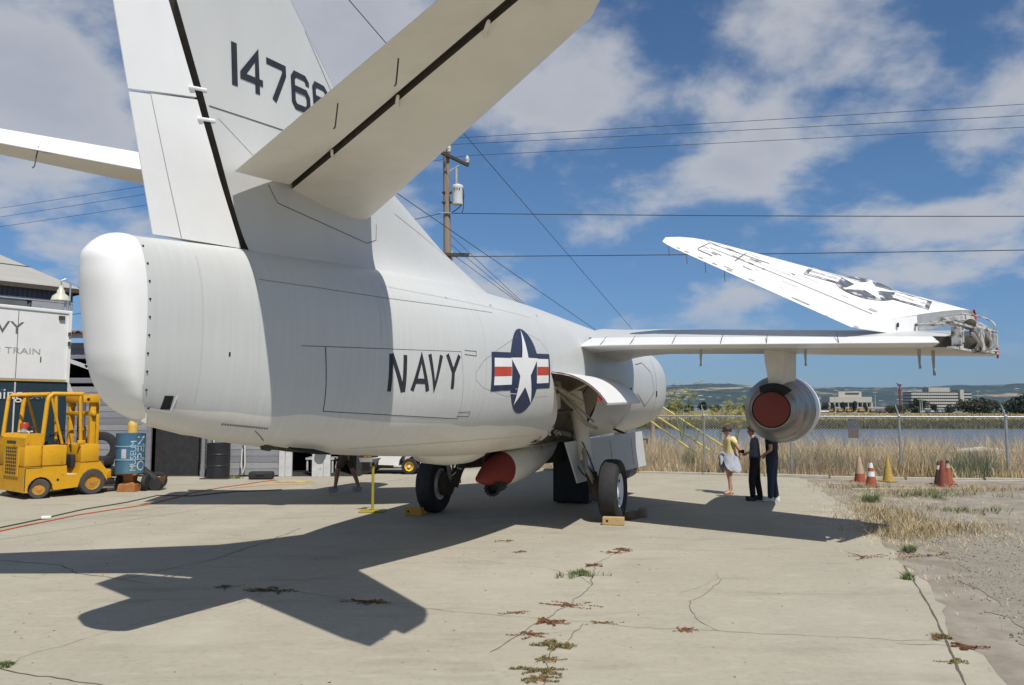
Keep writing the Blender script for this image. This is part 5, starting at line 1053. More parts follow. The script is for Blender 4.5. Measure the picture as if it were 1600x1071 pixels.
def museum_barrel():
    r, h = .335, .98; t = drum('blue_barrel', -9.49, 19.5, .45, r, h, M_bluedrum, 'blue steel drum painted MUSEUM OPEN, standing on an orange stand'); M_t = mat('white_lettering', (.40, .47, .50), .6, var=.35, scale=14)
    face = -math.pi/2+math.atan2(9.49, 19.5)*1.0
    def wrap(a0):
        def f(x, y): a = face+a0-(y)/r; return Vector(((r*1.008+.004)*math.cos(a), (r*1.008+.004)*math.sin(a), x))
        return f
    lettering('lettering', 'MUSEUM', .19, lambda x, y: wrap(.38)(x+.06, y), M_t, t, sx=1.0); lettering('lettering', 'OPEN', .30, lambda x, y: wrap(1.08)(x+.05, y), M_t, t, sx=1.12)
    mb = MB(); n = 5; mb.add([Vector(((r+.004)*math.cos(face-.62+.34*i/n), (r+.004)*math.sin(face-.62+.34*i/n), z)) for z in (.37, .60) for i in range(n+1)], [(i, i+1, n+2+i, n+1+i) for i in range(n)]); mb.build('faded_label', mat('faded_label', (.42, .42, .44), .6, var=.2), t, fix=False)
    for c in (.34, .67): mb = MB(); mb.lathe([(r*1.03, h*c-.012), (r*1.043, h*c), (r*1.03, h*c+.012)], (0, 0, 0), 'Z', 28, caps=False); mb.build('worn_hoop', mat('worn_hoop', (.30, .40, .46), .4, var=.3, scale=20), t, smooth=60)
    s_ = thing('drum_stand', 'rusty orange steel stand under the blue drum', 'stand', (-9.46, 19.5, 0)); Mo = mat('rusty_orange', (.27, .11, .03), .7, var=.3, scale=9)
    mb = MB(); mb.box((0, 0, .43), (.5, .5, .04)); mb.build('top_plate', Mo, s_); mb = MB(); mb.rings([[Vector((a*w, b*w, z)) for a, b in ((-1, -1), (1, -1), (1, 1), (-1, 1))] for w, z in ((.23, 0), (.2, .18), (.11, .26), (.13, .41))]); mb.build('pedestal', Mo, s_)
    for x in (-.30, .34): mb = MB(); mb.lathe([(.10, -.06), (.20, -.05), (.20, .05), (.10, .06)], (x, .12, .2), 'X', 18); mb.build('wheel', M_black, s_, smooth=40)
museum_barrel()
drum('black_drum', -8.62, 23.05, .03, .325, 1.0, mat('black_drum_paint', (.02, .021, .024), .4, var=.3, scale=5), 'black steel drum against the grey plank wall')
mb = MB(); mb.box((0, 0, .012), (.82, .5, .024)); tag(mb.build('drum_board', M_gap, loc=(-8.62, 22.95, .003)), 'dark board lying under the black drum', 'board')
def left_things():
    mb = MB(); mb.lathe([(.13, 0), (.13, 1.55), (.12, 1.64), (.08, 1.70), (.01, 1.72)], (0, 0, 0), 'Z', 20); o = mb.build('bollard', mat('bollard_yellow', (.58, .38, .09), .5, var=.12, scale=4), smooth=50, loc=(-10.28, 21.2, 0)); tag(o, 'yellow round topped bollard behind the blue drum', 'bollard')
    k = 0
    for (x, y, z, r, w, rx, rz, l) in ((-11.75, 22.4, .9, .48, .22, 90, 12, 'large tyre leaning upright on the shed wall'), (-10.75, 20.4, .13, .40, .24, 0, 0, 'bottom tyre of the stack behind the forklift'), (-10.72, 20.45, .40, .40, .24, 3, 0, 'middle tyre of the stack behind the forklift'), (-10.78, 20.4, .68, .39, .24, -6, 0, 'top tyre of the stack behind the forklift'), (-9.0, 20.0, .22, .22, .14, 90, 25, 'small tyre on its edge right of the blue drum')):
        mb = MB(); mb.lathe([(r*.55, -w*.42), (r*.8, -w/2), (r*.95, -w*.42), (r, -w*.2), (r, w*.2), (r*.95, w*.42), (r*.8, w/2), (r*.55, w*.42), (r*.5, 0), (r*.55, -w*.42)], (0, 0, 0), 'Z', 26, caps=False); o = mb.build('tyre', M_black, smooth=40, loc=(x, y, z), rot=(R(rx), 0, R(rz))); tag(o, l, 'tyre', 'old tyres by the shed'); k += 1
    mb = MB(); mb.lathe([(.35, 0), (.45, 0), (.45, .02)], (0, 0, 0), 'Z', 6)
    t = thing('hand_cart', 'black pipe cart with a rusty scoop and small wheel beside the blue drum', 'cart', (-8.95, 19.75, 0)); mb = MB(); mb.tube([(-.55, .15, .62), (.05, 0, .22), (.18, 0, .18)], .09, 10); mb.build('pipe', M_black, t, smooth=50)
    mb = MB(); mb.lathe([(.04, -.05), (.16, -.045), (.16, .045), (.04, .05)], (.05, -.1, .16), 'Y', 18); mb.build('wheel', M_black, t, smooth=40); mb = MB(); mb.slab([(.02, -.15, .30), (.32, -.12, .38), (.24, -.1, .16), (.08, -.14, .12)], (0, .1, 0)); mb.build('scoop', mat('rust', (.10, .045, .025), .85, var=.3), t)
    for i, (px, py, L_, a, l) in enumerate(((205, 764, 1.5, 8, 'long thin timber on the ground before the forklift front'), (190, 767, 1.1, 14, 'shorter timber beside the long one'))):
        g = gp(px, py); mb = MB(); mb.box((0, 0, .03), (L_, .09, .05), ch=.008); o = mb.build('timber', M_wood, loc=(g.x, g.y, .004), rot=(0, 0, R(a))); tag(o, l, 'timber', 'timbers on the ground')
    t = thing('equipment_case', 'low black case lying on the concrete before the planks', 'case', (-7.25, 22.75, 0), R(4)); mb = MB(); mb.box((0, 0, .115), (.68, .32, .22), ch=.05); mb.build('shell', M_black, t); mb = MB(); mb.box((0, -.16, .12), (.6, .02, .012)); mb.tube([(-.1, -.165, .16), (-.1, -.20, .17), (.1, -.20, .17), (.1, -.165, .16)], .01, 5); mb.build('handle', M_gap, t)
    t = thing('shade_filler', 'dark cabinet box added to blacken the shade beyond the right main wheel', 'filler', (1.35, 17.2, 0), R(-20)); mb = MB(); mb.box((0, 0, .68), (.80, .5, 1.30), ch=.02); mb.build('filler', mat('shade_filler_black', (.012, .012, .013), .6, var=.2), t); mb = MB(); [mb.box((.27*a, .2*b, .045), (.10, .06, .09)) for a in (-1, 1) for b in (-1, 1)]; mb.build('feet', M_gap, t); mb = MB(); mb.box((0, -.256, .70), (.64, .01, 1.1)); mb.build('door', mat('shade_filler_front', (.016, .016, .017), .6), t)  # stand-in box, near black, added to fill the deep shade under the belly
left_things()
def cords():
    def cable(name, pix, r, m, label, wob=.05):
        P = [gp(*p) for p in pix]; pts = []
        for a, b in zip(P[:-1], P[1:]):
            n = max(2, int((b-a).length/.15)); pts += [a.lerp(b, i/n) for i in range(n)]
        pts.append(P[-1]); pts = [Vector((p.x+wob*noise.noise(Vector((p.x*.9, p.y*.9, 3))), p.y+wob*noise.noise(Vector((p.x*.9, p.y*.9, 7))), r+.002)) for p in pts]
        mb = MB(); mb.tube(pts, r, 5); tag(mb.build(name, m, smooth=60), label, 'cable', 'cables on the apron')
    cable('orange_cable', [(-40, 837), (0, 831), (60, 818), (120, 806), (180, 797), (240, 788), (300, 771), (345, 763), (400, 755), (428, 751)], .012, mat('orange_cable', (.50, .13, .05), .6), 'orange red extension cable across the concrete')
    cable('green_cable', [(-40, 832), (0, 826), (70, 811), (130, 797), (200, 786), (245, 775), (300, 776), (370, 769), (440, 766)], .012, mat('green_cable', (.05, .07, .03), .6), 'dark green cable running beside the orange one')
    cable('thin_orange_cable', [(360, 764), (420, 758), (470, 757), (495, 756)], .009, mat('pale_orange_cable', (.60, .28, .08), .6), 'pale orange cable trailing from the yellow coil')
    g = gp(462, 754); mb = MB(); pts = []
    for i in range(95):
        a = i*.33; r = .24+.30*noise.noise(Vector((i*.05, 1, 1))); pts.append(Vector((r*1.6*math.cos(a), r*.55*math.sin(a)+.15*noise.noise(Vector((i*.08, 5, 0))), .015+.05*abs(noise.noise(Vector((i*.11, 2, 9)))))))
    mb.tube(pts, .007, 5); mb.tube([(-.5, .1, .02), (-.7, .45, .03), (-.85, .8, .02)], .009, 5); tag(mb.build('cord_coil', mat('yellow_cord', (.50, .36, .08), .6), smooth=60, loc=(g.x, g.y, 0)), 'tangled yellow cord coil lying before the shed', 'cord')
    g = gp(72, 812); mb = MB(); mb.box((0, 0, .03), (.16, .05, .05), ch=.01); tag(mb.build('cable_plug', M_white, loc=(g.x, g.y, .01), rot=(0, 0, .5)), 'white plug on the green cable', 'plug')
cords()

def trailer():
    a = R(57); dirv = Vector((math.cos(a), math.sin(a), 0)); E = Vector((-11.75, 20.6, 0)); t = thing('navy_trailer', 'white over dark blue navy training trailer behind the forklift', 'trailer', E, a)
    # local: x along the side towards the right end (0), y into the trailer
    M_w = mat('trailer_white', (.66, .66, .64), .5, var=.06, scale=2, color2=(.45, .44, .42), c2scale=5, c2lo=.66, c2hi=.74); M_b = mat('trailer_blue', (.020, .040, .052), .4, var=.15, scale=2, streak=(2, 1, .3), color2=(.09, .12, .13), c2scale=3, c2lo=.62, c2hi=.72)
    mb = MB(); mb.box((-4, 1.2, 3.66), (8, 2.4, 1.78), ch=.03); mb.build('upper_body', M_w, t); mb = MB(); mb.box((-4, 1.21, 1.86), (7.99, 2.38, 1.78)); mb.build('lower_body', M_b, t)
    mb = MB(); mb.box((-4, -.006, 2.755), (8, .012, .04)); mb.build('gold_stripe', mat('gold_stripe', (.45, .30, .10), .5), t); mb = MB(); mb.box((-4, 1.2, 4.58), (8.06, 2.46, .09), ch=.02); mb.build('roof_rail', M_w, t)
    for x in (-1.30, -2.55, -3.8, -5.1): 
        mb = MB(); mb.box((x, -.004, 3.66), (.012, .008, 1.7)); mb.build('panel_seam', M_line, t); mb = MB(); mb.box((x, -.004, 1.9), (.035, .008, 1.6)); mb.build('worn_seam', M_pale, t)
    mb = MB(); mb.box((-.03, -.02, 3.66), (.07, .04, 1.86)); mb.build('corner_post', M_w, t); mb = MB(); mb.box((-.25, -.03, 4.42), (.14, .06, .10)); mb.build('marker_lamp', M_gap, t); mb = MB(); mb.box((-.05, -.06, 4.0), (.05, .06, .10)); mb.box((-.05, -.06, 3.75), (.05, .06, .10)); mb.build('door_latch', M_gap, t)
    mb = MB(); mb.box((-.72, -.005, 3.30), (.025, .01, .14)); mb.build('dent', M_gap, t)
    M_st = mat('stencil_grey', (.12, .12, .13), .7, var=.3, scale=20); fn = lambda x0, z0: (lambda x, y: Vector((x0+x, -.006, z0+y)))
    lettering('lettering', 'NAVY', .44, fn(-1.16, 3.92), M_st, t, 'RIGHT', sx=1.25, label='grey letters NAVY'); lettering('lettering', 'M TRAIN', .22, fn(-.72, 3.42), mat('faded_grey', (.30, .30, .31), .7, var=.3, scale=30), t, 'RIGHT', sx=1.35); lettering('lettering', 'Training', .38, fn(-1.12, 2.28), mat('lettering_white', (.62, .62, .62), .6, var=.2, scale=20), t, 'RIGHT', sx=1.05); lettering('lettering', 'Device', .25, fn(-1.0, 2.28), mat('rubbed_white', (.16, .19, .20), .6, var=.3, scale=20), t)
    mb = MB()
    for x in (-.6, -2.0, -6.0): mb.box((x, .4, .5), (.12, .12, 1.0)); mb.box((x, 2.0, .5), (.12, .12, 1.0))
    mb.build('landing_leg', M_gap, t)
    for x in (-4.6, -5.7): mb = MB(); mb.lathe([(.2, -.15), (.48, -.14), (.5, 0), (.48, .14), (.2, .15)], (x, .3, .5), 'Y', 20); mb.build('wheel', M_black, t, smooth=40)
    L_ = thing('barn_lamp', 'old enamel barn lamp on a pole at the trailer end', 'lamp', E-dirv*.32+Vector((0, .35, 0))); Ml = mat('enamel', (.50, .48, .40), .4, var=.12)
    zc = 4.98; mb = MB(); mb.tube([(-.05, 0, 4.55), (-.05, 0, 4.9)], .03, 6); mb.tube([(-.0, .12, 4.5), (-.0, .12, 5.42), (-.1, .06, 5.52), (-.18, 0, 5.46), (-.18, 0, 5.34)], .022, 6); mb.build('bracket', M_steel, L_); mb = MB(); mb.lathe([(.05, .36), (.06, .26), (.09, .22), (.10, .14), (.20, .06), (.235, -.06), (.225, -.06), (.18, .04), (.03, .10)], (-.18, 0, zc), 'Z', 24, caps=False); mb.build('shade', Ml, L_, smooth=50); mb = MB(); mb.lathe([(.01, .1), (.05, .04), (.05, -.02), (.01, -.06)], (-.18, 0, zc), 'Z', 12); mb.build('bulb', mat('glass_bulb', (.5, .5, .46), .2), L_, smooth=60)
trailer()
def hall():
    a = R(50); t = thing('corrugated_hall', 'large dark corrugated hall with a pale roof behind the trailer', 'building', (-18.35, 32.2, 0), a); M_c = mat('blue_grey_iron', (.085, .10, .13), .6, .1, var=.15, scale=1.5); M_r = mat('pale_roof_sheet', (.33, .32, .29), .7, var=.10, scale=2, streak=(.3, 2, 2))
    n = 160; L_ = 14; V = []
    for i in range(n+1): x = -L_*i/n; y = .03*(1 if i % 2 else -1); V += [(x, y, 0), (x, y, 6.98)]
    mb = MB(); mb.add(V, [(2*i, 2*i+1, 2*i+3, 2*i+2) for i in range(n)]); W2 = 12; V = []
    for i in range(n+1): y = W2*i/n; x = .03*(1 if i % 2 else -1); V += [(x, y, 0), (x, y, 6.98)]
    mb.add(V, [(2*i, 2*i+1, 2*i+3, 2*i+2) for i in range(n)]); mb.build('wall', M_c, t, fix=False)
    e = .28; mb = MB(); A, B, C_, D = Vector((e, -e, 6.98)), Vector((-L_, -e, 6.98)), Vector((-L_, W2/2, 10.4)), Vector((-4.9, W2/2, 10.4)); Fp = Vector((e, W2+e, 6.98)); mb.add([A, B, C_, D, Fp], [(0, 1, 2, 3), (0, 3, 4)]); mb.add([v-Vector((0, 0, .06)) for v in (A, B, C_, D, Fp)], [(3, 2, 1, 0), (4, 3, 0)]); mb.build('roof', M_r, t, fix=False)
    for z in (.28, .55): 
        k = z; P, Q = A.lerp(D, k), B.lerp(C_, k); mb = MB(); mb.tube([P+Vector((0, 0, .02)), Q+Vector((0, 0, .02))], .02, 4); mb.build('sheet_lap', M_line, t)
    mb = MB(); mb.box((-L_/2, -e, 6.90), (L_+2*e, .10, .18)); mb.box((e, W2/2, 6.90), (.10, W2+2*e, .18)); mb.build('gutter', M_gap, t); mb = MB(); mb.box((-L_/2, -.06, 6.42), (L_, .05, .10)); mb.build('ledge', mat('ledge', (.30, .32, .34), .6), t)
    mb = MB(); mb.box((-9.0, -.04, 6.05), (14.5, .10, .64)); mb.build('window_frame', mat('frame_dark', (.035, .045, .05), .5), t)
    for i in range(11): mb = MB(); mb.box((-2.25-1.22*i, -.10, 6.05), (1.08, .02, .50)); mb.build('pane', mat('old_pane', (.10, .105, .10), .15, var=.5, scale=.7) if i == 0 else bpy.data.materials['old_pane'], t)
    mb = MB(); mb.box((-.78, -.05, 5.75), (1.5, .06, 1.2)); mb.build('pale_sheet', mat('pale_sheet', (.27, .29, .31), .6), t)
hall()

# ------------------------------------------------------------------ forklift
def forklift():
    t = thing('forklift', 'yellow forklift with a roll cage parked before the trailer', 'forklift', (-10.93, 17.6, 0), R(53)); Y = M_ymetal; W = 1.42
    def B(n, c, s_, m=Y, ch=.02): mb = MB(); mb.box(c, s_, ch=ch); return mb.build(n, m, t, smooth=40)
    # chassis side profile with wheel arches (x forward, y left, z up)
    prof = [(0, .16), (.10, .15)]
    prof += [(.35-.27*math.cos(math.pi*k/8), .20+.29*math.sin(math.pi*k/8)) for k in range(9)]
    prof += [(.64, .17), (1.17, .20)]
    prof += [(1.50-.31*math.cos(math.pi*k/8), .26+.35*math.sin(math.pi*k/8)) for k in range(1, 8)]
    prof += [(1.84, .30), (1.84, .55), (1.66, .78), (1.22, .78), (1.16, .50), (.92, .50), (.90, .72), (0, .72)]
    mb = MB(); mb.slab([(x, 0, z) for x, z in prof], (0, W, 0)); mb.build('chassis', Y, t)
    B('counterweight', (.17, W/2, .965), (.36, W+.03, .47), ch=.03); mb = MB(); mb.slab([(-.01, 0, 1.18), (.36, 0, 1.18), (.36, 0, 1.47), (.07, 0, 1.47), (.0, 0, 1.38)], (0, W, 0)); mb.build('hood', Y, t)
    B('side_box', (.625, .2, .965), (.52, .42, .46)); B('side_box', (.625, W-.2, .965), (.52, .42, .46)); B('battery_cover', (.625, W/2, .95), (.5, .36, .40), M_gap)
    B('front_box', (1.42, W/2, .98), (.42, W, .42)); B('floor_plate', (1.03, W/2, .49), (.26, W-.05, .03), M_pale, 0)
    B('bumper', (1.9, W/2, .45), (.22, W*.8, .22))
    mb = MB(); mb.box((-.018, .68, .86), (.02, .80, .72), ch=.006); mb.build('grille_panel', Y, t); mb = MB()
    for i in range(6):
        for j in range(8): mb.box((-.031, .42+.10*i, .58+.08*j), (.006, .055, .05))
    mb.build('grille_holes', M_dark, t); B('name_plate', (-.005, .75, 1.27), (.012, .5, .07), M_gap, 0)
    mb = MB(); mb.tube([(0.1, .1, 1.49), (.16, .4, 1.52), (.1, .7, 1.5), (.22, .95, 1.52), (.28, .5, 1.50), (.2, .2, 1.52)], .02, 6); mb.build('rope', M_pale, t, smooth=60)
    # roll cage
    def T(n, pts, r=.045, m=Y): mb = MB(); mb.tube(pts, r, 9); return mb.build(n, m, t, smooth=50)
    for y in (.06, W-.06): T('cage_post', [(.36, y, 1.18), (.44, y, 2.18), (.47, y, 2.30), (.55, y, 2.38), (1.2, y, 2.38)], .05)
    for y in (.06, W-.06): T('front_post', [(1.22, y, 1.15), (1.16, y, 2.36)], .042)
    T('cage_brace', [(.52, .06, 2.30), (.82, .10, 1.22)], .03); T('cage_brace', [(.52, W-.06, 2.30), (.82, W-.1, 1.22)], .03)
    T('rear_post', [(.02, W-.1, 1.40), (.10, W-.1, 2.30), (.18, W-.1, 2.36), (.5, W-.1, 2.38)], .045)
    for y in (.06, .35, .62, .9): T('roof_bar', [(.5, y, 2.40), (1.25, y, 2.40)], .022)
    T('roof_bar', [(.5, .06, 2.37), (.48, W-.06, 2.37)], .04); T('roof_bar', [(.12, W-.1, 2.34), (.5, .1, 2.36)], .03)
    B('seat', (.52, .6, 1.22), (.36, .45, .10), M_black, .03); mb = MB(); mb.box((0, 0, 0), (.09, .46, .36), Matrix.Rotation(R(-10), 3, 'Y'), ch=.035); mb.build('seat_back', M_black, t, smooth=40, loc=(.33, .62, 1.45))
    mb = MB(); mb.tube([(1.12, .6, .9), (.92, .6, 1.42)], .03, 7); mb.build('steering_column', M_black, t); mb = MB(); mb.lathe([(.17, -.012), (.185, 0), (.17, .012), (.155, 0), (.17, -.012)], (0, 0, 0), 'Z', 24, caps=False); [mb.tube([(0, 0, 0), (.165*math.cos(a), .165*math.sin(a), 0)], .012, 5) for a in (.3, 2.4, 4.5)]; mb.build('steering_wheel', M_black, t, smooth=60, loc=(.91, .6, 1.45), rot=(0, R(-25), 0))
    for y in (.45, .75, .82): T('lever', [(1.18, y, 1.1), (1.13, y+.02, 1.42)], .012, M_gap)
    B('instrument_box', (1.1, .95, 1.2), (.12, .2, .2), M_gap); B('pedal_box', (1.15, .55, .8), (.1, .6, .3), M_black); B('hinge', (1.22, .04, 1.24), (.18, .06, .10))
    # beacon on the hood
    mb = MB(); mb.lathe([(.085, 0), (.085, .10), (.07, .105)], (.20, .62, 1.48), 'Z', 18); b = mb.build('beacon_base', M_chrome, t, smooth=40); mb = MB(); mb.lathe([(.09, .105), (.092, .2), (.075, .235), (.01, .24)], (.20, .62, 1.48), 'Z', 18); mb.build('beacon_lens', mat('beacon_red', (.38, .05, .02), .3, var=.1), t, smooth=40)
    b.location = (0, 0, 0)
    # mast and carriage
    for y in (.16, W-.16):
        B('mast_rail', (1.50, y, 1.42), (.13, .13, 1.86)); B('mast_rail', (1.66, y+(.08 if y < .5 else -.08), 1.42), (.08, .08, 1.80)); T('lift_chain', [(1.58, y+(.2 if y < .5 else -.2), .6), (1.58, y+(.2 if y < .5 else -.2), 2.2)], .02, M_gap)
    T('lift_cylinder', [(1.56, W/2, .5), (1.56, W/2, 1.6)], .06, Y); T('lift_rod', [(1.56, W/2, 1.6), (1.56, W/2, 2.25)], .035, M_chrome)
    B('mast_head', (1.50, W/2, 2.28), (.20, W*.96, .20)); B('mast_crossbar', (1.48, W/2, 1.92), (.10, W, .10)); B('mast_crossbar', (1.62, W/2, .95), (.08, W*.8, .14)); B('mast_bracket', (1.34, .1, 2.26), (.22, .12, .17)); B('carriage', (1.78, W/2, .55), (.06, W*.85, .45), M_gap)
    mb = MB(); mb.lathe([(.035, -.005), (.035, .0)], (0, 0, 0), 'Y', 12); mb.build('bracket_hole', M_dark, t, loc=(1.34, .038, 2.26))
    for y in (.32, W-.32): mb = MB(); mb.box((1.84, y, .42), (.05, .12, .7)); mb.box((2.25, y, .06), (.86, .12, .05)); mb.build('fork', M_gap, t)
    # wheels
    for nm, x, z, r, w, yaw in (('rear_wheel', .36, .225, .22, .20, 28), ('front_wheel', 1.50, .30, .30, .26, 0)):
        for sg, y in ((-1, w/2-.02), (1, W-w/2+.02)):
            mb = MB(); mb.lathe([(r*.62, -w/2), (r*.93, -w/2), (r, -w*.38), (r, w*.38), (r*.93, w/2), (r*.62, w/2), (r*.62, -w/2)], (0, 0, 0), 'Y', 32, caps=False); wl = mb.build(nm, mat('grey_tyre', (.055, .055, .055), .8, var=.2, scale=8) if 'grey_tyre' not in bpy.data.materials else bpy.data.materials['grey_tyre'], t, smooth=35, loc=(x, y, z), rot=(0, 0, R(-yaw)))
            mb = MB(); mb.lathe([(.02, sg*w*.35), (.055, sg*w*.34), (.06, sg*w*.15), (r*.5, sg*w*.12), (r*.60, sg*w*.40), (r*.66, sg*w*.47), (r*.66, sg*w*.3)], (0, 0, 0), 'Y', 28); mb.build('rim', mat('rusty_yellow_rim', (.40, .20, .03), .6, var=.3, scale=7) if 'rusty_yellow_rim' not in bpy.data.materials else bpy.data.materials['rusty_yellow_rim'], wl, smooth=35)
    mb = MB(); mb.lathe([(.03, 0), (.03, .004)], (0, 0, 0), 'Y', 12); mb.build('frame_hole', M_dark, t, loc=(.72, -.004, .40))
    for i, (x, z, w, h) in enumerate(((.2, .70, .36, .012), (.62, .73, .5, .012), (1.42, .775, .42, .012), (.02, .44, .02, .5))): B('seam', (x, -.003, z), (w, .006, h), M_gap, 0)
forklift()

# ------------------------------------------------------------------ tow tractor seen under the belly
def tow_tractor():
    t = thing('tow_tractor', 'white tow tractor with yellow wheels seen under the belly', 'tractor', (-3.85, 24.6, 0), 0); M_w = mat('tractor_white', (.66, .66, .65), .4, var=.06, scale=2)
    prof = [(-.62, .30), (.30, .27)]+[(.66-.34*math.cos(math.pi*k/8), .30+.36*math.sin(math.pi*k/8)) for k in range(9)]+[(1.5, .32), (1.5, .95), (-.30, .98), (-.62, .72)]
    mb = MB(); mb.slab([(x, -.15, z) for x, z in prof], (0, 1.3, 0)); mb.build('body', M_w, t); mb = MB(); mb.box((.45, .5, .24), (2.1, 1.1, .14)); mb.build('chassis', M_gap, t)
    for x, r, rr in ((-.72, .42, .24), (.66, .24, .145), (-.72, .42, .24), (.66, .24, .145)):
        back = x in [None]; y = -.16
    for k, (x, y, r, rr) in enumerate(((-.72, -.16, .42, .24), (.66, -.14, .245, .145), (-.72, 1.1, .42, .24), (.66, 1.1, .245, .145))):
        sg = -1 if y < .5 else 1; mb = MB(); mb.lathe([(rr, -.11), (r*.92, -.11), (r, -.07), (r, .07), (r*.92, .11), (rr, .11), (rr, -.11)], (x, y, r), 'Y', 30, caps=False); w = mb.build('wheel', M_black, t, smooth=35)
        mb = MB(); mb.lathe([(.02, sg*.10), (.05, sg*.09), (.055, sg*.02), (rr*.62, sg*.015), (rr*.66, sg*.07), (rr*1.0, sg*.115), (rr*1.0, sg*.05)], (x, y, r), 'Y', 28); mb.build('rim', mat('tractor_rim', (.62, .38, .02), .5, var=.15, scale=9) if 'tractor_rim' not in bpy.data.materials else bpy.data.materials['tractor_rim'], w, smooth=40); mb = MB(); mb.lathe([(.045, sg*.10), (.04, sg*.125), (.01, sg*.13)], (x, y, r), 'Y', 14); mb.build('hub_cap', M_wpaint, w, smooth=40)
        mb = MB()
        for q in range(7): a = q*.9; mb.lathe([(.016, sg*.016), (.016, sg*.04)], (x+rr*.42*math.cos(a), y, r+rr*.42*math.sin(a)), 'Y', 8)
        mb.build('wheel_nuts', M_gap, w)
    mb = MB(); mb.box((.35, -.17, .25), (.36, .08, .05)); mb.build('step', M_pale, t); mb = MB(); mb.box((-.1, .5, 1.12), (.5, .9, .12), ch=.04); mb.box((-.36, .5, 1.32), (.1, .9, .4), ch=.04); mb.build('seat', M_black, t); mb = MB(); mb.lathe([(.16, 0), (.18, .015), (.16, .03), (.14, .015), (.16, 0)], (.55, .5, 1.25), 'Z', 20, caps=False); mb.tube([(.55, .5, 1.26), (.65, .5, .95)], .02, 6); mb.build('steering_wheel', M_black, t)
    mb = MB(); mb.box((-.6, .5, .62), (.4, .95, .6)); mb.build('rear_deck', M_gap, t)
tow_tractor()

# ------------------------------------------------------------------ sign, chocks, cones, fence, pole
def info_sign():
    g = gp(582, 800); t = thing('information_sign', 'small tilted information board on a yellow post under the belly', 'sign', (g.x, g.y, 0)); Mg = mat('post_yellow', (.33, .27, .02), .5, var=.1, scale=5)
    mb = MB(); mb.box((0, 0, .018), (.50, .36, .03), ch=.008); mb.build('base_plate', Mg, t); mb = MB(); mb.tube([(0, 0, .03), (0, 0, .90)], .028, 12); mb.build('post', Mg, t, smooth=50)
    mb = MB(); mb.box((0, 0, 0), (.26, .30, .016), Matrix.Rotation(R(-25), 3, 'Z') @ Matrix.Rotation(R(-42), 3, 'Y'), ch=.004); mb.build('board', M_wpaint, t, loc=(.0, -.03, .98)); mb = MB(); mb.tube([(0, 0, .88), (0, 0, .97)], .025, 8); mb.build('bracket', M_gap, t)
info_sign()
def chock(px, py, L_, w, h, a, m, label, hole=True):
    g = gp(px, py); t = thing('wheel_chock', label, 'chock', (g.x, g.y, 0), R(a), 'wheel chocks'); mb = MB(); mb.box((0, w/2, h/2+.002), (L_, w, h), ch=.012); mb.build('block', m, t)
    if hole: mb = MB(); mb.lathe([(.022, -.004), (.022, .001)], (0, 0, 0), 'Y', 10); mb.build('rope_hole', M_dark, t, loc=(-L_*.28, 0, h*.55))
chock(645, 806.5, .34, .16, .15, -16, mat('chock_yellow', (.52, .25, .03), .7, var=.2, scale=9), 'yellow timber chock behind the left main wheel')
chock(958, 821.5, .38, .13, .14, -14, mat('chock_wood', (.42, .28, .13), .8, var=.25, scale=9, streak=(1, 6, 6)), 'pale timber chock behind the right main wheel')
chock(980, 813, .12, .40, .13, -36, mat('chock_dark', (.14, .10, .06), .8, var=.25, scale=9), 'dark weathered timber beside the right main wheel', False)
chock(1003, 809, .14, .2, .16, -20, M_wood, 'small dark chock beyond the right main wheel', False)
chock(872, 760, .2, .2, .18, -20, M_wood, 'dark block on the ground in the deep shade', False)
M_or = mat('cone_orange', (.30, .075, .035), .7, var=.2, scale=10); M_ye = mat('cone_yellow', (.38, .255, .06), .7, var=.2, scale=10); M_rust = mat('cone_rust', (.19, .055, .035), .75, var=.25, scale=10); M_fade = mat('cone_faded', (.40, .29, .20), .8, var=.25, scale=8); M_dk = mat('cone_dark', (.10, .05, .045), .8, var=.3, scale=10)
def cone(px, py, h, body, bands, label, tilt=(0, 0)):
    g = gp(px, py); t = thing('traffic_cone', label, 'traffic cone', (g.x, g.y, 0), rng.uniform(0, 1.5), 'old traffic cones by the fence'); t.rotation_euler = (R(tilt[0]), R(tilt[1]), rng.uniform(0, 1)); r0, r1 = h*.215, h*.045
    mb = MB(); mb.box((0, 0, .012), (h*.55, h*.55, .024), ch=.008); mb.build('base', body, t); f = lambda z: r0+(r1-r0)*z
    mb = MB(); mb.lathe([(f(0), .024), (f(.5), .024+.49*h), (f(1), .022+.97*h), (r1*.7, h), (r1*.5, h*.98)], (0, 0, 0), 'Z', 22); mb.build('body', body, t, smooth=40)
    for z0, z1, m in bands: mb = MB(); mb.lathe([(f(z0)+.004, .024+z0*.97*h), (f(z1)+.004, .024+z1*.97*h)], (0, 0, 0), 'Z', 22, caps=False); mb.build('band', m, t, smooth=40)
M_wt = mat('cone_band', (.60, .60, .58), .6, var=.15, scale=10); M_bk = mat('cone_collar', (.03, .03, .035), .7)
cone(1344, 752.5, .71, M_or, [(.30, .99, M_fade)], 'faded tan and orange cone, leftmost of the row', (2, -4)); cone(1361.5, 761, .67, M_or, [(.38, .58, M_wt), (.72, .93, M_wt)], 'orange cone with two white bands'); cone(1388, 752.5, .68, M_ye, [], 'plain yellow cone right of the white banded one')
cone(1473.5, 761, .69, M_rust, [], 'plain rust red cone standing before two others'); cone(1481.5, 757, .64, M_or, [(.66, .86, M_fade), (.87, .99, M_bk)], 'orange cone with cream band and dark top behind the rust red one'); cone(1468, 757, .62, M_dk, [(.62, .8, M_wt)], 'dark cone with a white band half hidden behind the rust red one')
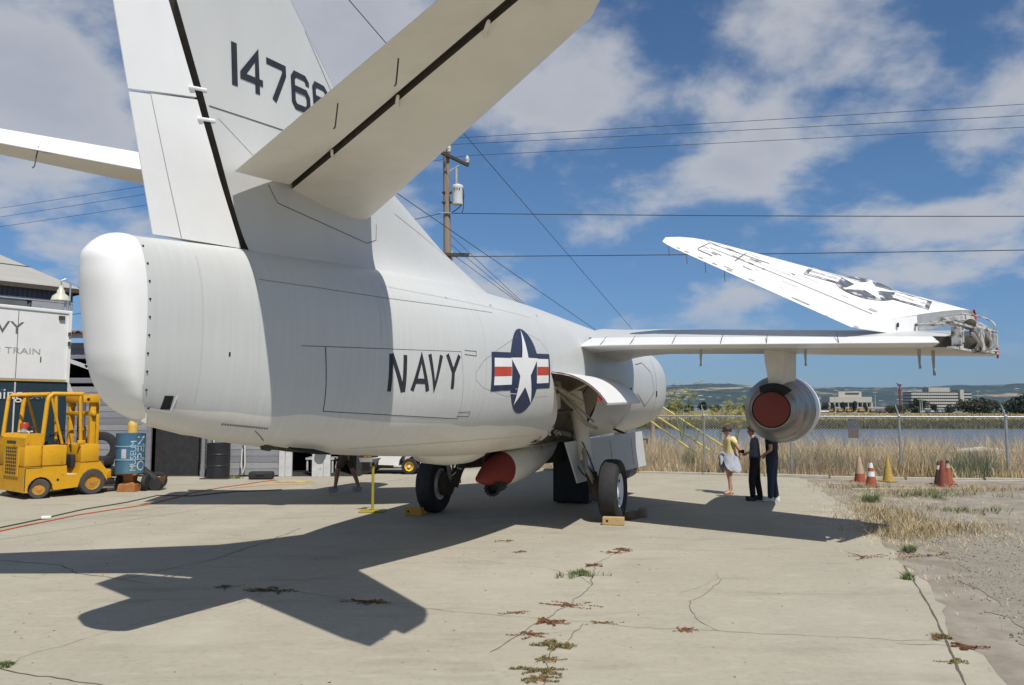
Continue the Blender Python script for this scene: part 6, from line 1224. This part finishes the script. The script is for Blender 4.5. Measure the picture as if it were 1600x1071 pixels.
def planks_on_lot():
    for (a, b, l) in (((1330, 765), (1510, 764), 'long pale board lying before the cones'), ((1490, 753), (1600, 752), 'pale strip of timber at the fence foot on the right'), ((1300, 757), (1345, 759), 'short pale board left of the cones')):
        p, q = gp(*a), gp(*b); mb = MB(); mb.box((0, 0, .02), ((q-p).length, .10, .035), ch=.006); c = (p+q)/2; tag(mb.build('board', M_kerb, loc=(c.x, c.y, -.012), rot=(0, 0, math.atan2((q-p).y, (q-p).x))), l, 'board', 'boards by the fence')
    for (px, py, w, l) in ((1540, 706, 1.3, 'long pale driftwood log behind the fence on the right'), (1565, 712, 1.1, 'second pale driftwood log nearer the right edge')):
        g = at(px, py, 28); mb = MB(); mb.tube([(-w, .1, .12), (-.2, 0, .2), (w*.4, .05, .13), (w, -.1, .17)], [.08, .13, .12, .05], 9); tag(mb.build('driftwood', mat('pale_driftwood', (.48, .45, .40), .85, var=.2, scale=5) if 'pale_driftwood' not in bpy.data.materials else bpy.data.materials['pale_driftwood'], smooth=60, loc=(g.x, 28, g.z-.15)), l, 'log', 'driftwood logs')
planks_on_lot()

def fence():
    X = [.8, 3.45, 6.2, 8.66, 11.70, 14.5, 17.4, 20.4, 23.4]; P = [Vector((x, fence_y(x), 0)) for x in X]; t = thing('chain_link_fence', 'galvanised chain link fence along the edge of the lot', 'fence', P[0]); o = P[0]; H = 1.79
    for i, p in enumerate(P):
        q = p-o; mb = MB(); mb.tube([q-Vector((0, 0, .1)), q+Vector((0, 0, H+.02))], .036 if i != 5 else .042, 10); mb.lathe([(.045, H-.03), (.05, H), (.045, H+.05), (.02, H+.07)], q, 'Z', 10); mb.build('post', M_steel, t, smooth=50)
        if i != 3: mb = MB(); mb.tube([q+Vector((0, 0, H+.04)), q+Vector((-.05, .10, H+.36))], [.022, .014], 6); mb.build('barb_arm', M_steel, t)
    for a, b in zip(P[:-1], P[1:]): mb = MB(); mb.tube([a-o+Vector((0, -.0, H)), b-o+Vector((0, 0, H))], .024, 8); mb.build('top_rail', M_steel, t, smooth=50)
    s_ = .085; V = []; F = []
    for a, b in zip(P[:-1], P[1:]):
        L_ = (b-a).length; d = (b-a)/L_; nrm = Vector((-d.y, d.x, 0)); n = int((L_+H)/s_)
        for sg, off in ((1, .030), (-1, .034)):
            for k in range(n):
                x0 = -H+k*s_ if sg > 0 else k*s_; z0, z1 = .03, H
                xa, xb = (x0, x0+H) if sg > 0 else (x0, x0-H); za, zb = 0.0, H
                if xa < 0: za += -xa; xa = 0
                if xb > L_: zb -= (xb-L_); xb = L_
                if xa > L_: za += xa-L_; xa = L_
                if xb < 0: zb -= -xb; xb = 0
                if zb-za < .05: continue
                p, q = a+d*xa+Vector((0, 0, za+.03))-nrm*off, a+d*xb+Vector((0, 0, zb))-nrm*off; w = Vector((0, 0, 1)).cross((q-p)).cross(q-p).normalized()*.0026 if False else ((q-p).cross(nrm)).normalized()*.0034
                m_ = len(V); V += [p-o+w, p-o-w, p-o-nrm*.004, q-o+w, q-o-w, q-o-nrm*.004]; F += [(m_, m_+1, m_+4, m_+3), (m_+1, m_+2, m_+5, m_+4), (m_+2, m_, m_+3, m_+5)]
    mesh = npmesh('chain_link_mesh', [tuple(v) for v in V], F, M_steel, t); mesh['kind'] = 'stuff'
    g = at(1333, 655, fence_y(10.3)); s2 = thing('fence_sign', 'small grey backed sign hanging on the fence', 'sign', (g.x, fence_y(g.x)+.05, 1.25)); mb = MB(); mb.box((0, 0, .30), (.32, .012, .28), R(-14)); mb.build('board', mat('sign_back', (.10, .11, .13), .6, var=.2), s2); mb = MB(); mb.box((0, .002, .02), (.30, .012, .26), R(-14)); mb.build('lower_board', mat('sign_back_brown', (.16, .12, .10), .7, var=.3, scale=20), s2)
    mb = MB(); [mb.tube([(x, 0, .44), (x, -.03, .54)], .006, 4) for x in (-.12, .12)]; mb.build('wire_tie', M_steel, s2)
fence()
def pole_and_wires():
    B = Vector((-2.83, 34, 0)); t = thing('utility_pole', 'weathered wooden utility pole behind the jet', 'utility pole', B); mb = MB(); mb.tube([(0.05, 0, -.2), (0, 0, 7), (-.12, 0, 13.55)], [.21, .18, .14], 12); mb.build('pole', M_wood, t, smooth=60)
    a, b = Vector((-.42, -.95, 13.30)), Vector((.80, 1.1, 13.16)); mb = MB(); d = b-a; mb.box((0, 0, 0), (d.length, .11, .14), Matrix.Rotation(math.atan2(d.y, d.x), 3, 'Z'), ch=.01); mb.build('crossarm', M_gap, t, loc=(a+b)/2)
    mb = MB(); mb.box((0, 0, 0), (1.7, .12, .16), R(4), ch=.01); mb.build('lower_crossarm', M_gap, t, loc=(.1, -.2, 8.78))
    for s_ in (1, -1): mb = MB(); mb.tube([Vector((-.06, -.14, 12.5)), (a if s_ > 0 else b).lerp((a+b)/2, .45)+Vector((0, 0, -.05))], .025, 5); mb.build('arm_brace', M_steel, t)
    Mi = mat('insulator', (.42, .41, .37), .35, var=.1)
    for p in (a+d*.06, a+d*.36, b-d*.03): mb = MB(); mb.lathe([(.04, 0), (.05, .06), (.11, .1), (.08, .16), (.12, .22), (.09, .3), (.05, .42), (.02, .44)], p+Vector((0, 0, .07)), 'Z', 14); mb.build('insulator', Mi, t, smooth=60)
    c = Vector((.42, -.3, 0)); mb = MB(); mb.lathe([(.05, 10.98), (.24, 11.0), (.25, 11.05), (.25, 11.74), (.265, 11.78), (.24, 11.86), (.1, 11.92), (.02, 11.93)], c, 'Z', 22); mb.build('transformer', mat('transformer_grey', (.60, .62, .63), .4, var=.05), t, smooth=40); mb = MB(); mb.lathe([(.055, 11.92), (.075, 12.0), (.05, 12.05), (.075, 12.1), (.05, 12.15), (.07, 12.6), (.03, 12.7)], c+Vector((-.06, 0, 0)), 'Z', 12); mb.build('bushing', M_bay, t, smooth=60)
    for z in (11.15, 11.6): mb = MB(); mb.tube([Vector((0, 0, z)), c+Vector((0, 0, z))], .05, 6); mb.lathe([(.03, 0), (.09, .03), (.09, .09), (.03, .12)], Vector((-.2, -.12, z-.06)), 'Z', 10); mb.build('bracket', M_gap, t)
    for k, x in enumerate((-.1, 0, .1)): mb = MB(); mb.lathe([(.022, 0), (.022, .1)], c+Vector((x, -.25, 11.6)), 'Z', 8); mb.build('terminal', M_gap, t)
    mb = MB(); mb.tube(bez(c+Vector((.2, -.1, 11.8)), c+Vector((.5, -.1, 11.0)), Vector((.2, -.2, 10.7)), 10), .02, 5); mb.tube(bez(c+Vector((.15, -.1, 11.8)), c+Vector((.38, -.1, 10.9)), Vector((.6, -.2, 10.62)), 10), .016, 5); mb.build('drop_lead', M_black, t)
    mb = MB(); mb.tube([(.24, -.02, .2), (.17, -.02, 9.0)], .03, 6); mb.build('conduit', M_pale, t); mb = MB(); mb.box((-.1, -.2, 10.66), (.7, .06, .05)); mb.build('dead_end_clamp', M_steel, t)
    M_wire = mat('power_wire', (.04, .045, .055), .6)
    def wire(p, q, s_, r, l, ext=2.4):
        c0 = Vector(p); q = c0+(Vector(q)-c0)*(ext if s_ else 1.6); s_ = s_*2; mb = MB(); mb.tube([v-c0 for v in sag(p, q, s_, 16)], r*.72, 5, caps=False); tag(mb.build('power_line', M_wire, loc=c0), l, 'wire', 'overhead wires')
    tops = [B+a+d*.06+Vector((0, 0, .5)), B+a+d*.36+Vector((0, 0, .5)), B+b-d*.03+Vector((0, 0, .5))]
    for p, ye, l in zip(tops, (158, 176, 194), ('topmost', 'second', 'third')): wire(p, at(1620, ye, 28.5), .05, .016, '%s of the three thin wires going right from the pole top' % l)
    for p, ye, l in zip(tops, (322, 336, 351), ('topmost', 'middle', 'lowest')): wire(p, at(-10, ye, 44), .1, .016, '%s of the three wires seen left of the fin' % l)
    low = B+Vector((.2, -.2, 10.64)); wire(low, at(1620, 329.5, 31), .12, .028, 'thick wire leaving the pole below the transformer to the right'); wire(low-Vector((.5, 0, 0)), at(60, 455, 46), .15, .022, 'wire from below the transformer going left to the hall', 1.25)
    l2 = B+Vector((.3, -.2, 8.7)); wire(l2, at(1620, 383, 30), .10, .028, 'lowest wire to the right, passing behind the folded wing'); wire(B+Vector((-.5, -.2, 8.7)), at(60, 492, 40), .15, .022, 'lowest wire going left to the shed', 1.25)
    # guys with yellow guards
    for k, (h, top, ft, l) in enumerate(((9.7, (1017, 659), (1077, 701), 'lowest yellow guarded guy wire by the fence'), (9.3, (1028, 652), (1109, 704), 'middle yellow guarded guy wire by the fence'), (8.9, (1039, 639), (1129, 697), 'upper yellow guarded guy wire by the fence'))):
        f = at(*ft, 27.6); f.z = max(f.z, fz_near(27.6)); u = at(*top, 29.6); dv = (u-f)
        g = thing('guy_wire', l, 'cable', f, 0, 'guy wires of the utility pole'); mb = MB(); mb.tube([(0, 0, 0), dv*1.08], .035, 7); mb.build('guard', mat('guard_yellow', (.62, .52, .10), .5, var=.1) if 'guard_yellow' not in bpy.data.materials else bpy.data.materials['guard_yellow'], g, smooth=60)
        mb = MB(); mb.tube([dv*1.05, B+Vector((.1, 0, h))-f], .012, 5); mb.tube([(0, 0, 0), -dv.normalized()*.4], .015, 5); mb.build('wire', M_wire, g)
    # a short post hidden behind the nose carries two long cables that cross the sky
    Pp = at(1018, 600, 40); mb = MB(); mb.tube([(0, 0, 0), (0, 0, at(1018, 548, 40).z)], .12, 8); tag(mb.build('cable_post', M_wood, smooth=60, loc=(Pp.x, 40, 0)), 'wooden cable post behind the nose of the jet', 'post')
    for (n_, f_, l) in ((at(545, 0, 13.5), at(1018, 550, 39.9), 'steep cable rising left past the fin tip'), (at(617, 300, 16), at(1018, 576, 39.9), 'second steep cable dropping behind the fin root')): e = f_+(n_-f_)*1.25; wire(f_, e, .0, .013, l)
pole_and_wires()

def fennel(px, pyb, pyt, Y, n, label, seed):
    rr = np.random.default_rng(seed); b = at(px, pyb, Y); h = at(px, pyt, Y).z-b.z+.1; t = thing('fennel_plant', label, 'plant', (b.x, Y, b.z), 0, 'tall yellow fennel plants beyond the fence'); M_s = G_grn[1]; M_f = mat('fennel_yellow', (.30, .26, .035), .8, var=.2, scale=2) if 'fennel_yellow' not in bpy.data.materials else bpy.data.materials['fennel_yellow']
    st = MB(); V = []
    for k in range(n):
        a = rr.uniform(0, 6.28); hh = h*rr.uniform(.55, 1); tip = Vector((math.cos(a)*.28*hh, math.sin(a)*.28*hh, hh)); st.tube([(0, 0, 0), tip*.5+Vector((0, 0, .08*hh)), tip], [.016, .011, .006], 5)
        for q in range(9):
            f = rr.uniform(.45, 1.0); p = tip*f; e = p+Vector((rr.normal(0, .13), rr.normal(0, .13), rr.uniform(.05, .2))); st.tube([p, e], .005, 4)
            for _ in range(26): c = e+Vector((rr.normal(0, .045), rr.normal(0, .045), rr.normal(0, .022))); s_ = rr.uniform(.01, .022); V += [c+Vector((s_, 0, 0)), c+Vector((0, s_, .005)), c+Vector((-s_, 0, 0)), c+Vector((0, -s_, -.005))]
    st.build('stem', M_s, t); npmesh('flowers', [tuple(v) for v in V], np.arange(len(V)).reshape(-1, 4), M_f, t)
fennel(1066, 690, 602, 27.5, 7, 'tall yellow fennel nearest the nose of the jet', 1); fennel(1125, 690, 630, 27.8, 6, 'lower yellow fennel left of the engine pod', 2); fennel(1153, 690, 626, 28.2, 7, 'yellow fennel just beside the engine pod', 3); fennel(1088, 690, 640, 28, 4, 'short yellow fennel between the taller ones', 4)

# ------------------------------------------------------------------ people
def skin_mesh(name, V, E, rad, m, parent, sub=1, root=0):
    me = bpy.data.meshes.new(name); me.from_pydata([tuple(v) for v in V], E, []); o = bpy.data.objects.new(name, me); COL.objects.link(o)
    mod = o.modifiers.new('skin', 'SKIN'); mod.use_smooth_shade = True; mod.branch_smoothing = .3
    for i, r in enumerate(rad):
        sv = me.skin_vertices[0].data[i]; sv.radius = r if isinstance(r, tuple) else (r, r); sv.use_root = (i == root)
    if sub: s_ = o.modifiers.new('sub', 'SUBSURF'); s_.levels = sub; s_.render_levels = sub
    dg = bpy.context.evaluated_depsgraph_get(); dg.update(); m2 = bpy.data.meshes.new_from_object(o.evaluated_get(dg)); bpy.data.objects.remove(o); bpy.data.meshes.remove(me)
    m2.name = name; m2.materials.clear(); m2.materials.append(m); m2.polygons.foreach_set('use_smooth', [True]*len(m2.polygons)); return link(name, m2, parent)
class Graph:
    def __init__(s): s.V = []; s.E = []; s.R = []
    def v(s, p, r, to=None):
        s.V.append(Vector(p)); s.R.append(r); i = len(s.V)-1
        if to is not None: s.E.append((to, i))
        return i
    def chain(s, pts, to=None):
        for p, r in pts: to = s.v(p, r, to)
        return to
def person(label, loc, face, H, J_, skinm, shirt, pants, hair, shoes, wide=1.0, sleeve=.55, pant_to=1.0, hairlen=0.0, cat='person', shoe_open=False):
    """J_ overrides joints of a standing figure 1.7 m tall that looks along +y"""
    k = H/1.7; base = dict(pelvis=(0, 0, .95), waist=(0, .0, 1.08), chest=(0, .0, 1.28), neck=(0, 0, 1.43), head=(0, .02, 1.56))
    for s_, n in ((-1, 'L'), (1, 'R')): base.update({'sh'+n: (s_*.18, 0, 1.385), 'el'+n: (s_*.235, -.02, 1.11), 'wr'+n: (s_*.24, .06, .87), 'hip'+n: (s_*.09, 0, .90), 'kn'+n: (s_*.095, .01, .48), 'an'+n: (s_*.095, -.02, .085), 'toe'+n: (s_*.11, .14, .035)})
    base.update(J_); P = {a: Vector(b)*k for a, b in base.items()}; t = thing('person', label, cat, loc, face); w = wide
    g = Graph(); pel = g.v(P['pelvis'], (.135*k*w, .11*k*w)); wa = g.v(P['waist'], (.125*k*w, .10*k*w), pel); ch = g.v(P['chest'], (.145*k*w, .105*k*w), wa); ne = g.v(P['neck'], .052*k, ch)
    hd = P['head']; fw = (P['head']-P['neck']); fwd = Vector((0, 1, 0)) if 'look' not in P else P['look'].normalized()
    j0 = g.v(hd+Vector((0, 0, -.045*k))+fwd*.015*k, (.068*k, .07*k), ne); j1 = g.v(hd+Vector((0, 0, .03*k)), (.08*k, .092*k), j0); j2 = g.v(hd+Vector((0, 0, .10*k))-fwd*.008*k, (.062*k, .072*k), j1); g.v(hd+fwd*.098*k+Vector((0, 0, -.012*k)), .012*k, j1)
    for n in 'LR':
        s_ = -1 if n == 'L' else 1; sh = g.v(P['sh'+n], .056*k*w**.5, ch); el = g.v(P['el'+n], .041*k*w**.5, sh); wr = g.v(P['wr'+n], .027*k, el)
        d = (P['wr'+n]-P['el'+n]).normalized(); sd = d.cross(Vector((0, 1, 0)) if abs(d.y) < .8 else Vector((0, 0, 1))).normalized()*s_; pa = g.v(P['wr'+n]+d*.07*k, (.03*k, .018*k), wr); bend = d.cross(sd).normalized()*s_
        for q, (off, ln) in enumerate(((-.028, .065), (-.010, .078), (.010, .074), (.027, .058))):
            a = g.v(P['wr'+n]+d*(.095)*k+sd*off*k, .0095*k, pa); b = g.v(P['wr'+n]+d*(.095+ln*.5)*k+sd*off*k*1.1+bend*.008*k, .0088*k, a); g.v(P['wr'+n]+d*(.095+ln*.9)*k+sd*off*k*1.1+bend*.028*k, .0075*k, b)
        a = g.v(P['wr'+n]+d*.05*k-sd*.034*k, .011*k, pa); g.v(P['wr'+n]+d*.085*k-sd*.045*k+bend*.012*k, .009*k, a)
        hp = g.v(P['hip'+n], .098*k*w, pel); kn = g.v(P['kn'+n], .060*k*w**.5, hp); cf = g.v(P['kn'+n].lerp(P['an'+n], .3)+Vector((0, -.012*k, 0)), .056*k*w**.5, kn); an = g.v(P['an'+n], .037*k, cf); fo = g.v(P['an'+n].lerp(P['toe'+n], .45)+Vector((0, 0, -.012*k)), .036*k, an); g.v(P['toe'+n], .028*k, fo)
    skin_mesh('body', g.V, g.E, g.R, skinm, t, 1)
    # shirt
    g = Graph(); b00 = g.v(P['pelvis']-Vector((0, 0, .10))*k, (.165*k*w, .145*k*w)); b0 = g.v(P['pelvis']+Vector((0, 0, .0))*k, (.168*k*w, .145*k*w), b00); w1 = g.v(P['waist'], (.162*k*w, .138*k*w), b0); c1 = g.v(P['chest'], (.178*k*w, .142*k*w), w1); g.v(P['chest'].lerp(P['neck'], .72), (.10*k, .088*k), c1)
    for n in 'LR':
        sh = g.v(P['sh'+n], .086*k*w**.5, c1)
        if sleeve <= 1: g.v(P['sh'+n].lerp(P['el'+n], sleeve), .058*k*w**.5, sh)
        else: el = g.v(P['el'+n], .055*k*w**.5, sh); g.v(P['el'+n].lerp(P['wr'+n], sleeve-1), .038*k, el)
    skin_mesh('shirt', g.V, g.E, g.R, shirt, t, 1)
    # trousers or shorts
    g = Graph(); b0 = g.v(P['pelvis']+Vector((0, 0, .16*k)), (.145*k*w, .122*k*w)); b1 = g.v(P['pelvis']-Vector((0, 0, .03*k)), (.160*k*w, .140*k*w), b0)
    for n in 'LR':
        hp = g.v(P['hip'+n]-Vector((0, 0, .05*k)), .116*k*w, b1)
        if pant_to <= .5: g.v(P['hip'+n].lerp(P['kn'+n], pant_to*2), .098*k*w**.6, hp)
        else: kn = g.v(P['kn'+n], .080*k*w**.5, hp); lo = g.v(P['kn'+n].lerp(P['an'+n], .5), .074*k, kn); g.v(P['an'+n]+Vector((0, -.005*k, -.035*k)), .070*k, lo)
    skin_mesh('trousers' if pant_to > .5 else 'shorts', g.V, g.E, g.R, pants, t, 1)
    # hair: a cap hugging the skull, open at the face
    V = []; F = []; nu, nv = 18, 10; C0 = hd+Vector((0, 0, .045*k))-fwd*.012*k; rt = fwd.cross(Vector((0, 0, 1)))
    for j in range(nv+1):
        th = math.pi*.64*j/nv
        for i in range(nu):
            a = 2*math.pi*i/nu; dirv = rt*math.sin(th)*math.cos(a)+fwd*math.sin(th)*math.sin(a)+Vector((0, 0, 1))*math.cos(th); face_ = max(0, math.sin(a))*max(0, math.sin(th)); th2 = th*(1-.48*face_); dirv = rt*math.sin(th2)*math.cos(a)+fwd*math.sin(th2)*math.sin(a)+Vector((0, 0, 1))*math.cos(th2)
            r = (.112+.010*noise.noise(dirv*6+Vector((H, 0, 0))))*k; p = C0+Vector((dirv.x*r*.93, dirv.y*r*1.06, dirv.z*r)); p.z -= hairlen*k*max(0, (j/nv-.6))*max(0, -math.sin(a)+.4); V.append(p)
    for j in range(nv): F += [(j*nu+i, j*nu+(i+1) % nu, (j+1)*nu+(i+1) % nu, (j+1)*nu+i) for i in range(nu)]
    mb = MB(); mb.add(V, F); mb.build('hair', hair, t, smooth=80)
    for s_ in (-1, 1):
        mb = MB(); mb.lathe([(.001, -.012), (.009, -.007), (.012, 0), (.009, .007), (.001, .012)], hd+fwd*.086*k+rt*s_*.032*k+Vector((0, 0, .018*k)), 'Z', 10); mb.build('eye', M_dark, t); mb = MB(); mb.lathe([(.002, -.014), (.018, -.006), (.022, .004), (.004, .014)], hd+rt*s_*.083*k-fwd*.008*k+Vector((0, 0, .0)), 'X', 10); mb.build('ear', skinm, t, smooth=60)
    mb = MB(); mb.box(hd+fwd*.083*k+Vector((0, 0, -.048*k)), (.045*k, .012*k, .008*k)); mb.build('mouth', mat('lips', (.36, .13, .10), .5) if 'lips' not in bpy.data.materials else bpy.data.materials['lips'], t)
    for n in 'LR':
        a, b = P['an'+n], P['toe'+n]; d = Vector((b.x-a.x, b.y-a.y, 0)).normalized(); sd = Vector((-d.y, d.x, 0)); z0 = min(a.z-.085*k, 0)+.0; mb = MB(); sole = [(-.065, -.030), (-.035, -.038), (.045, -.036), (.11, -.044), (.15, -.030), (.163, 0), (.15, .030), (.11, .042), (.045, .036), (-.035, .038), (-.065, .030)]
        zb = a.z-.083*k; mb.rings([[a*1+d*x*k+sd*y*k*f+Vector((0, 0, zb-a.z+z)) for x, y in sole] for f, z in (((1.05, .002), (1.05, .022*k)) if shoe_open else ((1.05, .002), (1.08, .03*k), (.95, .065*k), (.45, .10*k)))]); mb.build('sandal' if shoe_open else 'shoe', shoes, t, smooth=50)
        if shoe_open: mb = MB(); mb.tube([a+d*.06*k+sd*.045*k+Vector((0, 0, -.06*k)), a+d*.09*k+Vector((0, 0, -.015*k)), a+d*.06*k-sd*.045*k+Vector((0, 0, -.06*k))], .009, 5); mb.build('strap', shoes, t)
    return t, P, k
def people():
    cloth = lambda n, c: mat(n, c, .85, var=.12, scale=9, bump=.5, bscale=14)
    left = R(90)
    t, P, k = person('woman in yellow t-shirt, pale jacket tied round her waist, hands behind her back', gp(1142, 772.5), R(97), 1.63,
        dict(head=(0, .07, 1.545), neck=(0, .015, 1.41), chest=(0, .015, 1.26), elL=(-.25, -.13, 1.13), wrL=(-.10, -.21, .98), elR=(.25, -.13, 1.13), wrR=(.08, -.23, .96), anL=(-.10, .06, .085), toeL=(-.12, .22, .035), anR=(.09, -.05, .085), toeR=(.10, .12, .035), knL=(-.10, .06, .48)),
        M_skin, cloth('yellow_cotton', (.68, .58, .27)), cloth('grey_shorts', (.23, .23, .26)), M_hair, mat('flip_flop', (.32, .14, .09), .7), 1.18, .62, .42, 0, shoe_open=True)
    M_j = cloth('pale_grey_jacket', (.36, .38, .43)); V = []; F = []; n = 28; rows = 8
    for j in range(rows+1):
        f = j/rows
        for i in range(n):
            a = 2*math.pi*i/n; fl = .155+.10*f+.035*math.sin(a*5+f*2)*f+.02*noise.noise(Vector((math.cos(a)*2, math.sin(a)*2, f*3))); drop = .34+.10*math.sin(a*2+1)+.09*math.sin(a*3)+(.10 if math.sin(a) < 0 else 0); V.append(Vector((math.cos(a)*fl*1.08, math.sin(a)*fl*1.0-.015*f, 1.03-drop*f))*k)
    for j in range(rows): F += [(j*n+i, j*n+(i+1) % n, (j+1)*n+(i+1) % n, (j+1)*n+i) for i in range(n)]
    mb = MB(); mb.add(V, F); mb.build('tied_jacket', M_j, t, smooth=80)
    mb = MB(); mb.tube([Vector((.05, .17, 1.02))*k, Vector((.02, .23, .99))*k, Vector((-.02, .23, .86))*k, Vector((-.06, .26, .74))*k], [.045, .05, .045, .02], 8); mb.tube([Vector((-.05, .17, 1.02))*k, Vector((0, .23, 1.0))*k, Vector((.06, .25, .9))*k, Vector((.10, .22, .8))*k], [.045, .05, .04, .02], 8); mb.build('jacket_sleeve', M_j, t, smooth=60)
    mb = MB(); mb.box(P['head']+Vector((0, .088, .02))*k, (.15*k, .03*k, .042*k), ch=.01); mb.build('glasses', M_dark, t)
    t2, P2, k2 = person('person in a slate blue shirt and black trousers holding a small camera', gp(1181, 782), R(68), 1.66,
        dict(head=(0, .06, 1.55), elL=(-.24, -.05, 1.13), wrL=(-.10, .15, 1.08), elR=(.24, -.05, 1.13), wrR=(.08, .15, 1.06), anL=(-.13, .05, .085), toeL=(-.16, .2, .035), anR=(.12, -.09, .085), toeR=(.14, .07, .035), knL=(-.12, .07, .48), knR=(.11, -.03, .48)),
        M_skin, cloth('slate_shirt', (.11, .125, .17)), cloth('black_trousers', (.011, .011, .013)), M_hair, mat('black_shoe', (.02, .02, .02), .6), 1.02, 1.8, 1.0, 0)
    mb = MB(); mb.box(Vector((0, .26, 1.10))*k2, (.12, .06, .08), ch=.01); mb.lathe([(.03, 0), (.032, .05), (.026, .055)], Vector((0, .29, 1.10))*k2, 'Y', 14); c = mb.build('camera_body', M_dark); c.location = t2.location; c.rotation_euler = t2.rotation_euler; c.name = 'hand_camera'; tag(c, 'small black camera held by the person in the slate shirt', 'camera')
    person('person in dark shirt, blue jeans and white shoes, half hidden by the engine pod', gp(1208, 783.5), R(55), 1.74,
        dict(elL=(-.235, -.06, 1.12), wrL=(-.15, .12, 1.0), elR=(.235, -.06, 1.12), wrR=(.15, .12, 1.0), anL=(-.09, .03, .085), toeL=(-.12, .19, .035), anR=(.07, -.05, .085), toeR=(.1, .11, .035)),
        M_skin, cloth('dark_shirt', (.022, .022, .028)), cloth('blue_jeans', (.022, .034, .060)), M_hair, mat('white_shoe', (.60, .60, .58), .6), 1.05, .7, 1.0, 0)
    person('man in brown shorts and grey shoes striding beneath the belly', (gp(528, 771)+gp(556, 767))/2, R(80), 1.78,
        dict(pelvis=(0, 0, .93), anL=(-.09, .26, .10), toeL=(-.10, .42, .06), knL=(-.09, .22, .50), anR=(.09, -.26, .10), toeR=(.10, -.11, .035), knR=(.09, -.10, .48), wrL=(-.25, -.12, .9), elL=(-.25, -.12, 1.12), wrR=(.25, .2, .92)),
        mat('tanned_skin', (.32, .17, .11), .55, var=.06), cloth('dark_tee', (.035, .032, .03)), cloth('brown_shorts', (.075, .06, .042)), M_hair, mat('grey_shoe', (.25, .26, .27), .7), 1.05, .6, .46, 0)
people()
